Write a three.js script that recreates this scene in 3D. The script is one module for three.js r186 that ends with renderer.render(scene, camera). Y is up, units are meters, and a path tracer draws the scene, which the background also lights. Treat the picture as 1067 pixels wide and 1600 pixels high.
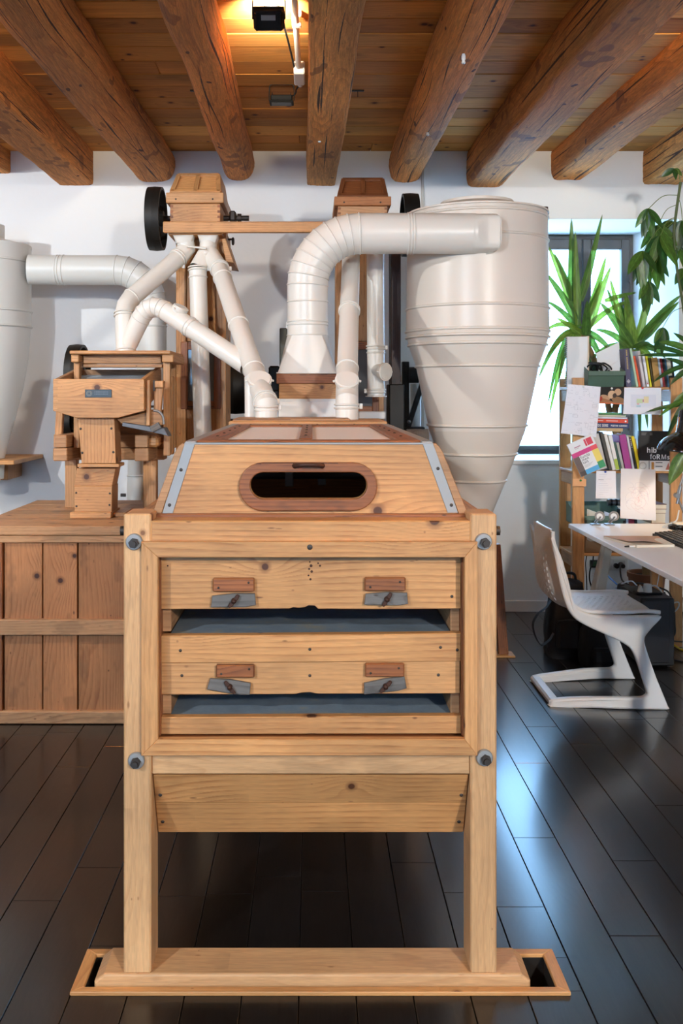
import * as THREE from 'three';
import { mergeGeometries } from 'three/addons/utils/BufferGeometryUtils.js';
import { RectAreaLightUniformsLib } from 'three/addons/lights/RectAreaLightUniformsLib.js';

// ───────────── camera, sky, exposure ─────────────
const scene = new THREE.Scene();
const F = 1500, EYE = 1.47, PX = 487, PY = 616;            // focal length in pixels, eye height, vanishing point
const camera = new THREE.PerspectiveCamera(2 * Math.atan(800 / F) * 180 / Math.PI, 1067 / 1600, 0.05, 200);
camera.position.set(0, EYE, 0);
camera.lookAt(0, EYE, -1);
camera.setViewOffset(1067, 1600, 533.5 - PX, 800 - PY, 1067, 1600);
camera.updateProjectionMatrix();
scene.add(camera);
const renderer = new THREE.WebGLRenderer({ antialias: true });
renderer.toneMapping = THREE.LinearToneMapping;
renderer.toneMappingExposure = 1.2;
renderer.shadowMap.enabled = true;
RectAreaLightUniformsLib.init();
scene.background = new THREE.Color(0.30, 0.60, 1.0);        // bright overcast daylight outside
scene.backgroundIntensity = 12.5;
// room extents
const RX0 = -3.7, RX1 = 3.7, ZB = -6.5, ZF = 3.4, CEIL = 3.117;
const UNSEEN_WINDOWS = [[1.7, 2.7], [-3.1, -1.5]], FW_Y = [0.85, 2.75];  // unseen windows, sized to light the machines and the left wall
const WARM = new THREE.Color(1.0, 0.88, 0.66), SOFTWARM = new THREE.Color(1.0, 0.92, 0.82);
const CEILING_LAMPS = 10, COOL = new THREE.Color(0.93, 0.965, 1.0), UNSEEN_KEY_LAMP = 68, UNSEEN_LEFT_LAMP = 32, UNSEEN_WALL_LAMP = 17;  // key, left and wall lamps stand out of view

// ───────────── helpers ─────────────
const X = (px, z) => (px - PX) / F * z, Y = (py, z) => EYE - (py - PY) / F * z;
const P = (px, py, z) => new THREE.Vector3(X(px, z), Y(py, z), -z);
const V = (x, y, z) => new THREE.Vector3(x, y, z);
function rng(seed) { let a = seed >>> 0; return () => { a = (a + 0x6D2B79F5) >>> 0; let t = a; t = Math.imul(t ^ (t >>> 15), t | 1); t ^= t + Math.imul(t ^ (t >>> 7), t | 61); return ((t ^ (t >>> 14)) >>> 0) / 4294967296; }; }
const R = rng(20240611);
const clamp = THREE.MathUtils.clamp, lerp = THREE.MathUtils.lerp, smooth = THREE.MathUtils.smoothstep;
const used = new Map(), origin = new Map();
function numbered(n) { const k = used.get(n) || 0; used.set(n, k + 1); return k ? n + '_' + String(k).padStart(3, '0') : n; }
function thing(name, label, category, at = [0, 0, 0], group) {
  const o = new THREE.Group(); o.name = numbered(name); o.position.set(...at); origin.set(o, V(...at));
  o.userData = { label, category }; if (group) o.userData.group = group;
  scene.add(o); return o;
}
function structure(name, geo, mat, at = [0, 0, 0]) {
  const o = geo ? new THREE.Mesh(geo, mat) : new THREE.Group(); o.name = numbered(name); o.userData.kind = 'structure';
  if (geo) { o.castShadow = o.receiveShadow = true; }
  origin.set(o, V(...at)); if (at[0] || at[1] || at[2]) o.position.set(...at);
  scene.add(o); return o;
}
// geometry in world metres becomes a named child of a thing (or of a part)
function part(parent, name, geo, mat, label, kind) {
  const o0 = origin.get(parent);
  if (o0.x || o0.y || o0.z) geo.translate(-o0.x, -o0.y, -o0.z);
  const m = new THREE.Mesh(geo, mat); m.name = name; m.castShadow = m.receiveShadow = true;
  if (label) m.userData.label = label; if (kind) m.userData.kind = kind;
  origin.set(m, o0); parent.add(m); return m;
}
function solo(name, geo, mat, label, category, group, kind) {           // a thing that is a single mesh
  geo.computeBoundingBox(); const b = geo.boundingBox, c = [(b.min.x + b.max.x) / 2, b.min.y, (b.min.z + b.max.z) / 2];
  geo.translate(-c[0], -c[1], -c[2]);
  const m = new THREE.Mesh(geo, mat); m.name = numbered(name); m.position.set(...c); m.castShadow = m.receiveShadow = true;
  m.userData = { label, category }; if (group) m.userData.group = group; if (kind) m.userData.kind = kind;
  origin.set(m, V(...c)); scene.add(m); return m;
}
const flat = (g) => { const n = g.index ? g.toNonIndexed() : g; return n; };
// uv in metres by face direction, grain along axis g (0,1,2); every piece gets another part of the pattern
function gridUV(geo, g = 0, seed = R() * 1000) {
  geo = flat(geo); const p = geo.attributes.position, uv = new Float32Array(p.count * 2), ou = (seed * 1.37) % 7, ov = (seed * 0.73) % 5;
  const a = V(0, 0, 0), b = V(0, 0, 0), c = V(0, 0, 0), n = V(0, 0, 0);
  for (let i = 0; i < p.count; i += 3) {
    a.fromBufferAttribute(p, i); b.fromBufferAttribute(p, i + 1); c.fromBufferAttribute(p, i + 2);
    n.copy(b).sub(a).cross(c.clone().sub(a)); const q = [Math.abs(n.x), Math.abs(n.y), Math.abs(n.z)];
    const k = q[0] > q[1] && q[0] > q[2] ? 0 : q[1] > q[2] ? 1 : 2;
    for (let j = 0; j < 3; j++) {
      const w = [p.getX(i + j), p.getY(i + j), p.getZ(i + j)]; let u, v;
      if (k === g) { const o = [0, 1, 2].filter((t) => t !== k); u = w[o[0]] * 0.25; v = w[o[1]]; }
      else { u = w[g]; v = w[3 - k - g]; }
      uv[(i + j) * 2] = u + ou; uv[(i + j) * 2 + 1] = v + ov + k * 0.31;
    }
  }
  geo.setAttribute('uv', new THREE.BufferAttribute(uv, 2)); return geo;
}
// chamfered box between two corners
function cbox(x0, x1, y0, y1, z0, z1, ch = 0.003, g = -1, seed) {
  const lo = [Math.min(x0, x1), Math.min(y0, y1), Math.min(z0, z1)], hi = [Math.max(x0, x1), Math.max(y0, y1), Math.max(z0, z1)];
  const d = hi.map((h, i) => h - lo[i]); ch = Math.min(ch, d[0] * 0.45, d[1] * 0.45, d[2] * 0.45);
  if (g < 0) g = d[0] >= d[1] && d[0] >= d[2] ? 0 : d[1] >= d[2] ? 1 : 2;
  const pos = [], pt = (s, k) => [0, 1, 2].map((i) => s[i] > 0 ? hi[i] - (i === k ? 0 : ch) : lo[i] + (i === k ? 0 : ch));
  const ctr = [0, 1, 2].map((i) => (lo[i] + hi[i]) / 2);
  const tri = (a, b, c) => {
    const u = [b[0] - a[0], b[1] - a[1], b[2] - a[2]], v = [c[0] - a[0], c[1] - a[1], c[2] - a[2]];
    const n = [u[1] * v[2] - u[2] * v[1], u[2] * v[0] - u[0] * v[2], u[0] * v[1] - u[1] * v[0]];
    const m = [0, 1, 2].map((i) => (a[i] + b[i] + c[i]) / 3 - ctr[i]);
    if (n[0] * m[0] + n[1] * m[1] + n[2] * m[2] >= 0) pos.push(...a, ...b, ...c); else pos.push(...a, ...c, ...b);
  };
  const quad = (a, b, c, e) => { tri(a, b, c); tri(a, c, e); };
  for (let k = 0; k < 3; k++) {
    const i = (k + 1) % 3, j = (k + 2) % 3;
    for (const s of [-1, 1]) {
      const q = [[-1, -1], [1, -1], [1, 1], [-1, 1]].map(([a, b]) => { const t = [0, 0, 0]; t[k] = s; t[i] = a; t[j] = b; return pt(t, k); });
      quad(...q);
    }
    if (ch > 0) for (const a of [-1, 1]) for (const b of [-1, 1]) {       // edges along k
      const t0 = [0, 0, 0], t1 = [0, 0, 0]; t0[i] = t1[i] = a; t0[j] = t1[j] = b; t0[k] = -1; t1[k] = 1;
      quad(pt(t0, i), pt(t1, i), pt(t1, j), pt(t0, j));
    }
  }
  if (ch > 0) for (const a of [-1, 1]) for (const b of [-1, 1]) for (const c of [-1, 1]) tri(pt([a, b, c], 0), pt([a, b, c], 1), pt([a, b, c], 2));
  const geo = new THREE.BufferGeometry(); geo.setAttribute('position', new THREE.BufferAttribute(new Float32Array(pos), 3));
  geo.computeVertexNormals(); return gridUV(geo, g, seed);
}
// outline (x,y pairs) pushed along z from z0 to z1 (world), with small bevel; holes optional
function slab(pts, z0, z1, bevel = 0.002, g = 0, holes = [], seg = 1) {
  const s = new THREE.Shape(pts.map(([x, y]) => new THREE.Vector2(x, y)));
  for (const h of holes) s.holes.push(new THREE.Path(h.map(([x, y]) => new THREE.Vector2(x, y))));
  const lo = Math.min(z0, z1), d = Math.abs(z1 - z0), b = Math.min(bevel, d * 0.4);
  const e = new THREE.ExtrudeGeometry(s, { depth: d - 2 * b, bevelEnabled: b > 0, bevelThickness: b, bevelSize: b, bevelOffset: -b, bevelSegments: seg, curveSegments: 16 });
  e.translate(0, 0, lo + b); return gridUV(e, g);
}
const AXES = { x: new THREE.Matrix4().makeBasis(V(0, 0, 1), V(0, 1, 0), V(-1, 0, 0)), y: new THREE.Matrix4().makeBasis(V(1, 0, 0), V(0, 0, -1), V(0, 1, 0)) };
// outline in (z,y) pushed along x
function slabX(pts, x0, x1, bevel = 0.002, g = 2, holes = []) {
  const f = (q) => q.map(([z, y]) => [z, y]); const e = slab(f(pts), -Math.max(x0, x1), -Math.min(x0, x1), bevel, 0, holes.map(f));
  e.applyMatrix4(AXES.x); return gridUV(e, g);
}
// outline in (x,z) pushed along y
function slabY(pts, y0, y1, bevel = 0.002, g = 0, holes = []) {
  const f = (q) => q.map(([x, z]) => [x, -z]); const e = slab(f(pts), y0, y1, bevel, 0, holes.map(f));
  e.applyMatrix4(AXES.y); return gridUV(e, g);
}
function merge(list) { return mergeGeometries(list.map((g) => { g = flat(g); for (const k of Object.keys(g.attributes)) if (!['position', 'normal', 'uv'].includes(k)) g.deleteAttribute(k); return g; })); }
// straight bar of rectangular section between two points
function bar(a, b, w, h, ch = 0.002, up = V(0, 1, 0)) {
  const d = b.clone().sub(a), L = d.length(); d.normalize();
  const s = d.clone().cross(up).normalize(), u = s.clone().cross(d).normalize();
  const g = cbox(-w / 2, w / 2, -h / 2, h / 2, -L, 0, ch, 2);
  g.applyMatrix4(new THREE.Matrix4().makeBasis(s, u, d.clone().negate()).setPosition(a)); return g;
}
function rod(a, b, r, r2 = r, seg = 16) {
  const d = b.clone().sub(a), L = d.length(); const g = new THREE.CylinderGeometry(r2, r, L, seg); g.translate(0, L / 2, 0);
  g.applyQuaternion(new THREE.Quaternion().setFromUnitVectors(V(0, 1, 0), d.normalize())); g.translate(a.x, a.y, a.z); return flat(g);
}
function tube(pts, r, seg = 40, rad = 8, closed = false) { return flat(new THREE.TubeGeometry(new THREE.CatmullRomCurve3(pts, closed), seg, r, rad, closed)); }
function lathe(prof, c, seg = 40, axis = V(0, 1, 0)) {
  const ring = [...prof, [0, prof[prof.length - 1][1]], [0, prof[0][1]]]; let area = 0; ring.forEach((p, i) => { const q = ring[(i + 1) % ring.length]; area += p[0] * q[1] - q[0] * p[1]; });
  if (area < 0) prof = prof.slice().reverse();
  const g = new THREE.LatheGeometry(prof.map(([r, y]) => new THREE.Vector2(Math.max(r, 0.00001), y)), seg);
  g.applyQuaternion(new THREE.Quaternion().setFromUnitVectors(V(0, 1, 0), axis.clone().normalize())); g.translate(c.x, c.y, c.z); return flat(g);
}
// profile with sharp corners: points doubled so that lathe normals break there
const crisp = (prof) => prof.flatMap((p, i) => i && i < prof.length - 1 ? [[p[0], p[1]], [p[0] + 1e-6, p[1]]] : [p]);
// pipe of straight lengths joined in mitres (a gored elbow is many short lengths)
function pipe(pts, r, seg = 36, r1 = r) {
  const pos = [], nor = [], uv = [], n = pts.length, dirs = [];
  for (let i = 0; i < n - 1; i++) dirs.push(pts[i + 1].clone().sub(pts[i]).normalize());
  let u = Math.abs(dirs[0].y) < 0.9 ? V(0, 1, 0) : V(1, 0, 0); let run = 0;
  for (let i = 0; i < n - 1; i++) {
    const d = dirs[i]; u = u.clone().addScaledVector(d, -u.dot(d)).normalize(); const v = d.clone().cross(u);
    const n0 = i ? dirs[i - 1].clone().add(d) : d.clone(), n1 = i < n - 2 ? dirs[i + 1].clone().add(d) : d.clone();
    const ra = lerp(r, r1, i / (n - 1)), rb = lerp(r, r1, (i + 1) / (n - 1)), L = pts[i + 1].distanceTo(pts[i]);
    const ring = (p, nn, rr) => Array.from({ length: seg + 1 }, (_, k) => {
      const t = k / seg * 2 * Math.PI, o = u.clone().multiplyScalar(Math.cos(t) * rr).addScaledVector(v, Math.sin(t) * rr);
      const s = -o.dot(nn) / d.dot(nn); return [p.clone().add(o).addScaledVector(d, s), o.normalize(), t * rr];
    });
    const A = ring(pts[i], n0, ra), B = ring(pts[i + 1], n1, rb);
    for (let k = 0; k < seg; k++) for (const [q, w] of [[A[k], run], [B[k + 1], run + L], [B[k], run + L], [A[k], run], [A[k + 1], run], [B[k + 1], run + L]]) {
      pos.push(q[0].x, q[0].y, q[0].z); nor.push(q[1].x, q[1].y, q[1].z); uv.push(q[2], w);
    }
    run += L;
  }
  const g = new THREE.BufferGeometry();
  g.setAttribute('position', new THREE.BufferAttribute(new Float32Array(pos), 3)); g.setAttribute('normal', new THREE.BufferAttribute(new Float32Array(nor), 3)); g.setAttribute('uv', new THREE.BufferAttribute(new Float32Array(uv), 2));
  // winding: make every face agree with its radial normal
  const a = V(0, 0, 0), b = V(0, 0, 0), c = V(0, 0, 0), at = g.attributes;
  for (let i = 0; i < pos.length / 3; i += 3) {
    a.fromArray(pos, i * 3); b.fromArray(pos, i * 3 + 3); c.fromArray(pos, i * 3 + 6);
    if (b.sub(a).cross(c.sub(a)).dot(V(nor[i * 3], nor[i * 3 + 1], nor[i * 3 + 2])) < 0) for (const k of ['position', 'normal', 'uv']) { const s = at[k].itemSize, r = at[k].array; for (let j = 0; j < s; j++) { const t = r[(i + 1) * s + j]; r[(i + 1) * s + j] = r[(i + 2) * s + j]; r[(i + 2) * s + j] = t; } }
  }
  return g;
}
// raised bead round a pipe at p, in the plane with normal nn, pipe direction d
function bead(p, d, r, t = 0.004, nn = d) {
  d = d.clone().normalize(); let u = Math.abs(d.y) < 0.9 ? V(0, 1, 0) : V(1, 0, 0); u.addScaledVector(d, -u.dot(d)).normalize(); const v = d.clone().cross(u);
  const pts = Array.from({ length: 32 }, (_, k) => { const a = k / 32 * 2 * Math.PI, o = u.clone().multiplyScalar(Math.cos(a) * r).addScaledVector(v, Math.sin(a) * r); return p.clone().add(o).addScaledVector(d, -o.dot(nn) / d.dot(nn)); });
  return tube(pts, t * 1.25, 48, 6, true);
}
// ───────────── procedural materials ─────────────
function noise2(seed, pw, ph) {                                          // tileable value noise with period pw × ph cells
  const r = rng(seed), t = Float32Array.from({ length: pw * ph }, r);
  return (x, y) => {
    const xi = Math.floor(x), yi = Math.floor(y), fx = x - xi, fy = y - yi, sx = fx * fx * (3 - 2 * fx), sy = fy * fy * (3 - 2 * fy);
    const a = ((xi % pw) + pw) % pw, b = (a + 1) % pw, c = ((yi % ph) + ph) % ph, d = (c + 1) % ph;
    return lerp(lerp(t[c * pw + a], t[c * pw + b], sx), lerp(t[d * pw + a], t[d * pw + b], sx), sy) * 2 - 1;
  };
}
function dataTex(W, H, px, mu, mv, srgb = true) {
  const t = new THREE.DataTexture(px, W, H, THREE.RGBAFormat); t.magFilter = THREE.LinearFilter; t.minFilter = THREE.LinearMipmapLinearFilter; t.generateMipmaps = true;
  t.wrapS = t.wrapT = THREE.RepeatWrapping; t.repeat.set(1 / mu, 1 / mv); if (srgb) t.colorSpace = THREE.SRGBColorSpace; t.needsUpdate = true; return t;
}
// sawn softwood: growth lines along u, knots, pores and small marks
function woodTex({ seed, W = 1024, H = 512, mu = 1.6, mv = 0.8, base, late, knot, rings = 40, warp = 1.6, contrast = 0.55, knots = 7, marks = 30, tone = 0.10, fibre = 0.06, dirt = 0, crack = 0 }) {
  const r = rng(seed), nA = noise2(seed + 1, 3, 8), nB = noise2(seed + 2, 8, 32), nC = noise2(seed + 3, 24, 256), nD = noise2(seed + 4, 96, 512), nT = noise2(seed + 5, 4, 6), nK = noise2(seed + 6, 16, 16), nM = noise2(seed + 7, 64, 64);
  const ks = Array.from({ length: knots }, () => ({ u: r() * mu, v: r() * mv, s: 0.012 + r() * 0.017, g: (r() < 0.5 ? -1 : 1) * (1.5 + r() * 2) }));
  const mk = Array.from({ length: marks }, () => ({ u: r() * mu, v: r() * mv, a: 0.002 + r() * 0.01, b: 0.0012 + r() * 0.003, k: 0.35 + r() * 0.5 }));
  const cr = Array.from({ length: crack }, () => ({ v: r() * mv, u0: r() * mu, L: mu * (0.2 + r() * 0.5), w: 0.001 + r() * 0.0025, p: r() * 9 }));
  const px = new Uint8Array(W * H * 4), wrap = (d, m) => d - m * Math.round(d / m);
  for (let j = 0; j < H; j++) for (let i = 0; i < W; i++) {
    const x = i / W, y = j / H, u = x * mu, v = y * mv;
    let f = y * rings + warp * (nA(x * 3, y * 8) * 1.6 + nB(x * 8, y * 32) * 0.35), kd = 0;
    for (const k of ks) {
      const du = wrap(u - k.u, mu), dv = wrap(v - k.v, mv), e = Math.hypot(du / 2.6, dv) / k.s;
      if (e < 5) { f += k.g * Math.exp(-e * e * 0.35); const q = Math.hypot(du, dv) / (k.s * 0.55) + nK(x * 16, y * 16) * 0.2; kd = Math.max(kd, smooth(1.25 - q, 0, 0.5), 0.35 * smooth(2.2 - q, 0, 1.2)); }
    }
    const s = f - Math.floor(f), lt = Math.pow(s, 3.2) * (1 - smooth(s, 0.93, 1)) * 1.25;
    let t = lt * contrast * (0.65 + 0.5 * nB(y * 8 + 3, x * 32));
    let m = 1 + tone * nT(x * 4, y * 6) + fibre * (nC(x * 24, y * 256) * 0.6 + nD(x * 96, y * 512) * 0.6);
    if (dirt) { const q = nM(x * 16, y * 16) * 0.5 + nA(x * 9, y * 16) * 0.5 + nM(x * 64, y * 64) * 0.25; m *= 1 - dirt * smooth(q, 0.15, 0.6); }
    let dk = kd;
    for (const a of mk) { const du = wrap(u - a.u, mu), dv = wrap(v - a.v, mv), q = (du / a.a) ** 2 + (dv / a.b) ** 2; if (q < 1) dk = Math.max(dk, a.k * (1 - q)); }
    for (const c of cr) { const du = ((u - c.u0) % mu + mu) % mu; if (du < c.L) { const dv = Math.abs(wrap(v - c.v - 0.012 * nA(x * 3, c.p), mv)), ww = c.w * Math.sin(Math.PI * du / c.L) * (1 + nB(x * 8, c.p)); if (dv < ww) dk = Math.max(dk, 0.95); } }
    const o = (j * W + i) * 4;
    for (let c = 0; c < 3; c++) px[o + c] = clamp(lerp(lerp(base[c], late[c], clamp(t, 0, 1)) * m, knot[c], clamp(dk, 0, 1)), 0, 255);
    px[o + 3] = 255;
  }
  return dataTex(W, H, px, mu, mv);
}
function mat(o) { return new THREE.MeshStandardMaterial({ roughness: 0.6, ...o }); }
function woodMat(o, rough = 0.55, bump = 0.0004) { const map = woodTex(o); return mat({ map, bumpMap: map, bumpScale: bump, roughness: rough }); }
// a brother of a wood with another tint
function tinted(m, hex, rough) { const c = m.clone(); c.color.set(hex); if (rough) c.roughness = rough; return c; }
const M = {};
function lacquer(o, rough, bump) { const map = woodTex(o); return new THREE.MeshPhysicalMaterial({ map, bumpMap: map, bumpScale: bump, roughness: rough, specularIntensity: 0.45, clearcoat: 0.65, clearcoatRoughness: 0.17 }); }
M.pine = woodMat({ seed: 11, base: [198, 144, 90], late: [146, 91, 50], knot: [80, 46, 28], rings: 52, warp: 0.55, contrast: 0.66, knots: 10, marks: 60, dirt: 0.05 }, 0.5);
M.pineB = woodMat({ seed: 12, base: [197, 145, 93], late: [150, 97, 54], knot: [88, 52, 32], rings: 60, warp: 0.5, contrast: 0.5, knots: 5, marks: 40, dirt: 0.06 }, 0.5);
M.oldPine = woodMat({ seed: 13, base: [182, 136, 94], late: [130, 84, 52], knot: [70, 40, 26], rings: 44, warp: 1.3, contrast: 0.6, knots: 6, marks: 70, dirt: 0.12, crack: 3 }, 0.6);
M.beech = woodMat({ seed: 14, base: [206, 160, 112], late: [176, 126, 80], knot: [130, 84, 50], rings: 26, warp: 2.0, contrast: 0.4, knots: 2, marks: 30, dirt: 0.08 }, 0.55);
M.redWood = woodMat({ seed: 15, base: [150, 90, 50], late: [86, 44, 24], knot: [48, 26, 18], rings: 70, warp: 0.9, contrast: 0.8, knots: 4, marks: 60, dirt: 0.15, crack: 3 }, 0.5);
M.board = woodMat({ seed: 16, W: 2048, H: 1024, mu: 4, mv: 1.6, base: [210, 148, 70], late: [166, 102, 42], knot: [84, 48, 26], rings: 50, warp: 2.0, contrast: 0.45, knots: 60, marks: 70, tone: 0.16, dirt: 0.12 }, 0.85);
M.oak = lacquer({ seed: 17, W: 1024, H: 512, mu: 2.0, mv: 1.0, base: [29, 25, 24], late: [17, 15, 14], knot: [13, 12, 12], rings: 40, warp: 3.2, contrast: 0.7, knots: 7, marks: 0, tone: 0.08, fibre: 0.16 }, 0.30, 0.001);
M.shelfPine = woodMat({ seed: 18, base: [206, 150, 92], late: [172, 108, 58], knot: [104, 58, 32], rings: 26, warp: 1.2, contrast: 0.5, knots: 6, marks: 6 }, 0.5);
M.greyWood = woodMat({ seed: 19, base: [104, 100, 96], late: [66, 62, 58], knot: [60, 48, 40], rings: 40, warp: 1, contrast: 0.6, knots: 1, marks: 40, dirt: 0.2 }, 0.7);
// ───────────── the room ─────────────
{ // plaster
  const W = 512, n1 = noise2(31, 8, 8), n2 = noise2(32, 64, 64), px = new Uint8Array(W * W * 4);
  for (let j = 0; j < W; j++) for (let i = 0; i < W; i++) { const v = 128 + 60 * n1(i / 64, j / 64) + 40 * n2(i / 8, j / 8); const o = (j * W + i) * 4; px[o] = px[o + 1] = px[o + 2] = v; px[o + 3] = 255; }
  M.plasterBump = dataTex(W, W, px, 1.2, 1.2, false);
}
M.wall = mat({ color: new THREE.Color(0.85, 0.845, 0.835), roughness: 0.9, bumpMap: M.plasterBump, bumpScale: 0.0016 });
M.trimWhite = mat({ color: 0xe4e2de, roughness: 0.5 });
M.darkGap = mat({ color: 0x17120e, roughness: 0.9 });
const WX0 = 1.05, WX1f = 2.485, WX1b = 2.385, WY0 = 0.995, WY1 = 2.655, WZB = -7.16;
{
  const zb = WZB - 0.12;
  const g = [
    cbox(RX0 - 0.2, WX0, -0.2, 3.4, zb, ZB, 0),
    cbox(WX0, WX1f, -0.2, WY0, zb, ZB, 0), cbox(WX0, WX1f, WY1, 3.4, zb, ZB, 0),
    slabY([[WX1f, ZB], [RX1 + 0.2, ZB], [RX1 + 0.2, zb], [WX1b, zb], [WX1b, WZB]], -0.2, 3.4, 0, 0),
  ];
  structure('wall_back', merge(g), M.wall);
  structure('wall_left', cbox(RX0 - 0.2, RX0, -0.2, 3.4, ZB, ZF + 0.2, 0), M.wall);
  structure('wall_right', cbox(RX1, RX1 + 0.2, -0.2, 3.4, ZB, ZF + 0.2, 0), M.wall);
  const f = [], xs = [RX0, ...UNSEEN_WINDOWS.slice().sort((a, b) => a[0] - b[0]).flat(), RX1];
  for (let i = 0; i < xs.length - 1; i++) {
    if (i % 2 === 0) f.push(cbox(xs[i], xs[i + 1], -0.2, 3.4, ZF, ZF + 0.2, 0));
    else f.push(cbox(xs[i], xs[i + 1], -0.2, FW_Y[0], ZF, ZF + 0.2, 0), cbox(xs[i], xs[i + 1], FW_Y[1], 3.4, ZF, ZF + 0.2, 0));
  }
  structure('wall_front', merge(f), M.wall);
  structure('baseboard_back', merge([cbox(RX0, -2.6, 0, 0.075, ZB, ZB + 0.014, 0.003), cbox(-2.6, RX1, 0, 0.075, ZB, ZB + 0.014, 0.003)]), M.trimWhite);
  // window sill board and window
  structure('trim_1', cbox(WX0, WX1f - 0.005, WY0, WY0 + 0.03, WZB + 0.03, ZB + 0.02, 0.004), M.trimWhite);
  M.frameDark = mat({ color: 0x4f4741, roughness: 0.45 });
  M.glass = new THREE.MeshPhysicalMaterial({ color: 0xffffff, transmission: 1, thickness: 0, roughness: 0, ior: 1.45 });
  M.steel = mat({ color: 0x8d8d8c, metalness: 0.9, roughness: 0.4 });
  const win = structure('window_1', null, null, [WX0, WY0, WZB]);
  const y0 = WY0 + 0.03, y1 = WY1 - 0.0, z0 = WZB - 0.03, z1 = WZB + 0.03, fw = 0.05, mx = 2.0;
  part(win, 'window_frame', merge([cbox(WX0, WX0 + fw, y0, y1, z0, z1), cbox(WX1b - fw, WX1b, y0, y1, z0, z1), cbox(WX0 + fw, WX1b - fw, y1 - fw, y1, z0, z1), cbox(WX0 + fw, WX1b - fw, y0, y0 + fw * 0.6, z0, z1)]), M.frameDark);
  const sash = (a, b) => {
    const s = 0.062, za = z0 + 0.02, zz = z1 + 0.025;
    const o = part(win, 'sash', merge([cbox(a, a + s, y0 + 0.03, y1 - 0.035, za, zz, 0.006), cbox(b - s, b, y0 + 0.03, y1 - 0.035, za, zz, 0.006), cbox(a + s, b - s, y1 - 0.035 - s * 1.25, y1 - 0.035, za, zz - 0.001, 0.006), cbox(a + s, b - s, y0 + 0.03, y0 + 0.03 + s * 0.55, za, zz - 0.001, 0.006)]), M.frameDark);
    part(o, 'pane', cbox(a + s, b - s, y0 + 0.08, y1 - 0.1, (za + zz) / 2 - 0.003, (za + zz) / 2 + 0.003, 0), M.glass);
  };
  sash(WX0 + 0.035, mx + 0.003); sash(mx + 0.007, WX1b - 0.03);
  part(win, 'hinge', merge([rod(V(WX1b - 0.035, 2.30, z1 + 0.028), V(WX1b - 0.035, 2.40, z1 + 0.028), 0.008), cbox(WX1b - 0.05, WX1b - 0.022, 2.31, 2.39, z1 + 0.01, z1 + 0.028)]), M.frameDark);
  part(win, 'hinge', merge([rod(V(WX1b - 0.035, 1.20, z1 + 0.028), V(WX1b - 0.035, 1.30, z1 + 0.028), 0.008), cbox(WX1b - 0.05, WX1b - 0.022, 1.21, 1.29, z1 + 0.01, z1 + 0.028)]), M.frameDark);
  part(win, 'handle', merge([cbox(mx - 0.012, mx + 0.022, 1.72, 1.86, z1 + 0.024, z1 + 0.036), rod(V(mx + 0.005, 1.80, z1 + 0.03), V(mx + 0.005, 1.80, z1 + 0.07), 0.008), rod(V(mx + 0.005, 1.81, z1 + 0.07), V(mx + 0.005, 1.68, z1 + 0.07), 0.009)]), M.steel);
  // unseen windows behind the camera, placed to light the room from the front
  UNSEEN_WINDOWS.forEach(([a, b], i) => {
    const w = structure('window_' + (i + 2), null, null, [a, FW_Y[0], ZF]), s = 0.06, m = (a + b) / 2, zz = ZF + 0.1;
    part(w, 'window_frame', merge([cbox(a, a + s, FW_Y[0], FW_Y[1], zz, zz + 0.06), cbox(b - s, b, FW_Y[0], FW_Y[1], zz, zz + 0.06), cbox(m - s / 2, m + s / 2, FW_Y[0], FW_Y[1], zz, zz + 0.06), cbox(a + s, b - s, FW_Y[0], FW_Y[0] + s, zz + 0.002, zz + 0.058), cbox(a + s, b - s, FW_Y[1] - s, FW_Y[1], zz + 0.002, zz + 0.058)]), M.frameDark);
  });
  // cable channel down the wall
  const cx = X(661, 6.49);
  solo('cable_channel', cbox(cx - 0.012, cx + 0.006, 1.2, 3.117, ZB, ZB + 0.012, 0.002), mat({ color: 0xc4bfb8, roughness: 0.6 }), 'slim pale cable channel running down the white wall behind the large cyclone', 'cable channel');
}
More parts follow.
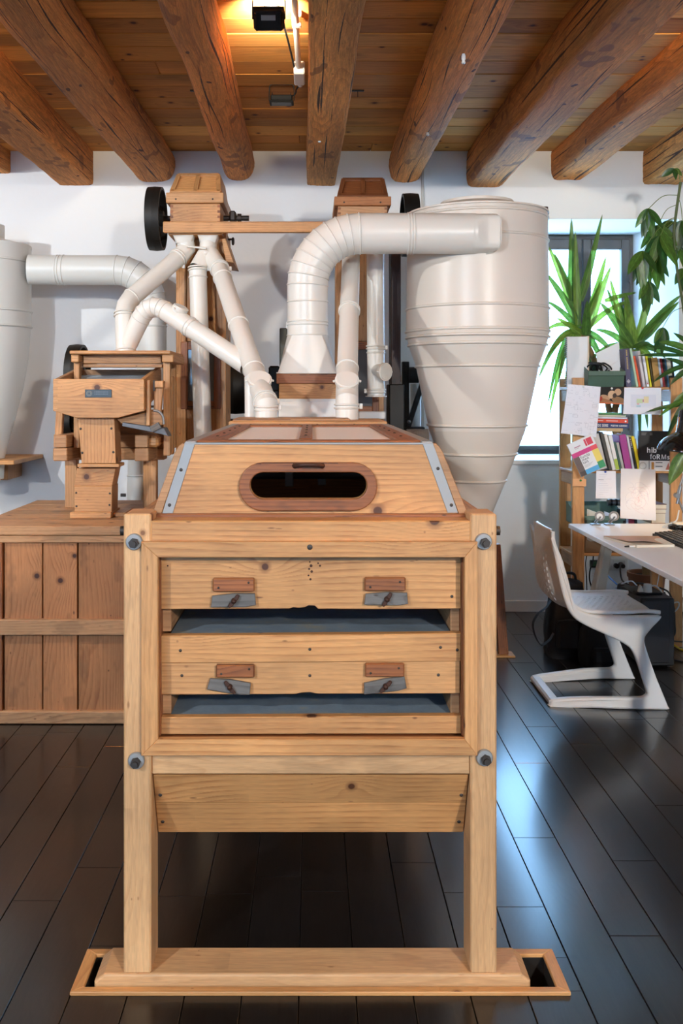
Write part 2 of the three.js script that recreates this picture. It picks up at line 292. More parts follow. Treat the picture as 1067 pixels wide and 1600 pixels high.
// floor: slab with a sunk pit, dark planks on it
const PIT = { x0: -0.565, x1: 0.607, z0: -2.505, z1: -2.365 };
{
  M.slab = mat({ color: 0x1a1715, roughness: 0.9 });
  const b = (x0, x1, z0, z1) => cbox(x0, x1, -0.15, -0.012, z0, z1, 0);
  const floor = structure('floor', null, null);
  part(floor, 'subfloor', merge([b(RX0 - 0.2, PIT.x0, ZB - 0.8, ZF + 0.2), b(PIT.x1, RX1 + 0.2, ZB - 0.8, ZF + 0.2), b(PIT.x0, PIT.x1, ZB - 0.8, PIT.z0), b(PIT.x0, PIT.x1, PIT.z1, ZF + 0.2), cbox(PIT.x0 - 0.05, PIT.x1 + 0.05, -0.2, -0.15, PIT.z0 - 0.05, PIT.z1 + 0.05, 0)]), M.slab);
  const PW = 0.1398, xr = -0.0314, gap = 0.0011, tints = [0xffffff, 0xe6e4e2, 0xf4ece6, 0xd9d6d4, 0xfff6ee], mats = tints.map((t) => tinted(M.oak, t));
  const far = [], rr = rng(77);
  const joints = { 0: -2.84, '-3': -2.81, 4: -2.753, 7: -3.025, 6: -2.606 };
  for (let k = Math.floor((RX0 - xr) / PW); k * PW + xr < RX1; k++) {
    const x0 = Math.max(RX0, xr + k * PW) + gap, x1 = Math.min(RX1, xr + (k + 1) * PW) - gap; if (x1 - x0 < 0.02) continue;
    let z = (joints[k] ?? -2.2 - rr() * 1.2); while (z > ZB) z -= 1.22;
    let za = ZB, zb = z + 1.22; if (zb - za < 0.1) zb += 1.22;
    while (za < ZF) {
      zb = Math.min(zb, ZF); const A = za + gap * 0.5, B = zb - gap * 0.5, list = [];
      const put = (a, b, c, d) => { if (b - a > 0.002 && d - c > 0.002) list.push(cbox(a, b, -0.012, 0, c, d, 0.0012, 2, k * 3.1 + za * 7)); };
      if (x1 <= PIT.x0 || x0 >= PIT.x1 || B <= PIT.z0 || A >= PIT.z1) put(x0, x1, A, B);
      else { put(x0, x1, A, PIT.z0); put(x0, x1, PIT.z1, B); put(x0, PIT.x0, Math.max(A, PIT.z0), Math.min(B, PIT.z1)); put(PIT.x1, x1, Math.max(A, PIT.z0), Math.min(B, PIT.z1)); }
      if (list.length) {
        const near = -A, seen = B < -2.0 || A < -2.2, vis = seen && x0 < 0.40 * near && x1 > -0.34 * near;
        if (vis) part(floor, 'floor_plank', merge(list), mats[Math.floor(rr() * mats.length)]); else far.push(...list);
      }
      za = zb; zb += 1.22;
    }
  }
  part(floor, 'far_planks', merge(far), M.oak, null, 'stuff');
}
// ceiling: boards across, on a slab
{
  const ceil = structure('ceiling', null, null);
  part(ceil, 'ceiling_slab', cbox(RX0 - 0.2, RX1 + 0.2, CEIL + 0.024, CEIL + 0.2, ZB - 0.8, ZF + 0.2, 0), M.slab);
  const rr = rng(91), mats = [0xffffff, 0xf0e6dc, 0xe4d4c4, 0xfff4e4, 0xd8c8b8].map((t) => tinted(M.board, t)); let z = ZB;
  while (z < ZF) {
    const w = 0.165 + rr() * 0.06, z1 = Math.min(z + w, ZF); let x = RX0 - rr() * 2;
    while (x < RX1) {
      const L = 2.4 + rr() * 1.8, a = Math.max(x, RX0), b = Math.min(x + L, RX1);
      if (b - a > 0.05) part(ceil, 'ceiling_board', cbox(a + 0.001, b - 0.001, CEIL - rr() * 0.003, CEIL + 0.026, z + 0.0015, z1 - 0.0015, 0.004, 0), mats[Math.floor(rr() * mats.length)]);
      x += L;
    }
    z = z1;
  }
}
// log beams: hand-hewn, each of its own section, running from the back wall over the camera
{
  const bt = (() => { // hewn log: fibres along u, cracks, bark remnants, beetle tracks
    const W = 1024, H = 1024, mu = 3, mv = 0.9, px = new Uint8Array(W * H * 4), nA = noise2(51, 4, 10), nB = noise2(52, 12, 40), nC = noise2(53, 48, 256), nP = noise2(54, 10, 8), nQ = noise2(55, 48, 32), nF = noise2(56, 200, 512), r = rng(57);
    const cr = Array.from({ length: 34 }, () => ({ v: r(), u: r(), L: 0.15 + r() * 0.5, w: 0.001 + r() * 0.004, p: Math.floor(r() * 9) }));
    const tr = Array.from({ length: 16 }, () => { const a = r() * 6.28; return { u: r(), v: r(), a, L: 0.006 + r() * 0.02, w: 0.0016 + r() * 0.003 }; });
    const wrap = (d) => d - Math.round(d);
    for (let j = 0; j < H; j++) for (let i = 0; i < W; i++) {
      const x = i / W, y = j / H; let f = y * 16 + nA(x * 4, y * 10) * 2.6 + nB(x * 12, y * 40) * 0.5; const s = f - Math.floor(f);
      let t = Math.pow(s, 2.5) * 0.5 + 0.1, m = 1 + 0.14 * nA(x * 4 + 1, y * 10) + 0.10 * nC(x * 48, y * 256) + 0.07 * nF(x * 200, y * 512);
      let dk = 0; const bark = nP(x * 10, y * 8) + 0.45 * nQ(x * 48, y * 32); const bk = smooth(bark, 0.66, 0.73) * 0.55;
      for (const c of cr) { const du = ((x - c.u) % 1 + 1) % 1; if (du < c.L) { const dv = Math.abs(wrap(y - c.v - 0.02 * nA(x * 4, c.p))), ww = c.w * Math.sin(Math.PI * du / c.L) * (1 + 0.7 * nB(x * 12, c.p)); if (dv < ww) dk = 0.9; } }
      const o = (j * W + i) * 4, b = [212, 146, 76], l = [162, 100, 46], k = [58, 36, 22], q = [118, 72, 40];
      for (let c = 0; c < 3; c++) px[o + c] = clamp(lerp(lerp(lerp(b[c], l[c], t) * m, q[c], bk), k[c], dk), 0, 255);
      px[o + 3] = 255;
    }
    for (const k of tr) for (let s = 0; s < 40; s++) { const e = s / 40 * k.L, u = k.u + Math.cos(k.a) * e / mu * 1.5, v = k.v + Math.sin(k.a) * e / mv + 0.004 * Math.sin(s * 0.35); const R0 = Math.ceil(k.w / mv * H);
      for (let b = -R0; b <= R0; b++) for (let a = -R0; a <= R0; a++) if (a * a + b * b <= R0 * R0) { const ii = ((Math.floor(u * W) + a) % W + W) % W, jj = ((Math.floor(v * H) + b) % H + H) % H, o = (jj * W + ii) * 4; for (let c = 0; c < 3; c++) px[o + c] = lerp(px[o + c], [92, 54, 30][c], 0.45); } }
    return dataTex(W, H, px, mu, mv);
  })();
  M.log = mat({ map: bt, bumpMap: bt, bumpScale: 0.004, roughness: 0.85 });
  const mats = [0xffffff, 0xfff0e0, 0xeeddcc, 0xffe8d0].map((t) => tinted(M.log, t));
  // centre x at the wall, bottom height, width, squareness (2 round … 8 hewn square), x drift per metre, growth towards the camera
  const spec = [
    ['squared timber beam at the far left edge of the ceiling', -2.135, 2.955, 0.18, 12, 0.0, 1.0],
    ['squared dark-cracked beam, second from the left, above the tilted left duct', -1.60, 2.885, 0.24, 11, -0.005, 1.05],
    ['thick rounded log beam with dark bark scars above the drive wheel', -1.07, 2.905, 0.275, 2.9, -0.01, 1.0],
    ['slim round log beam lit by the floodlight, left of the centre beam', -0.495, 2.915, 0.205, 2.6, 0.004, 1.06],
    ['squared centre beam with long cracks, beside the white conduit', 0.062, 2.88, 0.195, 16, 0.012, 1.05],
    ['round beam with a flat brown face and two white insulators, right of the centre beam', 0.635, 2.90, 0.225, 3.2, 0.01, 0.98],
    ['thick hewn beam with a peeling pale underside above the big cyclone', 1.175, 2.875, 0.25, 6, 0.02, 1.0],
    ['chamfered hewn beam above the window', 1.735, 2.915, 0.22, 5, 0.02, 1.0],
    ['heavy squared beam at the right edge of the ceiling', 2.36, 2.885, 0.25, 14, 0.03, 1.0],
    ['beam', -2.75, 2.90, 0.22, 3, 0, 1], ['beam', -3.35, 2.90, 0.22, 3, 0, 1], ['beam', 3.0, 2.9, 0.22, 3, 0, 1],
  ];
  spec.forEach(([label, xc, yb, w, sq, drift, grow], n) => {
    if (n > 8) return;
    const h = CEIL + 0.02 - yb, NA = 64, NL = 110, L = ZF - ZB, n1 = noise2(300 + n, 64, 12), n2 = noise2(330 + n, 160, 40), pos = [], uv = [], idx = [];
    for (let i = 0; i <= NL; i++) {
      const s = i / NL * L, gr = lerp(1, grow, s / 4), wob = 0.010 * n1(s * 2.2, 0.5);
      for (let k = 0; k <= NA; k++) {
        const t0 = k / NA * 2 * Math.PI, t = t0 - (sq > 4 ? 0.22 : 0) * Math.sin(4 * t0) * -1 * 0.7, c = Math.cos(t), q = Math.sin(t), e = Math.pow(Math.pow(Math.abs(c), sq) + Math.pow(Math.abs(q), sq), -1 / sq);
        const kk = k % NA, rough = 1 + 0.035 * n1(s * 1.6, kk / NA * 12) + 0.014 * n2(s * 9, kk);
        pos.push(xc + drift * s + wob + c * e * rough * w / 2 * gr, Math.min(yb + h / 2 + 0.01 * n1(s * 1.1, 5.5) + q * e * rough * h / 2 * gr, CEIL + 0.02), ZB - 0.05 + s);
        uv.push(s + n * 0.83, k / NA * (w + h) * 1.6 + n * 0.37);
      }
    }
    for (let i = 0; i < NL; i++) for (let k = 0; k < NA; k++) { const a = i * (NA + 1) + k, b = a + 1, c = a + NA + 1, d = c + 1; idx.push(a, b, c, b, d, c); }
    const g = new THREE.BufferGeometry(); g.setAttribute('position', new THREE.Float32BufferAttribute(pos, 3)); g.setAttribute('uv', new THREE.Float32BufferAttribute(uv, 2)); g.setIndex(idx); g.computeVertexNormals();
    solo('ceiling_beam', g, mats[n % 4], label, 'beam');
  });
  // small white insulators nailed to the beams
  M.ceramic = mat({ color: 0xf2efe8, roughness: 0.25 });
  [[149, 152, 5.0, 'white ceramic insulator under the thick scarred log beam'], [499, 219, 5.35, 'white ceramic insulator under the squared centre beam'], [724, 95, 4.05, 'white ceramic insulator nearer the camera on the round right-hand beam'], [668, 208, 5.25, 'white ceramic insulator nearer the wall on the round right-hand beam']].forEach(([px, py, z, label]) => {
    const p = P(px, py, z); const o = thing('ceramic_insulator', label, 'insulator', [p.x, p.y, p.z]);
    part(o, 'body', lathe([[0, -0.012], [0.008, -0.012], [0.009, -0.006], [0.006, 0], [0.009, 0.006], [0.009, 0.02], [0.006, 0.03]], p, 14), M.ceramic);
    part(o, 'nail', rod(p.clone().add(V(0, -0.016, 0)), p.clone().add(V(0, 0.05, 0)), 0.002, 0.002, 6), M.steel);
  });
}
// ───────────── the big sifting machine in the foreground ─────────────
M.zinc = mat({ color: 0x9b9c9b, metalness: 0.45, roughness: 0.55, bumpMap: M.plasterBump, bumpScale: 0.0004 });
M.iron = mat({ color: 0x4a4440, metalness: 0.7, roughness: 0.55 });
M.blackIron = mat({ color: 0x24221f, metalness: 0.5, roughness: 0.5 });
M.brownIron = mat({ color: 0x4a3026, metalness: 0.5, roughness: 0.6 });
M.cloth = mat({ color: 0xf4f0ea, roughness: 0.95, bumpMap: M.plasterBump, bumpScale: 0.0005 });
M.tray = (() => { const W = 512, px = new Uint8Array(W * W * 4), a = noise2(61, 6, 6), b = noise2(62, 24, 24), c = noise2(63, 128, 128); for (let j = 0; j < W; j++) for (let i = 0; i < W; i++) { const x = i / W, y = j / W, q = 0.5 * a(x * 6, y * 6) + 0.35 * b(x * 24, y * 24) + 0.2 * c(x * 128, y * 128), o = (j * W + i) * 4, r = smooth(q, 0.2, 0.6); px[o] = lerp(128, 142, r) + 18 * q; px[o + 1] = lerp(142, 140, r) + 18 * q; px[o + 2] = lerp(154, 128, r) + 18 * q; px[o + 3] = 255; } const t = dataTex(W, W, px, 0.7, 0.7); return mat({ map: t, metalness: 0.1, roughness: 0.45 }); })();
// round-headed slotted screw on a face looking along +z
function screw(parent, p, r = 0.0045, name = 'screw') { part(parent, name, merge([lathe([[0, 0.0022], [r * 0.7, 0.0018], [r, 0]], p, 12, V(0, 0, 1)), cbox(p.x - r * 0.8, p.x + r * 0.8, p.y - 0.0006, p.y + 0.0006, p.z, p.z + 0.0028, 0)]), M.iron); }
const zp = 2.375, sifter = thing('sifting_machine', 'large pine sifting machine with trapezoid hood and oval window, in the centre foreground', 'machine', [-0.004, 0, -2.43]);
{
  const s = sifter, xl0 = X(193, zp), xl1 = X(236, zp), xr0 = X(735, zp), xr1 = X(776, zp), yt = 1.174, ztop = -2.485, zf = -zp;
  // foot beam in the floor pit
  const fb = [[X(150, 2.378), 0.036], [X(150, 2.378) - 0.004, -0.09], [X(826, 2.378) + 0.004, -0.09], [X(826, 2.378), 0.036]];
  part(s, 'foot_beam', slab([[fb[1][0], -0.1], [fb[2][0], -0.1], [fb[2][0], 0.018], [fb[3][0] - 0.018, 0.036], [fb[0][0] + 0.02, 0.036], [fb[1][0], 0.016]], -2.492, -2.374, 0.006, 0, [], 2), M.beech);
  // posts
  part(s, 'post', cbox(xl0, xl1, 0.036, yt, ztop, zf, 0.004, 1), M.beech);
  part(s, 'post', cbox(xr0, xr1, 0.036, yt, ztop, zf, 0.004, 1), M.beech);
  for (const [a, b] of [[xl0, xl1], [xr0, xr1]]) part(s, 'rear_post', cbox(a, b, 0.036, yt, -4.02, -3.91, 0.004, 1), M.beech);
  part(s, 'rear_foot_beam', cbox(-0.53, 0.53, 0, 0.036, -4.03, -3.9, 0.006, 0), M.beech);
  for (const [a, b] of [[xl0, xl1], [xr0, xr1]]) {
    part(s, 'side_rail', cbox(a + 0.008, b - 0.008, 1.085, 1.162, -3.91, ztop, 0.004, 2), M.pine);
    part(s, 'side_rail', cbox(a + 0.008, b - 0.008, 0.53, 0.60, -3.91, ztop, 0.004, 2), M.pine);
    part(s, 'unseen_side_panel', cbox(a + 0.02, b - 0.02, 0.52, 1.10, -3.91, ztop, 0, 2), M.pineB);  // unseen side, closed so the inside of the machine stays dark
  }
  part(s, 'unseen_back_panel', cbox(xl1, xr0, 0.5, 1.3, -3.93, -3.91, 0, 0), M.pineB);  // unseen back that keeps the sieve openings dark
  // rails
  part(s, 'top_rail', cbox(xl1 - 0.001, xr0 + 0.001, Y(858, zp), Y(814, zp), zf - 0.075, zf - 0.002, 0.003, 0), M.pine);
  part(s, 'bottom_rail', cbox(xl1 - 0.001, xr0 + 0.001, Y(1210, 2.385), Y(1165, 2.385), zf - 0.08, zf - 0.01, 0.003, 0), M.beech);
  // tilted apron of two boards
  const az = (t) => [lerp(-2.39, -2.472, t), lerp(Y(1211, 2.39), Y(1300, 2.472), t)];
  for (const [t0, t1, nm] of [[0, 0.468, 0], [0.474, 1, 1]]) {
    const a = az(t0), b = az(t1);
    const ap = part(s, 'apron_board', slabX([[a[0], a[1]], [b[0], b[1]], [b[0] - 0.022, b[1] + (nm ? 0.004 : 0)], [a[0] - 0.022, a[1]]], xl1 + 0.002, xr0 - 0.002, 0.002, 0), M.pine);
    const c = az(nm ? 0.93 - 0.12 : 0.34); for (const xx of [xl1 + 0.016, xr0 - 0.016]) screw(ap, V(xx, c[1], c[0]), 0.005);
  }
  // mitred frame round the sieves
  const zf1 = zf + 0.016, zf0 = zf - 0.006, Z = -zf1, o = [X(220.5, Z), X(746, Z), Y(1181, Z), Y(846.5, Z)], q = [X(246.5, Z), X(726, Z), Y(1155.5, Z), Y(871, Z)];
  part(s, 'frame_stile', slab([[o[0], o[2]], [q[0], q[2]], [q[0], q[3]], [o[0], o[3]]], zf0, zf1, 0.0015, 1), M.pineB);
  part(s, 'frame_stile', slab([[o[1], o[3]], [q[1], q[3]], [q[1], q[2]], [o[1], o[2]]], zf0, zf1, 0.0015, 1), M.pineB);
  const fr = part(s, 'frame_rail', slab([[o[0], o[3]], [q[0], q[3]], [q[1], q[3]], [o[1], o[3]]], zf0, zf1, 0.0015, 0), M.pine);
  part(s, 'frame_rail', slab([[o[0], o[2]], [o[1], o[2]], [q[1], q[2]], [q[0], q[2]]], zf0, zf1, 0.0015, 0), M.pine);
  screw(fr, V(X(484, Z), Y(855, Z), zf1), 0.007);
  // dark liners inside the opening
  const yl0 = q[2] - 0.004, yl1 = q[3] + 0.03;
  part(s, 'guide', cbox(xl1 - 0.002, q[0] + 0.002, yl0, yl1, -3.9, zf - 0.02, 0.002, 1), M.redWood);
  part(s, 'guide', cbox(q[1] - 0.002, xr0 + 0.002, yl0, yl1, -3.9, zf - 0.02, 0.002, 1), M.redWood);
  part(s, 'sill_board', cbox(xl1, xr0, Y(1165, zp), Y(1150, 2.41), -2.6, zf - 0.004, 0.002, 0), M.redWood);
  // sieve boxes
  const zb = -2.405, ZZ = 2.405, bx0 = X(251.5, ZZ), bx1 = X(720, ZZ);
  const yy = (p) => Y(p, ZZ), xx = (p) => X(p, ZZ);
  const box1 = part(s, 'sieve_front', slab([[bx0, yy(952)], [xx(452), yy(951)], [xx(458), yy(949)], [xx(466), yy(950)], [xx(476), yy(949)], [xx(482), yy(946)], [xx(492), yy(946.5)], [xx(497), yy(951.5)], [xx(580), yy(952)], [bx1, yy(951)], [bx1, yy(866)], [bx0, yy(866)]], zb - 0.022, zb, 0.0015, 0), M.pine);
  const bar1 = part(s, 'sieve_rail', slab([[bx0, yy(1036)], [bx1, yy(1033)], [bx1, yy(989)], [xx(600), yy(990.5)], [bx0 + 0.005, yy(993)], [bx0, yy(994)]], zb - 0.024, zb + 0.003, 0.002, 0), M.pine);
  const box2 = part(s, 'sieve_front', slab([[bx0, yy(1086)], [xx(462), yy(1085)], [xx(470), yy(1083)], [xx(484), yy(1082)], [xx(496), yy(1084.5)], [bx1 - 0.002, yy(1084)], [bx1 - 0.002, yy(1032)], [bx0, yy(1035)]], zb - 0.022, zb - 0.002, 0.0015, 0), M.pineB);
  const bar2 = part(s, 'sieve_rail', slab([[bx0, yy(1147)], [bx1, yy(1146)], [bx1, yy(1118)], [bx0, yy(1120.5)]], zb - 0.024, zb + 0.003, 0.002, 0), M.pine);
  // corner joints: end-grain fingers of the side boards
  for (const [par, ys] of [[box1, [[874, 890], [898, 916], [926, 942]]], [bar1, [[996, 1008], [1018, 1030]]], [box2, [[1042, 1056], [1066, 1080]]]])
    for (const [y0, y1] of ys) for (const [a, b] of [[247.2, 250.6], [720.6, 725.4]]) part(par, 'joint_finger', cbox(X(a, ZZ), X(b, ZZ), yy(y1), yy(y0), zb - 0.02, zb - 0.001, 0.001, 2), M.redWood);
  // screws and pegs
  for (const [par, pts] of [[bar1, [[282, 1016], [484, 1014], [714, 1015], [688, 1011]]], [box2, [[284, 1056], [484, 1056], [685, 1055]]], [box1, [[706, 932]]]]) for (const [a, b] of pts) screw(par, V(xx(a), yy(b), zb + (par === bar1 ? 0.003 : par === box1 ? 0 : -0.002)), 0.004);
  for (const [a, b, q] of [[484, 878, 2], [486, 884, 3.4], [483, 889, 2.4], [487, 893, 3], [482, 899, 2.2], [485, 905, 2.6], [497, 880, 2], [500, 884, 2.4], [262, 884, 2]]) part(box1, 'peg_hole', lathe([[0, 0.0003], [q * 0.0009, 0.0006], [q * 0.0011, 0]], V(xx(a), yy(b), zb), 12, V(0, 0, 1)), M.brownIron);
  // wooden blocks and swivelling latches with wing nuts
  const latch = (par, zs, bl, la, tilt, wood, wing) => {
    const b = part(par, 'stop_block', cbox(xx(bl[0]), xx(bl[2]), yy(bl[3]), yy(bl[1]), zs, zs + 0.014, 0.003, 0), M.redWood, 'dark reddish stop block');
    const [x0, y0, x1, y1] = la, cx = xx((x0 + x1) / 2), cy = yy((y0 + y1) / 2), w = (x1 - x0) / 2 / F * ZZ, h = (y1 - y0) / 2 / F * ZZ;
    const g = slab([[-w, -h * 0.9], [w * 0.6, -h], [w, -h * 0.8], [w * 0.97, h * 0.9], [0, h], [-w * 0.93, h * 0.75]], 0, 0.01, 0.0015, 0); g.rotateZ(tilt); g.translate(cx, cy, zs + 0.004);
    part(par, 'latch', g, M.greyWood, 'weathered grey swivel latch');
    const n = lathe([[0, 0.014], [0.006, 0.013], [0.007, 0]], V(0, 0, 0), 12, V(0, 0, 1)), wgs = [];
    for (const sg of [-1, 1]) wgs.push(slab([[0.003 * sg, -0.004], [0.009 * sg, -0.006], [0.020 * sg, -0.003], [0.019 * sg, 0.004], [0.010 * sg, 0.005], [0.003 * sg, 0.004]].slice()[sg > 0 ? 'slice' : 'reverse'](), 0.005, 0.0095, 0.0015, 0));
    const wg = merge([n, ...wgs]); wg.rotateZ(wing); wg.translate(cx + 0.002, cy, zs + 0.014); part(par, 'wing_nut', wg, M.brownIron);
    for (const [a, c] of [[0.14, 0.7], [0.86, 0.32]]) screw(par, V(lerp(xx(bl[0]), xx(bl[2]), a), lerp(yy(bl[1]), yy(bl[3]), c), zs + 0.014), 0.003);
    return b;
  };
  latch(box1, zb, [333, 902, 398, 923], [330, 926, 400, 947], 0.03, 0, 0.9);
  latch(box1, zb, [569, 901, 633, 922], [568.5, 924, 636.5, 944], 0.0, 0, 1.0);
  latch(box2, zb - 0.002, [338, 1037, 398, 1057], [325, 1060, 392, 1081], -0.14, 0, -0.9);
  latch(box2, zb - 0.002, [570, 1035, 631, 1056], [567, 1059, 634, 1080], 0.13, 0, 0.8);
  // sheet-metal trays and inner walls behind the openings
  const inner = (yb, yt2) => { part(s, 'tray_side', slabX([[-3.85, yb], [-2.43, yb], [-2.43, yt2], [-3.85, yt2]], bx0, bx0 + 0.022, 0.001, 2), M.oldPine); part(s, 'tray_side', slabX([[-3.85, yb], [-2.43, yb], [-2.43, yt2], [-3.85, yt2]], bx1 - 0.022, bx1, 0.001, 2), M.oldPine); };
  inner(yy(990), yy(950)); inner(yy(1120), yy(1084));
  part(s, 'metal_tray', slabX([[-3.8, yy(1075) + 0.03], [-2.43, yy(994)], [-2.43, yy(996)], [-3.8, yy(1075) + 0.027]].map(([z, y], i) => [z, i === 0 || i === 3 ? yy(988) - 0.02 + (i === 3 ? -0.003 : 0) : y]), bx0 + 0.02, bx1 - 0.02, 0, 2), M.tray);
  part(s, 'metal_tray', slabX([[-3.8, yy(1122) + 0.03], [-2.43, yy(1123)], [-2.43, yy(1125)], [-3.8, yy(1122) + 0.027]], bx0 + 0.02, bx1 - 0.02, 0, 2), M.tray);
  // bolts: washer, square nut, stud
  const bolt = (px, py, off) => {
    const c = V(X(px, 2.37), Y(py, 2.37), zf + 0.001);
    const b = part(s, 'bolt', merge([lathe(crisp([[0, 0.009], [0.0185, 0.009], [0.0205, 0.006], [0.0205, 0]]), c, 28, V(0, 0, 1))]), M.zinc, 'grey washer with rusty nut');
    const h = new THREE.CylinderGeometry(0.0125, 0.0125, 0.014, 6); h.rotateX(Math.PI / 2); h.rotateZ(0.3 + px); h.translate(c.x + off, c.y - 0.002, c.z + 0.015);
    part(b, 'nut', flat(h), M.iron); part(b, 'stud', rod(V(c.x + off, c.y - 0.002, c.z + 0.01), V(c.x + off, c.y - 0.002, c.z + 0.028), 0.0075, 0.007, 12), M.iron);
  };
  bolt(209.5, 846.5, 0.001); bolt(755.5, 846, 0.002); bolt(213, 1188.5, 0.0); bolt(757, 1184, 0.002);
  for (const [px, sg, x] of [[190, -1, xl0], [778, 1, xr1]]) {
    const y = Y(829, 2.43), z = -2.43;
    const b = part(s, 'side_bolt', rod(V(x, y, z), V(x + sg * 0.006, y, z), 0.019, 0.019, 24), M.zinc), h = new THREE.CylinderGeometry(0.0125, 0.0125, 0.012, 6); h.rotateZ(Math.PI / 2); h.translate(x + sg * 0.012, y, z); part(b, 'nut', flat(h), M.iron);
  }
  // hood
  const zh = 2.462, hx = (p) => X(p, zh), hy = (p) => Y(p, zh), yb = hy(806), yTop = hy(694);
  const stad = (x0, x1, y0, y1, n = 12) => { const r = (y1 - y0) / 2, cy = (y0 + y1) / 2, a = []; for (let i = 0; i <= n; i++) { const t = -Math.PI / 2 + Math.PI * i / n; a.push([x1 - r + r * Math.cos(t), cy + r * Math.sin(t)]); } for (let i = 0; i <= n; i++) { const t = Math.PI / 2 + Math.PI * i / n; a.push([x0 + r + r * Math.cos(t), cy + r * Math.sin(t)]); } return a; };
  const hole = stad(hx(391), hx(573), hy(779), hy(737));
  part(s, 'hood_base_rail', cbox(xl1 - 0.0, xr0, hy(815), hy(802), -2.49, -2.452, 0.002, 0), M.redWood);
  const hf = part(s, 'hood_front', slab([[hx(253), yb], [hx(716), yb], [hx(677), yTop], [hx(288), yTop]], -zh - 0.022, -zh, 0.001, 0, [hole]), M.pine);
  const ring = slab(stad(hx(373.5), hx(589), hy(797.5), hy(722)), -zh, -zh + 0.014, 0.003, 0, [stad(hx(391), hx(573), hy(779), hy(737.5))], 2);
  part(hf, 'oval_frame', ring, M.redWood, 'dark reddish oval window frame');
  part(hf, 'handle', merge([tube([V(hx(459), hy(727), -zh + 0.014), V(hx(462), hy(727), -zh + 0.022), V(hx(470), hy(725), -zh + 0.034), V(hx(482), hy(724.5), -zh + 0.037), V(hx(494), hy(725), -zh + 0.034), V(hx(502), hy(727), -zh + 0.022), V(hx(505), hy(727), -zh + 0.014)], 0.0052, 30, 8), cbox(hx(458), hx(464), hy(731.5), hy(722.5), -zh + 0.012, -zh + 0.017), cbox(hx(500), hx(506), hy(731.5), hy(722.5), -zh + 0.012, -zh + 0.017)]), M.brownIron);
  // metal corner strips on the face and along the roof edges
  for (const [pts, sc] of [[[[253.5, 802], [270, 802], [304.5, 694], [288.5, 693.5]], [[265, 789], [283, 734]]], [[[715.5, 801], [699, 801], [660, 693.5], [676.5, 693]], [[705, 789], [684, 732]]]]) {
    const st = part(s, 'metal_strip', slab(pts.map(([a, b]) => [hx(a), hy(b)]).sort(() => 0), -zh, -zh + 0.0025, 0.0008, 1), M.zinc); for (const [a, b] of sc) screw(st, V(hx(a), hy(b), -zh + 0.0025), 0.0045);
  }
  part(s, 'metal_strip', cbox(hx(288), hx(677), yTop - 0.001, yTop + 0.004, -zh - 0.02, -zh + 0.002, 0.001, 0), M.zinc);
  // sides of the hood, rounded over at the roof edge
  const zr = -3.9;
  for (const sg of [-1, 1]) {
    const e = sg < 0 ? [[236, 808], [252, 804], [287.5, 700], [290, 694], [285, 692.5], [279, 697], [273, 707]] : [[733, 808], [717, 804], [677.5, 700], [675, 694], [680, 692.5], [686, 697], [692, 707]];
    part(s, 'hood_side', slab(e.map(([a, b]) => [hx(a), hy(b)])[sg < 0 ? 'slice' : 'reverse'](), zr, -zh + 0.001, 0.002, 2), M.oldPine);
    const xe = hx(sg < 0 ? 296 : 669);
    part(s, 'metal_strip', slab([[xe - 0.017, yTop - 0.004], [xe + 0.017, yTop - 0.004], [xe + (sg < 0 ? 0.017 : 0.010), yTop + 0.008], [xe - (sg < 0 ? 0.010 : 0.017), yTop + 0.008]], zr, -zh - 0.001, 0.004, 2, [], 3), M.zinc);
  }
  // roof: two cloth panels in a studded frame
  const rx0 = hx(304), rx1 = hx(661), ry = yTop - 0.004;
  const rail = (x0, x1, z0, z1, g, studs, h = 0.012) => { const f = part(s, 'roof_rail', cbox(x0, x1, ry, ry + h, z0, z1, 0.003, g), M.redWood); for (const t of studs) part(f, 'stud', lathe([[0, 0.003], [0.004, 0.002], [0.005, 0]], V(g === 2 ? (x0 + x1) / 2 : lerp(x0, x1, t), ry + h, g === 2 ? lerp(z0, z1, t) : (z0 + z1) / 2), 10), M.iron); };
  rail(rx0, rx1, -2.56, -2.485, 0, []); rail(rx0, rx1, -3.88, -3.72, 0, [0.1, 0.3, 0.55, 0.8]);
  const ts = [0.12, 0.3, 0.48, 0.66, 0.84];
  rail(rx0, rx0 + 0.062, -3.72, -2.56, 2, ts); rail(rx1 - 0.062, rx1, -3.72, -2.56, 2, ts); rail(-0.036, 0.002, -3.72, -2.56, 2, ts, 0.014);
  part(s, 'roof_panel', cbox(rx0 + 0.06, -0.034, ry - 0.004, ry + 0.004, -3.73, -2.55, 0, 2), M.cloth, 'off-white cloth panel');
  part(s, 'roof_panel', cbox(0, rx1 - 0.06, ry - 0.004, ry + 0.004, -3.73, -2.55, 0, 2), M.cloth, 'off-white cloth panel');
  part(s, 'hood_back', slab([[hx(240), yb], [hx(728), yb], [hx(690), yTop], [hx(275), yTop]], zr - 0.005, zr + 0.015, 0, 0), M.oldPine);
  // metal uprights that show through the oval window
  part(s, 'inner_upright', cbox(-0.09, -0.062, 1.16, 1.33, -3.25, -3.22, 0.002, 1), M.zinc); part(s, 'inner_upright', cbox(0.02, 0.048, 1.16, 1.33, -3.3, -3.27, 0.002, 1), M.zinc);
  part(s, 'inner_axle', rod(V(-0.3, 1.20, -3.24), V(0.3, 1.20, -3.24), 0.016), M.iron);
  // end box behind the hood that takes the fall pipes
  const ze = 3.9, ez = (p) => X(p, ze);
  part(s, 'inlet_box', cbox(ez(357), ez(605), 1.24, Y(658.5, ze), -4.4, -ze, 0.003, 0), M.pine);
  part(s, 'inlet_cover', cbox(ez(362), ez(548), Y(658.5, ze), Y(655, ze), -4.3, -3.95, 0.002, 0), M.oldPine);
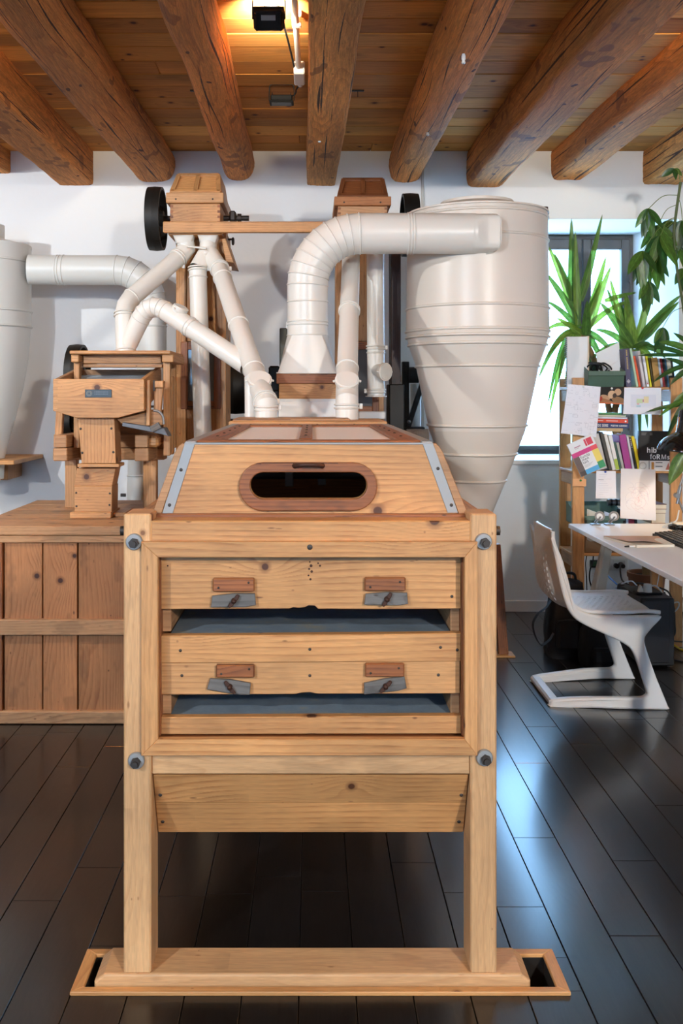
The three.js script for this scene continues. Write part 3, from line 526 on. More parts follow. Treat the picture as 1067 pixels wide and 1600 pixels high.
  part(s, 'inlet_body', cbox(-0.3, 0.27, 0.45, 1.24, -4.38, -4.03, 0.003, 1), M.pineB);
}
{ // moulding round the pit, and its dark lining
  const Z0 = 2.345, o = [X(109, Z0), X(892, Z0), -2.345, -2.528], q = [PIT.x0 + 0.004, PIT.x1 - 0.004, PIT.z1 - 0.002, PIT.z0 + 0.002], y1 = 0.010;
  const t = thing('pit_moulding', 'thin honey-coloured mitred moulding laid on the dark floor round the sunk foot beam', 'moulding', [(o[0] + o[1]) / 2, 0, -2.44]);
  for (const p of [[[o[0], o[2]], [o[1], o[2]], [q[1], q[2]], [q[0], q[2]]], [[o[1], o[3]], [o[0], o[3]], [q[0], q[3]], [q[1], q[3]]], [[o[0], o[3]], [o[0], o[2]], [q[0], q[2]], [q[0], q[3]]], [[o[1], o[2]], [o[1], o[3]], [q[1], q[3]], [q[1], q[2]]]]) part(t, 'moulding_strip', slabY(p, 0.0, y1, 0.002, Math.abs(p[0][0] - p[1][0]) > 0.5 ? 0 : 2), M.shelfPine);
  const w = (a, b, c, d) => cbox(a, b, -0.15, -0.001, c, d, 0);
  structure('pit_lining', merge([w(PIT.x0 - 0.004, PIT.x0 + 0.001, PIT.z0, PIT.z1), w(PIT.x1 - 0.001, PIT.x1 + 0.004, PIT.z0, PIT.z1), w(PIT.x0, PIT.x1, PIT.z0 - 0.004, PIT.z0 + 0.001), w(PIT.x0, PIT.x1, PIT.z1 - 0.001, PIT.z1 + 0.004)]), M.darkGap);
}
// ───────────── lamps ─────────────
M.lampBlack = mat({ color: 0x0f0f0f, roughness: 0.75 });
M.glow = mat({ color: 0xfff0d8, emissive: new THREE.Color(1, 0.8, 0.5), emissiveIntensity: 6, roughness: 0.5 });
M.offGlass = mat({ color: 0x1c1b1a, roughness: 0.45 });
// floodlight hung from the ceiling in a wire bracket; tip: turn about x, 0 = face straight up
function floodlight(x, y, z, label, tip, power, color, angle = 1.15, group, lit = true, yaw = 0, soft = 2.2) {
  const t = thing('floodlight', label, 'floodlight', [x, y, z], group), rot = new THREE.Matrix4().makeRotationY(yaw).multiply(new THREE.Matrix4().makeRotationX(tip)), put = (g) => { g.applyMatrix4(rot); g.translate(x, y, z); return g; };
  const fins = []; for (const i of [-0.05, 0.047]) fins.push(cbox(i, i + 0.003, -0.034, -0.02, -0.036, 0.036, 0.001));
  part(t, 'housing', put(merge([cbox(-0.058, 0.058, -0.022, 0.012, -0.042, 0.042, 0.006), cbox(-0.064, 0.064, 0.008, 0.018, -0.047, 0.047, 0.003), ...fins])), M.lampBlack);
  part(t, 'rating_plate', put(cbox(-0.03, 0.028, -0.0245, -0.0215, 0.006, 0.028, 0.0005)), mat({ color: 0x9a9a98, roughness: 0.5 }));
  part(t, 'lens', put(cbox(-0.052, 0.052, 0.0175, 0.0195, -0.036, 0.036, 0)), lit ? M.glow : M.offGlass);
  const yc = CEIL - y - 0.002;
  part(t, 'bracket', tube([V(x - 0.066, y, z), V(x - 0.066, y + yc * 0.6, z), V(x - 0.06, y + yc * 0.96, z), V(x - 0.03, y + yc, z), V(x + 0.03, y + yc, z), V(x + 0.06, y + yc * 0.96, z), V(x + 0.066, y + yc * 0.6, z), V(x + 0.066, y, z)], 0.003, 50, 6), M.blackIron);
  if (!lit) return t;
  const d = V(0, 1, 0).applyMatrix4(rot), s = new THREE.SpotLight(color, power, 0, angle, 0.5, 2);
  s.position.copy(d).multiplyScalar(0.03).add(V(x, y, z)); s.target.position.copy(s.position).add(d); s.castShadow = true; s.shadow.radius = soft; s.shadow.mapSize.set(1024, 1024);
  s.name = 'floodlight_beam'; scene.add(s, s.target); return t;
}
{
  const z1 = 3.92, z2 = 5.1;
  floodlight(X(420, z1), Y(30, z1) + 0.0, -z1, 'black floodlight nearest the camera, lit and turned to the ceiling boards', -0.75, CEILING_LAMPS * 1.6, WARM, 0.95);
  floodlight(X(440, z2), Y(157, z2) + 0.0, -z2, 'small black floodlight by the wall below the end of the white conduit', 3.2, 0, WARM, 1, undefined, false);
  // unseen uplights out of view, placed to brighten the ceiling and beams
  floodlight(-1.33, 2.98, -2.6, 'unseen black floodlight between the beams, out of view, lighting the ceiling at the left', -0.5, CEILING_LAMPS * 4.5, WARM, 1.3);
  floodlight(1.45, 2.98, -2.6, 'unseen black floodlight between the beams, out of view, lighting the ceiling at the right', -0.5, CEILING_LAMPS * 4.5, WARM, 1.3);
  floodlight(0.35, 2.98, -1.6, 'unseen black floodlight between the beams near the camera, lighting the ceiling boards', -0.4, CEILING_LAMPS * 4.5, WARM, 1.3);
  // unseen lamps out of view, placed to light the machines and back wall
  floodlight(2.15, 2.88, 2.9, 'unseen black floodlight behind the camera, lighting the machines from the right', -Math.PI / 2 - 0.26, UNSEEN_KEY_LAMP, SOFTWARM, 0.8, undefined, true, 0.33, 9);
  floodlight(-2.4, 2.88, 1.2, 'unseen black floodlight behind the camera, lighting the machines from the left', -Math.PI / 2 - 0.25, UNSEEN_LEFT_LAMP, COOL, 0.85, undefined, true, -0.3, 3);
  floodlight(-3.1, 2.9, -2.9, 'unseen black floodlight out of view at the left, lighting the back wall', -Math.PI / 2 - 0.45, UNSEEN_WALL_LAMP, COOL, 0.95, undefined, true, -0.5, 1.6);
  // conduit, junction and leads beside the centre beam
  const c = thing('ceiling_conduit', 'white plastic conduit with junction box along the left of the squared centre beam', 'conduit', [X(464, 4.6), Y(60, 4.6), -4.6]);
  const a = P(460.5, 0, 4.0), b = P(466.5, 92, 4.78); a.y = b.y = CEIL - 0.055;
  const a2 = V(X(459, 3.9), CEIL - 0.05, -3.2), b2 = V(X(466.5, 4.72), CEIL - 0.05, -4.72);
  part(c, 'conduit_pipe', rod(a2, b2, 0.0135, 0.0135, 16), M.trimWhite);
  part(c, 'clip', cbox(b2.x - 0.02, b2.x + 0.02, CEIL - 0.07, CEIL, -4.14, -4.11, 0.003), M.trimWhite);
  part(c, 'junction_box', merge([cbox(b2.x - 0.024, b2.x + 0.03, CEIL - 0.085, CEIL - 0.02, -4.86, -4.68, 0.006), rod(V(b2.x + 0.006, CEIL - 0.07, -4.86), V(b2.x + 0.006, CEIL - 0.07, -4.89), 0.014)]), M.trimWhite);
  part(c, 'lead', tube([P(410, 20, z1), V(X(414, z1), CEIL - 0.05, -z1 - 0.03), V(X(432, z1), CEIL - 0.04, -z1 - 0.05), V(X(446, 4.3), CEIL - 0.05, -4.2), V(X(454, 4.5), CEIL - 0.04, -4.5), V(X(460, 4.68), CEIL - 0.05, -4.7)], 0.005, 50, 8), M.lampBlack);
  part(c, 'lead', tube([V(b2.x + 0.006, CEIL - 0.07, -4.88), V(X(463, 5.0), CEIL - 0.06, -5.0), V(X(462, 5.12), CEIL - 0.04, -5.12), V(X(458, 5.2), CEIL - 0.03, -5.2), V(X(452, 5.15), CEIL - 0.05, -5.15), P(449, 154, z2)], 0.004, 40, 8), M.lampBlack);
  for (const [px, py, z, l] of [[310, 167, 5.2, 'small dark slot with a fitting in a ceiling board left of the slim log beam'], [556, 177, 5.2, 'small dark fitting on a ceiling board right of the centre beam']]) { const p = P(px, py, z); solo('ceiling_fitting', merge([cbox(p.x - 0.045, p.x + 0.045, CEIL - 0.006, CEIL, -z - 0.012, -z + 0.012, 0.002), rod(V(p.x + 0.01, CEIL, -z), V(p.x + 0.01, CEIL - 0.04, -z + 0.01), 0.002, 0.002, 6)]), M.blackIron, l, 'fitting'); }
}
// ───────────── white sheet-metal ducts, cyclones and the two bucket elevators ─────────────
M.paint = mat({ color: 0xe3ddd2, roughness: 0.34, bumpMap: M.plasterBump, bumpScale: 0.0006 });
M.paintCool = mat({ color: 0xe0ded6, roughness: 0.36, bumpMap: M.plasterBump, bumpScale: 0.0006 });
M.paintWarm = mat({ color: 0xe0d5c7, roughness: 0.34, bumpMap: M.plasterBump, bumpScale: 0.0008 });
const arcPts = (c, r, a0, a1, n, z) => Array.from({ length: n + 1 }, (_, i) => { const a = lerp(a0, a1, i / n); return V(c[0] + r * Math.cos(a), c[1] + r * Math.sin(a), z); });
const gores = (parent, pts, r, m, t = 0.0035) => { for (let i = 1; i < pts.length - 1; i++) { const d0 = pts[i].clone().sub(pts[i - 1]).normalize(), d1 = pts[i + 1].clone().sub(pts[i]).normalize(); part(parent, 'seam_bead', bead(pts[i], d0, r, t, d0.clone().add(d1)), m); } };
const along = (a, b, t) => a.clone().lerp(b, t);
// round inspection lid with a strap and catch on a pipe, facing n
function lid(parent, c, n, r, m) {
  const o = part(parent, 'inspection_lid', lathe(crisp([[0, 0.012], [r * 0.86, 0.012], [r * 0.9, 0.008], [r, 0.008], [r, -0.008], [r * 0.8, -0.03]]), c, 28, n), m);
  const s = n.clone().cross(V(0, 1, 0)).normalize();
  for (const k of [-1, 1]) part(o, 'catch', rod(c.clone().addScaledVector(s, k * r * 0.86), c.clone().addScaledVector(s, k * r * 1.16).addScaledVector(n, -0.004), 0.007, 0.005, 8), m);
}
// bolted clamp band: two beads with a lug
function clampBand(parent, p, d, r, m, side = V(1, 0, 0)) { d = d.clone().normalize(); const e = d.clone().multiplyScalar(0.008); part(parent, 'clamp_ring', merge([bead(p.clone().add(e), d, r + 0.003, 0.0035), bead(p.clone().sub(e), d, r + 0.003, 0.0035), cbox(-0.008, 0.008, -0.012, 0.012, -0.008, 0.008, 0.002).translate(p.x + side.x * (r + 0.01), p.y + side.y * (r + 0.01), p.z + side.z * (r + 0.01))]), m); }

{ // big cyclone
  const z = 5.3, c = V(X(745, z), 0, -z), k = z / F, m = M.paintWarm, y = (p) => Y(p, z), r0 = 0.382;
  const t = thing('cyclone', 'very large cream-painted sheet metal cyclone with a long cone, right of the sifting machine', 'cyclone', [c.x, 0, c.z]);
  part(t, 'drum', lathe(crisp([[r0, y(338)], [r0 + 0.004, y(430)], [r0 + 0.008, y(522)]]), c, 72), m);
  part(t, 'cone', lathe(crisp([[r0 + 0.008, y(521)], [r0 + 0.004, y(527)], [0.372, y(543)], [0.335, y(572)], [0.262, y(672)], [0.215, y(708)], [0.155, y(752)], [0.075, y(808)], [0.07, 0.62]]), c, 72), m);
  for (const [p, r] of [[345, r0], [380, r0 + 0.001], [484, r0 + 0.006], [519, r0 + 0.008], [528, r0 + 0.007], [540, 0.377], [573, 0.336], [664, 0.27], [708, 0.216], [750, 0.157]]) part(t, 'seam_bead', bead(V(c.x, y(p), c.z), V(0, 1, 0), r, 0.0065), m);
  part(t, 'lid', lathe(crisp([[r0 + 0.006, y(337) - 0.004], [r0 + 0.006, y(337) + 0.006], [r0 * 0.9, y(333)], [0.2, y(321)], [0.2, y(317)], [0.17, y(315)], [0, y(314)]]), c, 64), m);
  const bp = V(X(846, 5.25), y(333), -5.25); part(t, 'lid_bracket', merge([cbox(bp.x - 0.06, bp.x + 0.03, bp.y - 0.0, bp.y + 0.022, bp.z - 0.05, bp.z + 0.03, 0.004), cbox(bp.x + 0.01, bp.x + 0.03, bp.y - 0.03, bp.y + 0.01, bp.z - 0.03, bp.z + 0.02, 0.004)]), M.brownIron);
  part(t, 'sheet_seam', cbox(X(828, 5.0) - 0.003, X(828, 5.0) + 0.003, y(515), y(345), -5.004, -4.998, 0.001), m);
  const st = thing('cyclone_stand', 'wooden stand with a splayed leg on a small foot plate, carrying the large cyclone', 'stand', [c.x, 0, c.z]);
  part(st, 'bin', slab([[c.x - 0.22, 0.62], [c.x + 0.045, 0.62], [c.x + 0.03, 0.25], [c.x - 0.16, 0.25]], -5.5, -5.08, 0.003, 0), M.oldPine);
  for (const [x1, zz] of [[X(783, 5.45), -5.40], [c.x - 0.30, -5.40], [X(752, 5.06), -5.06], [c.x - 0.3, -5.06]]) {
    const sg = Math.sign(x1 - c.x), xt = sg > 0 ? x1 - 0.045 : x1 + 0.04;
    const l = part(st, 'leg', bar(V(xt, Y(850, 5.4), zz), V(x1, 0.012, zz), 0.055, 0.05, 0.003, V(0, 0, 1)), M.redWood);
    part(l, 'foot_plate', cbox(x1 - 0.06, x1 + 0.06, 0, 0.012, zz - 0.05, zz + 0.05, 0.003), M.shelfPine);
  }
  part(st, 'cross_beam', cbox(c.x - 0.33, X(774, 5.4) - 0.03, 0.58, 0.64, -5.42, -5.36, 0.003), M.redWood); part(st, 'cross_beam', cbox(c.x - 0.33, X(752, 5.06) - 0.03, 0.58, 0.64, -5.10, -5.04, 0.003), M.redWood);
}
{ // big duct: square foot, flare, vertical run, gored elbow, level run into the cyclone
  const z = 4.92, k = z / F, r = 0.104, m = M.paint, p = (a, b) => P(a, b, z);
  const t = thing('elbow_duct', 'wide white duct rising from a wooden box and bending over into the large cyclone', 'duct', [X(480, z), Y(583, z), -z]);
  const R0 = 81 * k, cc = [X(480.5, z) + R0, Y(365, z) - R0];
  const arc = arcPts(cc, R0, Math.PI, Math.PI / 2, 9, -z), v0 = p(480.5, 524); v0.x = arc[0].x;
  const h1 = V(X(742, z), Y(365, z), -z), h0 = V(X(641, z), Y(365, z), -z);
  part(t, 'elbow', pipe([v0, ...arc, h0], r, 48), m);
  gores(t, [v0, ...arc, h0], r, m, 0.0035);
  part(t, 'level_run', pipe([h0, h1], r, 48), m);
  // rounded tongue where the duct meets the drum
  { const pts = [], n = 20; const x0 = X(700, z), x1 = X(778, z), cy = Y(365, z), q = 0.05; const rr = [[x0, -r], [x1 - q, -r]]; for (let i = 0; i <= 6; i++) { const a = -Math.PI / 2 + i / 6 * Math.PI / 2; rr.push([x1 - q + q * Math.cos(a), -r + q + q * Math.sin(a)]); } for (let i = 0; i <= 6; i++) { const a = i / 6 * Math.PI / 2; rr.push([x1 - q + q * Math.cos(a), r - q + q * Math.sin(a)]); } rr.push([x0, r]);
    const g = []; for (let i = 0; i <= 24; i++) { } 
    const W = 24, H = 16, pos = [], idx = []; for (let j = 0; j <= H; j++) for (let i = 0; i <= W; i++) { const v = lerp(-1, 1, j / H), xe = x1 - (Math.abs(v) > 1 - q / r ? q - Math.sqrt(Math.max(0, q * q - ((Math.abs(v) - 1 + q / r) * r) ** 2)) : 0), x = lerp(X(735, z), xe, i / W), f = Math.pow(Math.max(0, 1 - Math.pow(Math.abs(v), lerp(2, 5, smooth(i / W, 0, 0.6)))), lerp(0.5, 0.3, smooth(i / W, 0, 0.6))); pos.push(x, cy + v * r, -z - 0.02 * smooth(i / W, 0, 0.6) + f * (r - 0.012 * i / W) + 0.001); }
    for (let j = 0; j < H; j++) for (let i = 0; i < W; i++) { const a = j * (W + 1) + i; idx.push(a, a + 1, a + W + 1, a + 1, a + W + 2, a + W + 1); }
    const gg = new THREE.BufferGeometry(); gg.setAttribute('position', new THREE.Float32BufferAttribute(pos, 3)); gg.setAttribute('uv', new THREE.Float32BufferAttribute(pos.filter((_, i) => i % 3 !== 2), 2)); gg.setIndex(idx); gg.computeVertexNormals();
    part(t, 'inlet_tongue', flat(gg), m);
    const edge = rr.slice(1, -1).map(([x, y]) => V(x, cy + y * 0.99, -z + 0.012 + (Math.abs(y) < r * 0.9 ? 0.075 * (1 - Math.pow(Math.abs(y) / r, 4)) : 0))); part(t, 'seam_bead', tube(edge, 0.003, 40, 6), m); }
  const ux = V(1, 0, 0), uy = V(0, 1, 0);
  for (const x of [637, 641.5, 645.5]) part(t, 'seam_bead', bead(V(X(x, z), Y(365, z), -z), ux, r, 0.0035), m);
  for (const y of [472, 503, 508, 524]) part(t, 'seam_bead', bead(V(v0.x, Y(y, z), -z), uy, r, 0.0035), m);
  part(t, 'lug', cbox(X(447.5, z), X(451, z), Y(514, z), Y(502, z), -z - 0.01, -z + 0.01, 0.002), m);
  // square-to-round flare
  const A = [], B = [], x0 = X(435, z), x1 = X(526, z), hw = (x1 - x0) / 2, n = 64, pos = [], idx = [], cx = (x0 + x1) / 2;
  for (let i = 0; i <= n; i++) { const a = i / n * 2 * Math.PI, c = Math.cos(a), s = Math.sin(a), q = 1 / Math.max(Math.abs(c), Math.abs(s)); pos.push(v0.x + c * r, v0.y, -z + s * r, cx + c * q * hw, Y(583.5, z), -z + s * q * hw * 0.8); }
  for (let i = 0; i < n; i++) { const a = 2 * i; idx.push(a, a + 2, a + 1, a + 1, a + 2, a + 3); }
  const g = new THREE.BufferGeometry(); g.setAttribute('position', new THREE.Float32BufferAttribute(pos, 3)); g.setAttribute('uv', new THREE.Float32BufferAttribute(new Array(pos.length / 3 * 2).fill(0).map((_, i) => pos[(i >> 1) * 3 + (i & 1)]), 2)); g.setIndex(idx); g.computeVertexNormals();
  part(t, 'flare', flat(g), m); part(t, 'flange', cbox(x0 - 0.006, x1 + 0.006, Y(584.5, z), Y(582.5, z), -z - hw * 0.8 - 0.006, -z + hw * 0.8 + 0.006, 0.001), m);
  // wooden box and cloth sleeve under it
  const b = thing('aspiration_box', 'wooden box under the flared duct with red top band and white cloth sleeve', 'box', [cx, 0, -z]), d = hw * 0.8;
  part(b, 'top_band', cbox(X(433, z), X(527, z), Y(600, z), Y(584.5, z), -z - d, -z + d, 0.003, 0), M.redWood, 'reddish band'); part(b, 'front_board', cbox(X(437, z), X(525, z), Y(623, z), Y(600, z), -z - d, -z + d - 0.006, 0.002, 0), M.pine);
  part(b, 'batten', cbox(X(439, z), X(525, z), Y(627.5, z), Y(623, z), -z - d, -z + d - 0.002, 0.001, 0), M.trimWhite);
  { const W = 20, H = 14, nn = noise2(71, 8, 6), pos2 = [], id = [], uv2 = []; const zz = -z + d - 0.004; for (let j = 0; j <= H; j++) for (let i = 0; i <= W; i++) { const u = i / W, v = j / H; pos2.push(lerp(X(436.5, z), X(525, z), u), lerp(Y(662, z), Y(626.5, z), v), zz + 0.006 * nn(u * 8, v * 6) + 0.012 * Math.sin(v * 3.1)); uv2.push(u * 0.3, v * 0.12); }
    for (let j = 0; j < H; j++) for (let i = 0; i < W; i++) { const a = j * (W + 1) + i; id.push(a, a + 1, a + W + 1, a + 1, a + W + 2, a + W + 1); }
    const cg = new THREE.BufferGeometry(); cg.setAttribute('position', new THREE.Float32BufferAttribute(pos2, 3)); cg.setAttribute('uv', new THREE.Float32BufferAttribute(uv2, 2)); cg.setIndex(id); cg.computeVertexNormals(); part(b, 'cloth_sleeve', flat(cg), M.cloth, 'white cloth sleeve'); }
  part(b, 'carcass', cbox(X(440, z), X(522, z), 0, Y(623, z), -z - d + 0.01, -z + d - 0.03, 0.002, 1), M.oldPine);
}
// ── bucket elevators ──
function elevator(label, o) {
  const { zf, zb, xL, xR, wood, lidWood } = o, t = thing('bucket_elevator', label, 'elevator', [(xL + xR) / 2, 0, -(zf + zb) / 2]);
  const y = (p) => Y(p, zf), w = xR - xL, e = 0.022;
  // column of three boards with a framed glass in the lower half
  const cL = o.cL, cR = o.cR, zc = o.zc, cw = cR - cL, yTop = y(o.yBox1) + 0.02;
  part(t, 'column_board', cbox(cL, cL + cw * 0.2, 0, yTop, -zb + 0.05, -zc, 0.003, 1), wood); part(t, 'column_board', cbox(cR - cw * 0.2, cR, 0, yTop, -zb + 0.05, -zc, 0.003, 1), wood);
  part(t, 'column_board', cbox(cL + cw * 0.2 + 0.002, cR - cw * 0.2 - 0.002, Y(o.yw0 - 12, zc), yTop, -zb + 0.06, -zc - 0.012, 0.003, 1), wood);
  const wy0 = Y(o.yw1 + 9, zc), wy1 = Y(o.yw0 - 11, zc), f = part(t, 'window_frame', merge([cbox(cL + cw * 0.1, cL + cw * 0.24, wy0, wy1, -zc - 0.01, -zc + 0.012, 0.003, 1), cbox(cR - cw * 0.24, cR - cw * 0.1, wy0, wy1, -zc - 0.01, -zc + 0.012, 0.003, 1), cbox(cL + cw * 0.24, cR - cw * 0.24, wy1 - 0.045, wy1, -zc - 0.01, -zc + 0.012, 0.003, 0), cbox(cL + cw * 0.24, cR - cw * 0.24, wy0, wy0 + 0.045, -zc - 0.01, -zc + 0.012, 0.003, 0)]), M.redWood);
  part(f, 'pane', cbox(cL + cw * 0.22, cR - cw * 0.22, wy0 + 0.03, wy1 - 0.03, -zc - 0.006, -zc - 0.003, 0), M.paneGrey);
  part(t, 'lower_board', cbox(cL + cw * 0.2, cR - cw * 0.2, 0, wy0, -zb + 0.06, -zc - 0.01, 0.003, 1), wood);
  // head: box, band, hipped lid with two sunk panels
  const hb = part(t, 'head_box', cbox(xL + e * 0.3, xR - e * 0.3, y(o.yBox1), y(o.yBand1), -zb, -zf, 0.003, 0), wood);
  for (let i = 0; i < 5; i++) for (const xx of [xL + e * 0.3, xR - e * 0.3 - 0.016]) part(hb, 'joint_finger', cbox(xx, xx + 0.016, lerp(y(o.yBox1), y(o.yBand1), 0.1 + i * 0.19), lerp(y(o.yBox1), y(o.yBand1), 0.19 + i * 0.19), -zf - 0.01, -zf + 0.0012, 0.0006, 2), M.redWood);
  part(t, 'band', cbox(xL - e * 0.6, xR + e * 0.6, y(o.yBand1), y(o.yBand0), -zb - 0.02, -zf + e, 0.003, 0), o.bandWood);
  for (const tt of [0.14, 0.84]) screw(t, V(lerp(xL, xR, tt), (y(o.yBand1) + y(o.yBand0)) / 2 - 0.008, -zf + e), 0.005, 'screw');
  { const y0 = y(o.yBand0), y1 = Y(o.yLid, zf + 0.1), i0 = 0.0, s = 0.045, zs = 0.11, A = [[xL, y0, -zf], [xR, y0, -zf], [xR, y0, -zb], [xL, y0, -zb]], B = [[xL + s * 0.7, y1, -zf - zs], [xR - s * 0.4, y1, -zf - zs], [xR - s * 0.4, y1, -zb + zs * 0.4], [xL + s * 0.7, y1, -zb + zs * 0.4]];
    const pos = []; const q = (a, b, c, d) => pos.push(...a, ...b, ...c, ...a, ...c, ...d); for (let i = 0; i < 4; i++) { const j = (i + 1) % 4; q(A[i], A[j], B[j], B[i]); } q(B[0], B[1], B[2], B[3]);
    const g = new THREE.BufferGeometry(); g.setAttribute('position', new THREE.Float32BufferAttribute(pos, 3)); g.computeVertexNormals(); const ld = part(t, 'lid', gridUV(g, 0), lidWood);
    const L = (u, v, d = 0) => { const a = V(...A[0]).lerp(V(...A[1]), u), b = V(...B[0]).lerp(V(...B[1]), u); const n = V(0, zs, y1 - y0).normalize(); return a.lerp(b, v).addScaledVector(n, d); };
    const frame = (u0, u1, v0, v1) => bar(L(u0, v0, 0.004), L(u1, v1, 0.004), 0.026, 0.012, 0.002, V(0, zs, y1 - y0));
    for (const [a, b, c, d] of [[0.02, 0.98, 0.07, 0.07], [0.03, 0.97, 0.93, 0.93], [0.05, 0.05, 0.05, 0.95], [0.5, 0.5, 0.05, 0.95], [0.95, 0.95, 0.05, 0.95]]) part(ld, 'lid_rail', frame(a, b, c, d), lidWood); }
  part(t, 'bottom_board', cbox(xL - 0.004, xR + 0.004, y(o.yBox1 + 5), y(o.yBox1), -zb, -zf + 0.006, 0.002, 0), wood);
  return t;
}
M.paneGrey = mat({ color: 0x6e7072, roughness: 0.12 });
// pulley with a rim, hub and spokes, axle along x
function pulley(name, label, x0, x1, y, z, r, axle) {
  const t = thing(name, label, 'pulley', [(x0 + x1) / 2, y, z]), c = V((x0 + x1) / 2, y, z), w = (x1 - x0) / 2, ax = V(1, 0, 0);
  part(t, 'rim', lathe(crisp([[r * 0.9, -w], [r - 0.003, -w], [r, 0], [r - 0.003, w], [r * 0.9, w], [r * 0.9, -w]]), c, 48, ax), M.blackIron);
  part(t, 'hub', lathe(crisp([[0.018, -w], [0.045, -w], [0.045, w * 1.1], [0.018, w * 1.1]]), c, 24, ax), M.blackIron);
  for (let i = 0; i < 5; i++) { const a = i * 1.2566 + 0.3; part(t, 'spoke', rod(c.clone().add(V(0, Math.cos(a) * 0.035, Math.sin(a) * 0.035)), c.clone().add(V(0, Math.cos(a) * r * 0.93, Math.sin(a) * r * 0.93)), 0.016, 0.012, 10), M.blackIron); }
  part(t, 'axle', rod(V(Math.min(x0, axle), y, z), V(Math.max(x1, axle), y, z), 0.017), M.iron);
  return t;
}
{
  const zf = 5.3, zb = 5.78;
  const t = elevator('light pine bucket elevator with panelled head and drive wheel, left of the centre', { zf, zb, xL: X(264, zf), xR: X(346, zf), cL: X(275, 5.42), cR: X(353, 5.42), zc: 5.42, wood: M.pine, lidWood: M.pine, bandWood: M.pineB, yBand0: 302, yBand1: 318, yBox1: 362, yLid: 272, yw0: 545, yw1: 630 });
  part(t, 'foot_bracket', slab([[X(346, zf), Y(372, zf)], [X(352, zf), Y(372, zf)], [X(366, 5.35), Y(412, 5.35)], [X(352, zf), Y(408, zf)]].reverse(), -5.7, -5.32, 0.003, 2), M.pineB);
  part(t, 'bearing', merge([cbox(X(359, 5.5), X(369, 5.5), Y(347, 5.5), Y(331, 5.5), -5.56, -5.46, 0.008), rod(V(X(340, 5.5), Y(341, 5.5), -5.5), V(X(389, 5.5), Y(341, 5.5), -5.5), 0.015), rod(V(X(371, 5.5), Y(341, 5.5), -5.5), V(X(377, 5.5), Y(341, 5.5), -5.5), 0.027, 0.027, 6)]), M.iron);
  part(t, 'eye_bolt', merge([rod(V(X(356, 5.5), Y(374, 5.5), -5.5), V(X(364, 5.5), Y(374, 5.5), -5.5), 0.006), bead(V(X(364, 5.5), Y(377, 5.5), -5.5), V(1, 0, 0), 0.016, 0.006)]), M.iron);
  pulley('drive_pulley', 'dark iron belt pulley on the left side of the light pine elevator head', X(231, 5.45), X(257, 5.55), Y(342, 5.5), -5.5, 0.182, X(270, 5.5));
  const t2 = elevator('darker pine bucket elevator half hidden behind the elbow duct and its white pipes', { zf: 5.4, zb: 5.88, xL: X(526, 5.4), xR: X(607, 5.4), cL: X(525, 5.5), cR: X(600, 5.5), zc: 5.52, wood: M.oldPine, lidWood: tinted(M.oldPine, 0xb08a6c), bandWood: tinted(M.oldPine, 0xf0d0b0), yBand0: 308, yBand1: 322, yBox1: 362, yLid: 279, yw0: 545, yw1: 638 });
  part(t2, 'base_casting', cbox(X(560, 5.45), X(602, 5.45), Y(655, 5.45), Y(643, 5.45), -5.6, -5.44, 0.006), M.trimWhite);
  pulley('drive_pulley', 'dark iron belt pulley between the darker elevator head and the large cyclone', X(628, 5.78), X(652, 5.78), Y(352, 5.78), -5.78, 0.19, X(600, 5.78));
  const zz = 5.25; const b = solo('tie_beam', cbox(X(254.5, zz), X(512, zz), Y(363, zz), Y(346, zz), -zz - 0.035, -zz, 0.004, 0), M.pine, 'long light pine beam tying the two elevator heads together', 'beam');
  const g = thing('belt_guard', 'tall dark wooden belt casing standing between the darker elevator and the large cyclone', 'belt casing', [X(618, 5.6), 0, -5.6]);
  part(g, 'casing', cbox(X(611, 5.55), X(626, 5.55), Y(676, 5.55), Y(372, 5.55), -5.72, -5.55, 0.004, 1), tinted(M.redWood, 0x5a4a40)); part(g, 'boot', cbox(X(609, 5.5), X(633, 5.5), Y(690, 5.5), Y(600, 5.5), -5.76, -5.54, 0.006, 1), M.blackIron);
  part(g, 'foot', cbox(X(612, 5.55), X(624, 5.55), 0, Y(686, 5.55), -5.7, -5.58, 0.004, 1), M.blackIron);
  part(g, 'plumb', rod(V(X(613.5, 5.5), Y(690, 5.5), -5.54), V(X(613.5, 5.5), Y(669, 5.5), -5.54), 0.009), M.iron);
  // gear frame and its pulley under the cyclone
  const zq = 5.95, d = thing('gear_frame', 'black iron gear frame with slanted stay beside the cone of the large cyclone', 'machine frame', [X(643, zq), 0, -zq]);
  part(d, 'standard', cbox(X(628, zq), X(639, zq), 0, Y(565, zq), -zq - 0.05, -zq + 0.02, 0.004), M.blackIron); part(d, 'stay', bar(P(660, 598, zq), P(637, 668, zq), 0.03, 0.05, 0.004, V(0, 0, 1)), M.blackIron); part(d, 'wheel', lathe(crisp([[0, -0.03], [0.05, -0.03], [0.05, 0.03], [0, 0.03]]), P(646, 586, zq), 24, V(1, 0, 0)), M.blackIron);
  part(d, 'shelf', cbox(X(625, zq), X(662, zq), Y(672, zq), Y(667, zq), -zq - 0.06, -zq + 0.06, 0.003), M.blackIron); part(d, 'knob', lathe([[0, 0.012], [0.01, 0.008], [0.012, 0]], P(639, 659, zq - 0.03), 12, V(0, 0, 1)), M.steel);
  part(d, 'back_pipe', rod(V(X(652, zq), 0, -zq - 0.1), V(X(652, zq), Y(600, zq), -zq - 0.1), 0.035), M.paintCool);
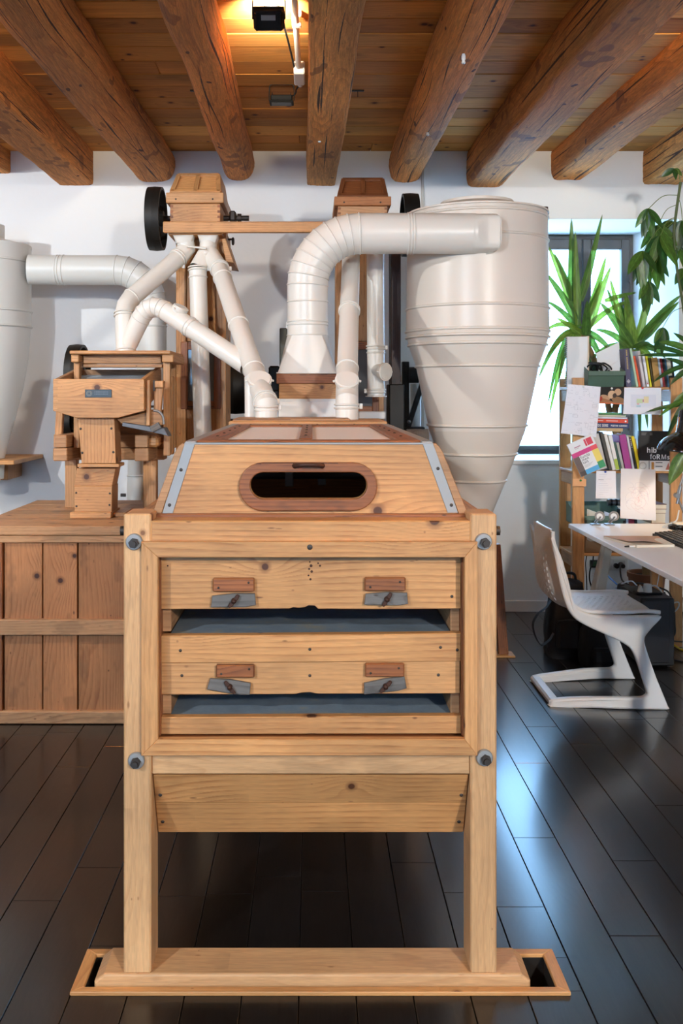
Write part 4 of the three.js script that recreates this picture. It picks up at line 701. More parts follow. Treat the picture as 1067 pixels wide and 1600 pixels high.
  const zp2 = 5.2; const pl = thing('wooden_pulley', 'brown wooden belt pulley peeping out over the right edge of the hood', 'pulley', [X(652, zp2), Y(683, zp2), -zp2]); part(pl, 'drum', lathe(crisp([[0, -0.058], [0.043, -0.058], [0.045, 0], [0.043, 0.058], [0, 0.058]]), V(X(652, zp2), Y(683, zp2), -zp2), 32, V(1, 0, 0)), M.greyWood); part(pl, 'axle', rod(V(X(635, zp2), Y(683, zp2), -zp2), V(X(668, zp2), Y(683, zp2), -zp2), 0.012), M.iron);
  // motor and gear between the elevators
  const zm = 5.95, mo = thing('drive_motor', 'dark green iron drive with flat plate and drum, standing behind the valve pipes', 'motor', [X(405, zm), 0, -zm]);
  part(mo, 'drum', lathe(crisp([[0, -0.07], [0.17, -0.07], [0.175, 0], [0.17, 0.07], [0, 0.07]]), V(X(368, zm), Y(603, zm), -zm), 40, V(1, 0, 0)), M.blackIron);
  part(mo, 'plate', cbox(X(437, zm), X(449, zm), Y(660, zm), Y(513, zm), -zm - 0.1, -zm + 0.04, 0.006), tinted(M.blackIron, 0x6a6a60)); part(mo, 'gear_case', merge([cbox(X(420, zm), X(438, zm), Y(612, zm), Y(572, zm), -zm - 0.08, -zm + 0.06, 0.012), cbox(X(424, zm), X(436, zm), Y(668, zm), Y(605, zm), -zm - 0.05, -zm + 0.05, 0.006), rod(V(X(413, zm), Y(590, zm), -zm), V(X(424, zm), Y(590, zm), -zm), 0.03)]), M.blackIron);
  part(mo, 'stand', cbox(X(356, zm), X(440, zm), 0, Y(655, zm), -zm - 0.12, -zm + 0.08, 0.004), M.blackIron); part(mo, 'shaft', rod(V(X(360, zm), Y(600, zm), -zm), V(X(445, zm), Y(600, zm), -zm), 0.014), M.iron);
}
// ── spouting between elevators and machines ──
{
  const r = 0.0485, m = M.paint, zA = 5.32;
  const spout = (name, label, pts, beads, rr = r) => { const t = thing(name, label, 'pipe', pts[0].toArray()); return t; };
  // head collars
  const col = (parent, px, py, z) => part(parent, 'collar', (() => { const c = P(px, py, z), pos = [], idx = [], n = 40, h = 0.045; for (let i = 0; i <= n; i++) { const a = i / n * 2 * Math.PI, q = 1 / Math.max(Math.abs(Math.cos(a)), Math.abs(Math.sin(a))); pos.push(c.x + Math.cos(a) * q * 0.062, c.y + 0.012, c.z + Math.sin(a) * q * 0.062, c.x + Math.cos(a) * q * 0.058, c.y, c.z + Math.sin(a) * q * 0.058, c.x + Math.cos(a) * r, c.y - h, c.z + Math.sin(a) * r); } for (let i = 0; i < n; i++) for (let j = 0; j < 2; j++) { const a = i * 3 + j; idx.push(a, a + 3, a + 1, a + 1, a + 3, a + 4); } const g = new THREE.BufferGeometry(); g.setAttribute('position', new THREE.Float32BufferAttribute(pos, 3)); g.setAttribute('uv', new THREE.Float32BufferAttribute(new Array(pos.length / 3 * 2).fill(0.1), 2)); g.setIndex(idx); g.computeVertexNormals(); return flat(g); })(), m);
  { // 1: from the head down-left to the little sieve
    const a = P(289, 372, 5.36), b = P(291, 388, 5.36), b2 = P(283, 399, 5.34), c = P(204.5, 466, 5.1), c2 = P(197, 477, 5.06), d = P(194, 490, 5.03), e = P(196, 553.5, 4.98);
    const t = thing('spout_pipe', 'white pipe slanting down left from the elevator head to the small sieve', 'pipe', a.toArray());
    part(t, 'upper_elbow', pipe([a, b, b2, along(b2, c, 0.04)], r), m); part(t, 'straight_pipe', pipe([b2, c], r), m); part(t, 'lower_elbow', pipe([along(c, b2, 0.02), c, c2, d, along(d, e, 0.2)], r), m); part(t, 'foot_pipe', pipe([d, e], r), m); col(t, 288, 369, 5.36);
    clampBand(t, along(b2, c, 0.06), c.clone().sub(b2), r, m, V(0.5, -0.8, 0)); part(t, 'seam_bead', bead(along(b2, c, 0.98), c.clone().sub(b2), r, 0.004), m); clampBand(t, along(d, e, 0.02), e.clone().sub(d), r, m); part(t, 'seam_bead', bead(along(d, e, 0.9), e.clone().sub(d), r, 0.005), m);
  }
  { // 4: branch from the sieve up, over and across to the right
    const a = P(200, 538, 4.99), b = P(219, 499, 4.96), arc = [P(225, 489, 4.95), P(231.5, 483, 4.94), P(240, 479.5, 4.93), P(249, 481, 4.92), P(258, 485.5, 4.91)], e = P(386, 571, 4.66);
    const t = thing('cross_pipe', 'white bent pipe with inspection lid crossing from the small sieve to the valve pipe', 'pipe', a.toArray());
    part(t, 'branch', pipe([a, b], r), m); part(t, 'elbow', pipe([b, ...arc], r), m); gores(t, [a, b, ...arc, e], r, m, 0.003); part(t, 'straight_pipe', pipe([arc[4], e], r), m);
    const d = e.clone().sub(arc[4]); part(t, 'seam_bead', bead(along(arc[4], e, 0.30), d, r, 0.0045), m); part(t, 'seam_bead', bead(along(arc[4], e, 0.34), d, r, 0.003), m);
    const n = V(0.42, 0.86, 0.25).normalize(), lc = along(arc[4], e, 0.14).addScaledVector(n, r + 0.006); lid(t, lc, n, 0.042, m);
  }
  { // 2 and 3: breeches pipe from the right-hand collar
    const a = P(326, 372, 5.36), f = P(325, 392, 5.35), l1 = P(309, 420, 5.3), e = P(318, 716, 5.22);
    const t = thing('vertical_pipe', 'long white pipe hanging straight down in front of the light pine elevator', 'pipe', l1.toArray());
    part(t, 'straight_pipe', pipe([l1, e], r), m); clampBand(t, along(l1, e, 0.0), e.clone().sub(l1), r, m); part(t, 'seam_bead', bead(along(l1, e, 0.045), e.clone().sub(l1), r, 0.004), m);
    const h = thing('breeches_pipe', 'white forked breeches pipe under the elevator head', 'pipe', a.toArray()); const r1 = P(343, 420, 5.26);
    part(h, 'stem', pipe([a, f], r), m); part(h, 'left_fork', pipe([f, l1], r), m); part(h, 'right_fork', pipe([f, r1], r), m); col(h, 326, 369, 5.36); part(h, 'lever', rod(P(293, 385, 5.28), P(322, 388, 5.28), 0.004, 0.007, 8), m); part(h, 'boss', lathe([[0, 0.014], [0.014, 0.012], [0.016, 0]], P(322, 395, 5.29), 16, V(0, 0, 1)), m);
    const q = P(397, 580, 4.56), w = P(403, 597, 4.48), u = P(412, 622, 4.28), u2 = P(416, 632, 4.24), v = P(417, 664, 4.22);
    const s = thing('valve_pipe', 'white pipe slanting down right from the forked pipe to a flap valve on the hood', 'pipe', r1.toArray());
    part(s, 'straight_pipe', pipe([r1, q], r), m); part(s, 'valve_body', pipe([q, u, u2, v], r * 1.04), m); const d = q.clone().sub(r1);
    clampBand(s, r1, d, r, m); part(s, 'seam_bead', bead(along(r1, q, 0.1), d, r, 0.004), m); part(s, 'seam_bead', bead(along(r1, q, 0.58), d, r, 0.005), m); part(s, 'seam_bead', bead(along(r1, q, 0.985), d, r, 0.005), m);
    lid(s, P(405.5, 594, 4.36), V(0.1, 0.72, 0.68).normalize(), 0.056, m); clampBand(s, along(u, u2, 0.5), u2.clone().sub(u), r * 1.02, m); clampBand(s, along(u2, v, 0.15), V(0, 1, 0.1), r * 1.03, m); part(s, 'seam_bead', bead(along(u2, v, 0.8), V(0, 1, 0), r * 1.03, 0.004), m);
    // short pipe behind it
    const bp = thing('rear_stub_pipe', 'short white pipe half hidden behind the valve pipe on the hood', 'pipe', P(396, 600, 4.7).toArray()); part(bp, 'straight_pipe', pipe([P(395, 590, 4.42), P(396, 662, 4.34)], r * 0.8), m); part(bp, 'seam_bead', bead(P(396, 648, 4.4), V(0, 1, 0), r * 0.8, 0.004), m);
  }
  { // 5
    const a = P(549, 385, 5.34), q = P(544.5, 500, 4.9), w = P(542.5, 580, 4.44), u = P(542, 625, 4.24), v = P(542, 664, 4.22);
    const s = thing('valve_pipe', 'white pipe with a flap valve coming down on the right end of the hood', 'pipe', a.toArray());
    part(s, 'straight_pipe', pipe([a, w], r), m); part(s, 'valve_body', pipe([w, u, v], r * 1.04), m); const d = w.clone().sub(a);
    clampBand(s, along(a, w, 0.56), d, r, m, V(-0.3, 0, 0.9)); part(s, 'seam_bead', bead(along(a, w, 0.98), d, r, 0.005), m); lid(s, P(542, 595, 4.27), V(0.0, 0.72, 0.68).normalize(), 0.054, m); clampBand(s, along(u, v, 0.25), V(0, 1, 0), r * 1.05, m); part(s, 'seam_bead', bead(along(u, v, 0.9), V(0, 1, 0), r * 1.05, 0.004), m);
    const p6 = thing('drop_pipe', 'white pipe ending open above the hood, with a round lid at its side', 'pipe', P(586, 619, 5.35).toArray()), ta = P(586, 380, 5.35), tb = P(587.5, 618, 5.35);
    part(p6, 'straight_pipe', pipe([ta, tb], r), m); clampBand(p6, P(587, 543, 5.35), V(0, 1, 0), r, m); part(p6, 'seam_bead', bead(P(587, 551, 5.35), V(0, 1, 0), r, 0.004), m); clampBand(p6, P(587.5, 611, 5.35), V(0, 1, 0), r, m, V(-1, 0, 0)); part(p6, 'flange', lathe(crisp([[0.03, -0.004], [0.06, -0.004], [0.06, 0.002], [0.03, 0.002]]), P(587.5, 619, 5.35), 32), m);
    const n = V(0.62, -0.02, 0.78).normalize(), c = P(601, 581, 5.26); part(p6, 'side_spigot', rod(P(588, 578, 5.33), c, r * 0.75, r * 0.8, 24), m); lid(p6, c, n, 0.05, m);
  }
}
{ // left cyclone on the wall with its duct
  const z = 6.05, c = V(X(-25, z), 0, -z), m = M.paintCool, y = (p) => Y(p, z);
  const t = thing('cyclone', 'pale grey wall cyclone cut by the left edge, on a small wooden shelf', 'cyclone', [c.x, y(716), c.z]), r0 = 0.288;
  part(t, 'drum', lathe(crisp([[r0, y(386)], [r0, y(512)]]), c, 64), m); part(t, 'cone', lathe([[r0 - 0.004, y(512)], [0.27, y(560)], [0.235, y(610)], [0.185, y(660)], [0.14, y(700)], [0.125, y(716)]], c, 64), m);
  part(t, 'lid', lathe(crisp([[r0 + 0.002, y(388)], [r0 + 0.002, y(384)], [0.13, y(374)], [0.125, y(372)], [0.125, y(352)]]), c, 48), m); for (const p of [410, 487, 511]) part(t, 'seam_bead', bead(V(c.x, y(p), c.z), V(0, 1, 0), r0, 0.006), m);
  const b = thing('wall_shelf', 'small wooden bracket shelf under the left cyclone', 'shelf', [X(10, 6.2), y(726), -6.25]); part(b, 'board', cbox(X(-70, 6.1), X(40, 6.1), y(723), y(716.5), ZB + 0.001, -5.86, 0.004, 0), M.shelfPine); part(b, 'strut', cbox(X(8, 6.3), X(20, 6.3), Y(748, 6.3), y(723), ZB + 0.001, -6.2, 0.004, 1), M.oldPine);
  const stub = part(t, 'outlet', rod(V(c.x + 0.02, y(748), c.z), V(c.x + 0.02, y(724), c.z), 0.1, 0.105, 24), M.paintCool);
  // duct
  const zd = 6.05, r = 0.093, k = zd / F, yy = Y(422, zd), ax = X(182, zd), Rr = 55 * k, arc = arcPts([ax, yy - Rr], Rr, Math.PI / 2, 0, 6, -zd);
  const d = thing('level_duct', 'pale duct running from the left cyclone and bending down behind the small sieve', 'duct', [X(47, zd), yy, -zd]);
  part(d, 'inlet', pipe([V(X(46, zd), yy, -zd + 0.02), V(X(92, zd), yy, -zd)], r), m); part(d, 'level_run', pipe([V(X(90, zd), yy, -zd), arc[0]], r), m); part(d, 'elbow', pipe([along(arc[0], V(ax - 1, yy, -zd), 0.002), ...arc, arc[6].clone().add(V(0, -0.02, 0))], r), m); gores(d, [V(ax - 0.5, yy, -zd), ...arc, arc[6].clone().add(V(0, -1, 0))], r, m, 0.003);
  part(d, 'drop', pipe([arc[6], V(arc[6].x, Y(600, zd), -zd)], r), m); for (const p of [90, 94, 100]) part(d, 'seam_bead', bead(V(X(p, zd), yy, -zd), V(1, 0, 0), r, 0.004), m); part(d, 'seam_bead', bead(V(arc[6].x, Y(510, zd), -zd), V(0, 1, 0), r, 0.004), m);
  const zq = 5.75, s = thing('tapered_pipe', 'short pale tapered pipe rising behind the chest between the small machine legs', 'pipe', [X(212, zq), 0, -zq]); part(s, 'cone', lathe([[0.056, 0.0], [0.054, Y(785, zq)], [0.05, Y(744, zq)]], V(X(212, zq), 0, -zq), 32), m); part(s, 'neck', lathe(crisp([[0.05, Y(744, zq)], [0.053, Y(743, zq)], [0.047, Y(741, zq)], [0.047, Y(690, zq)]]), V(X(212, zq), 0, -zq), 32), m);
}
// ───────────── chest and small sieve machine on the left ─────────────
{
  const zf = 4.29, zk = 5.33, xl = -1.515, xr = -0.60, y1 = Y(848, zf), yt = 0.882, y0 = Y(1129, zf);
  const t = thing('wooden_chest', 'long old pine chest of vertical planks with three battens, under the small sieve', 'chest', [(xl + xr) / 2, 0, -(zf + zk) / 2]);
  // top of boards
  const n = 5; for (let i = 0; i < n; i++) part(t, 'top_board', cbox(xl - 0.01, xr + 0.01, Y(822 + 14, zf), yt, lerp(-zf + 0.012, -zk, i / n) - 0.001, lerp(-zf + 0.012, -zk, (i + 1) / n) + 0.001, 0.003, 0), M.oldPine);
  part(t, 'rail', cbox(xl, xr, y1, Y(836.5, zf), -zf - 0.03, -zf + 0.006, 0.003, 0), M.oldPine);
  part(t, 'rail', cbox(xl, xr, Y(991, zf), Y(967, zf), -zf - 0.02, -zf + 0.018, 0.003, 0), M.oldPine);
  part(t, 'rail', cbox(xl, xr, y0, Y(1110, zf), -zf - 0.02, -zf + 0.018, 0.003, 0), M.oldPine);
  // planks of the front, gaps between
  const xs = [X(5, zf), X(66, zf), X(121, zf), X(195, zf), X(240, zf), xr]; for (let i = 0; i < xs.length - 1; i++) part(t, 'plank', cbox(xs[i] + 0.003, xs[i + 1] - 0.003, y0 + 0.01, y1 + 0.01, -zf - 0.03, -zf - 0.008 + (i % 2) * 0.003, 0.002, 1), tinted(M.oldPine, [0xf2dcc8, 0xffe6d0, 0xe8d2bc, 0xf2dcc8, 0xe8d2bc][i]));
  part(t, 'corner_post', cbox(xl, X(4, zf), y0, y1, -zf - 0.06, -zf + 0.004, 0.003, 1), M.redWood);
  part(t, 'carcass', merge([cbox(xl + 0.02, xr - 0.02, y0, y1 + 0.02, -zf - 0.035, -zf - 0.031, 0), cbox(xl, xl + 0.025, y0, y1 + 0.02, -zk, -zf - 0.03, 0.002, 1), cbox(xr - 0.025, xr, y0, y1 + 0.02, -zk, -zf - 0.03, 0.002, 1), cbox(xl, xr, y0, y1 + 0.02, -zk, -zk + 0.025, 0.002, 1), cbox(xl + 0.1, xr - 0.1, 0, y0 + 0.02, -zk + 0.1, -zf - 0.1, 0, 0)]), M.darkGap);
}
{
  const ya = 0.882, zf = 4.52, zb = 5.06, t = thing('small_sieve', 'small pine sieve machine with wire screen tray and metal name plate, on the chest', 'machine', [X(160, 4.8), ya, -4.8]);
  // frame legs and cross beams
  const zl = 4.95; for (const [a, b, z] of [[101.5, 120, 4.96], [223.5, 244.5, 4.96]]) part(t, 'leg', cbox(X(a, z), X(b, z), ya, Y(718, z), -z - 0.05, -z, 0.003, 1), M.pineB);
  part(t, 'cross_beam', cbox(X(85, zl), X(258, zl), Y(718, zl), Y(700, zl), -zl - 0.07, -zl + 0.03, 0.004, 0), M.oldPine); part(t, 'cross_beam', cbox(X(86, zl), X(258, zl), Y(699, zl), Y(678, zl), -zl - 0.06, -zl + 0.03, 0.004, 0), M.oldPine);
  const zs = 4.66; for (const [a, b] of [[83, 105], [210, 232]]) { part(t, 'side_beam', cbox(X(a, zs), X(b, zs), Y(720.5, zs), Y(700.5, zs), -5.0, -zs, 0.004, 2), M.oldPine); part(t, 'side_beam', cbox(X(a + 0.5, zs), X(b - 1, zs), Y(699.5, zs), Y(680, zs), -5.0, -zs, 0.004, 2), M.oldPine); }
  part(t, 'clamp_block', cbox(X(228, 4.7), X(247, 4.7), Y(699, 4.7), Y(681, 4.7), -4.82, -4.7, 0.012, 2), M.pine);
  part(t, 'bolt_head', rod(V(X(84, zs) - 0.008, Y(687, zs), -zs - 0.05), V(X(84, zs), Y(687, zs), -zs - 0.05), 0.011), M.iron);
  // uprights carrying the top board
  const yt = Y(552, 4.95); for (const [a, b, z, w] of [[115, 124, 4.78, M.pine], [255, 265.5, 4.78, M.pineB], [265, 274, 5.1, M.pineB], [117, 126, 5.1, M.pineB]]) part(t, 'upright', cbox(X(a, z), X(b, z), z < 5 && a > 200 ? Y(712, z) : Y(700, z), yt - 0.012, -z - 0.045, -z, 0.003, 1), w);
  part(t, 'upright', bar(P(92, 682, 4.85), P(95, 628, 4.85), 0.035, 0.035, 0.003, V(0, 0, 1)), M.pine);
  part(t, 'side_slat', cbox(X(264, 4.85), X(270.5, 4.85), Y(710, 4.85), Y(588, 4.85), -4.9, -4.85, 0.003, 1), M.pineB);
  part(t, 'top_board', cbox(X(108.5, 4.72), X(266, 4.72), yt - 0.014, yt + 0.004, -5.2, -4.72, 0.004, 0), M.pine);
  for (const a of [111, 253]) part(t, 'head_block', cbox(X(a, 4.74), X(a + (a > 200 ? 18 : 12), 4.74), Y(566, 4.74), yt - 0.014, -5.15, -4.74, 0.004, 2), M.pine);
  part(t, 'head_rail', cbox(X(130, 4.8), X(252, 4.8), Y(568, 4.8), Y(555.5, 4.8), -4.86, -4.8, 0.003, 0), M.pine); part(t, 'head_rail', cbox(X(130, 4.78), X(253, 4.78), Y(574, 4.78), Y(569, 4.78), -4.84, -4.78, 0.002, 0), M.oldPine);
  // tray with finger joints and hull-shaped front
  const yT = Y(592, zf), yS = Y(642, zf), yB = Y(653, zf), xl = X(83, zf), xr = X(225, zf), x1 = X(120, zf), x2 = X(184, zf);
  const fr = part(t, 'tray_front', slab([[xl, yT], [xl, yS], [x1, yB], [x2, yB], [xr, yS], [xr, yT]], -zf - 0.022, -zf, 0.002, 0), M.pine);
  const ty = Y(573, 5.02), zt = 5.02; for (const [a, b, nm] of [[xl, xl + 0.022, 0], [xr - 0.022, xr, 1]]) part(t, 'tray_side', slabX([[-zt, ty - 0.13], [-zt, ty], [-zf - 0.0222, yT], [-zf - 0.0222, yS]], a, b, 0.002, 2), nm ? M.pineB : M.oldPine);
  part(t, 'tray_back', cbox(xl, xr, ty - 0.13, ty - 0.015, -zt - 0.02, -zt, 0.002, 0), M.oldPine);
  for (let i = 0; i < 5; i++) for (const [a, b] of [[83, 90], [218, 225]]) part(fr, 'joint_finger', cbox(X(a, zf), X(b, zf), lerp(yS, yT, 0.05 + i * 0.2), lerp(yS, yT, 0.14 + i * 0.2), -zf - 0.01, -zf + 0.0012, 0.0005, 2), M.pineB);
  // wire screen
  { const w = []; const x0 = xl + 0.022, x1s = xr - 0.022, za = -zf - 0.05, zc = -zt + 0.01, yw = (u) => lerp(yT - 0.035, ty - 0.045, u); for (let i = 0; i <= 26; i++) { const u = i / 26; w.push(rod(V(lerp(x0, x1s, u), yw(0), za), V(lerp(x0, x1s, u), yw(1), zc), 0.0012, 0.0012, 5)); } for (let i = 0; i <= 30; i++) { const u = i / 30; w.push(rod(V(x0, yw(u) + 0.001, lerp(za, zc, u)), V(x1s, yw(u) + 0.001, lerp(za, zc, u)), 0.0012, 0.0012, 5)); } part(t, 'wire_screen', merge(w), M.zinc, null, 'stuff'); }
  part(t, 'tray_floor', cbox(xl + 0.02, xr - 0.02, yS + 0.01, yS + 0.02, -zt, -zf - 0.02, 0, 2), M.greyWood);
  { // name plate: dark enamel with round mark and worn lettering
    const c = document.createElement('canvas'); c.width = 256; c.height = 80; const g = c.getContext('2d'); g.fillStyle = '#3c4347'; g.fillRect(0, 0, 256, 80); g.strokeStyle = '#8c7f68'; g.lineWidth = 3; g.beginPath(); g.arc(40, 40, 25, 0, 7); g.stroke(); g.beginPath(); g.arc(40, 40, 15, 0, 7); g.stroke(); g.fillStyle = '#75797a'; for (let k = 0; k < 2; k++) for (let i = 0; i < 9; i++) g.fillRect(92 + i * 15, 22 + k * 22, 9 + (i * 7 % 4), 5); g.strokeStyle = '#2a2e30'; g.strokeRect(2, 2, 252, 76);
    const tx = new THREE.CanvasTexture(c); tx.colorSpace = THREE.SRGBColorSpace; const a = X(133, zf), b = X(174.5, zf), p0 = Y(621, zf), p1 = Y(608.5, zf), pl = cbox(a, b, p0, p1, -zf - 0.001, -zf + 0.003, 0.0006); const p = pl.attributes.position, uv = pl.attributes.uv; for (let i = 0; i < p.count; i++) uv.setXY(i, (p.getX(i) - a) / (b - a), (p.getY(i) - p0) / (p1 - p0)); part(t, 'name_plate', pl, mat({ map: tx, roughness: 0.4, metalness: 0.4 }), 'dark metal name plate with a round emblem'); }
  part(t, 'rear_board', cbox(X(184, 4.98), X(262, 4.98), Y(684, 4.98), Y(640, 4.98), -5.0, -4.98, 0.003, 0), M.oldPine);
  // hanging slats and curved spout on the right
  part(t, 'hanger', cbox(X(228.5, 4.56), X(234, 4.56), Y(665, 4.56), Y(594, 4.56), -4.6, -4.56, 0.002, 1), M.pineB); part(t, 'hanger', slab([[X(240, 4.62), Y(648, 4.62)], [X(250, 4.62), Y(648, 4.62)], [X(254.5, 4.62), Y(605, 4.62)], [X(241, 4.62), Y(605, 4.62)]], -4.66, -4.62, 0.002, 1), M.pine); part(t, 'hanger_block', cbox(X(241, 4.6), X(255, 4.6), Y(606, 4.6), Y(595, 4.6), -4.66, -4.6, 0.003, 1), M.pine); part(t, 'hinge', cbox(X(239, 4.6), X(242, 4.6), Y(611, 4.6), Y(594, 4.6), -4.63, -4.6, 0.001), M.iron);
  const ck = slab([[X(182, 4.6), Y(655, 4.6)], [X(228, 4.6), Y(644, 4.6)], [X(240, 4.6), Y(640.5, 4.6)], [X(248, 4.6), Y(643, 4.6)], [X(254, 4.6), Y(651, 4.6)], [X(255, 4.6), Y(664, 4.6)], [X(228, 4.6), Y(668, 4.6)], [X(190, 4.6), Y(662, 4.6)]], -4.66, -4.6, 0.003, 0); part(t, 'spout_cheek', ck, M.pine);
  part(t, 'spout_lip', slab([[X(191, 4.55), Y(660, 4.55)], [X(236, 4.55), Y(667, 4.55)], [X(256, 4.55), Y(669, 4.55)], [X(263, 4.55), Y(682, 4.55)], [X(258, 4.55), Y(680, 4.55)], [X(236, 4.55), Y(675, 4.55)], [X(191, 4.55), Y(666, 4.55)]], -4.66, -4.55, 0.002, 0), tinted(M.zinc, 0x6d7074));
  part(t, 'spout_strap', bar(P(236, 671, 4.54), P(250, 664, 4.54), 0.03, 0.02, 0.002, V(0, 0, 1)), M.greyWood);
  part(t, 'spout_rim', tube([P(240, 641, 4.59), P(249, 643.5, 4.59), P(254.5, 651, 4.59), P(256, 663, 4.59)], 0.006, 24, 8), M.zinc);
  // tapered chutes below
  const chute = (x0a, x1a, x0b, x1b, ya2, yb2, z, d, wood, nm) => { const q = (a, b) => [X(a, z), Y(b, z)], f = part(t, nm, slab([q(x0b, yb2), q(x1b, yb2), q(x1a, ya2), q(x0a, ya2)], -z - 0.018, -z, 0.0015, nm === 'chute' ? 1 : 0), wood); part(t, nm + '_body', slab([q(x0b + 1, yb2), q(x1b - 0.4, yb2), q(x1a - 0.4, ya2), q(x0a + 1, ya2)], -z - d, -z - 0.0185, 0.0015, 1), M.oldPine); return f; };
  const c1 = chute(121.5, 178.5, 127.5, 181, 653, 724, 4.56, 0.14, M.pine, 'chute'); for (const [a, b] of [[126, 670], [174, 669.5], [128.5, 707.5], [177, 706.5]]) screw(c1, V(X(a, 4.56), Y(b, 4.56), -4.56), 0.006);
  part(t, 'slide_board', cbox(X(121, 4.55), X(186, 4.55), Y(730, 4.55), Y(725, 4.55), -4.68, -4.55, 0.002, 0), M.pineB);
  const c2 = chute(120, 180.5, 115.5, 175, 732, 759.5, 4.58, 0.13, M.pine, 'hopper_front'), c3 = chute(116, 175, 116.5, 174.5, 760, 800, 4.56, 0.15, M.pineB, 'drawer_front'); for (const [a, b] of [[119, 770], [171.5, 771], [119.5, 791], [171, 789]]) screw(c3, V(X(a, 4.56), Y(b, 4.56), -4.56), 0.005);
  part(t, 'base_strip', cbox(X(113, 4.6), X(177, 4.6), ya, Y(800, 4.56), -4.76, -4.55, 0.003, 0), M.pineB); part(t, 'base_slide', cbox(X(176, 4.6), X(196, 4.6), ya, ya + 0.02, -4.80, -4.6, 0.003, 2), M.pineB);
  part(t, 'latch_knob', merge([rod(V(X(186, 4.62), Y(775, 4.62), -4.66), V(X(194, 4.62), Y(775, 4.62), -4.66), 0.008)]), M.iron);
  pulley('belt_pulley', 'dark brown wooden belt pulley behind the left of the small sieve', X(100, 5.1), X(121, 5.1), Y(587, 5.25), -5.25, 0.172, X(160, 5.25));
  const p2 = pulley('belt_pulley', 'smaller dark pulley low behind the small sieve front leg', X(100, 5.1), X(115, 5.1), Y(658, 5.1), -5.08, 0.075, X(150, 5.1));
}
// ───────────── desk, chair, shelf and plants by the window ─────────────
const plain = (c, r = 0.5, o = {}) => mat({ color: c, roughness: r, ...o });
M.white = plain(0xe9e7e3, 0.45); M.blackPlastic = plain(0x1b1b1d, 0.45); M.blackCloth = plain(0x16171b, 0.9); M.paper = plain(0xf1efec, 0.85); M.pages = plain(0xe6ddca, 0.9); M.whiteCable = plain(0xdcd9d0, 0.5);
const canvasTex = (w, h, draw) => { const c = document.createElement('canvas'); c.width = w; c.height = h; draw(c.getContext('2d'), w, h); const t = new THREE.CanvasTexture(c); t.colorSpace = THREE.SRGBColorSpace; t.anisotropy = 4; return t; };
const uvFront = (g, x0, x1, y0, y1) => { const p = g.attributes.position, uv = g.attributes.uv; for (let i = 0; i < p.count; i++) uv.setXY(i, (p.getX(i) - x0) / (x1 - x0), (p.getY(i) - y0) / (y1 - y0)); return g; };
// ── desk ──
const DT = 0.74, dx0 = 1.449, dx1 = 2.32, dz0 = -5.42, dz1 = -3.55;
{
  const t = thing('desk', 'white desk top on pale wooden trestles beside the shelf, seen from its short end', 'desk', [(dx0 + dx1) / 2, 0, (dz0 + dz1) / 2]);
  part(t, 'desk_top', cbox(dx0, dx1, DT - 0.024, DT, dz0, dz1, 0.002, 2), M.white);
  const lg = mat({ color: 0xd6cab8, roughness: 0.6 }); for (const zz of [-5.28, -3.68]) { part(t, 'trestle_bar', cbox(1.52, 2.2, DT - 0.075, DT - 0.025, zz - 0.03, zz + 0.03, 0.004, 0), lg); for (const [xa, xb, zo] of [[1.635, 1.525, 0.2], [1.635, 1.535, -0.0], [2.12, 2.19, 0.2], [2.12, 2.19, -0.0]]) part(t, 'trestle_leg', bar(V(xa, DT - 0.05, zz), V(xb, 0, zz - 0.2 + zo), 0.045, 0.045, 0.004), lg); }
}
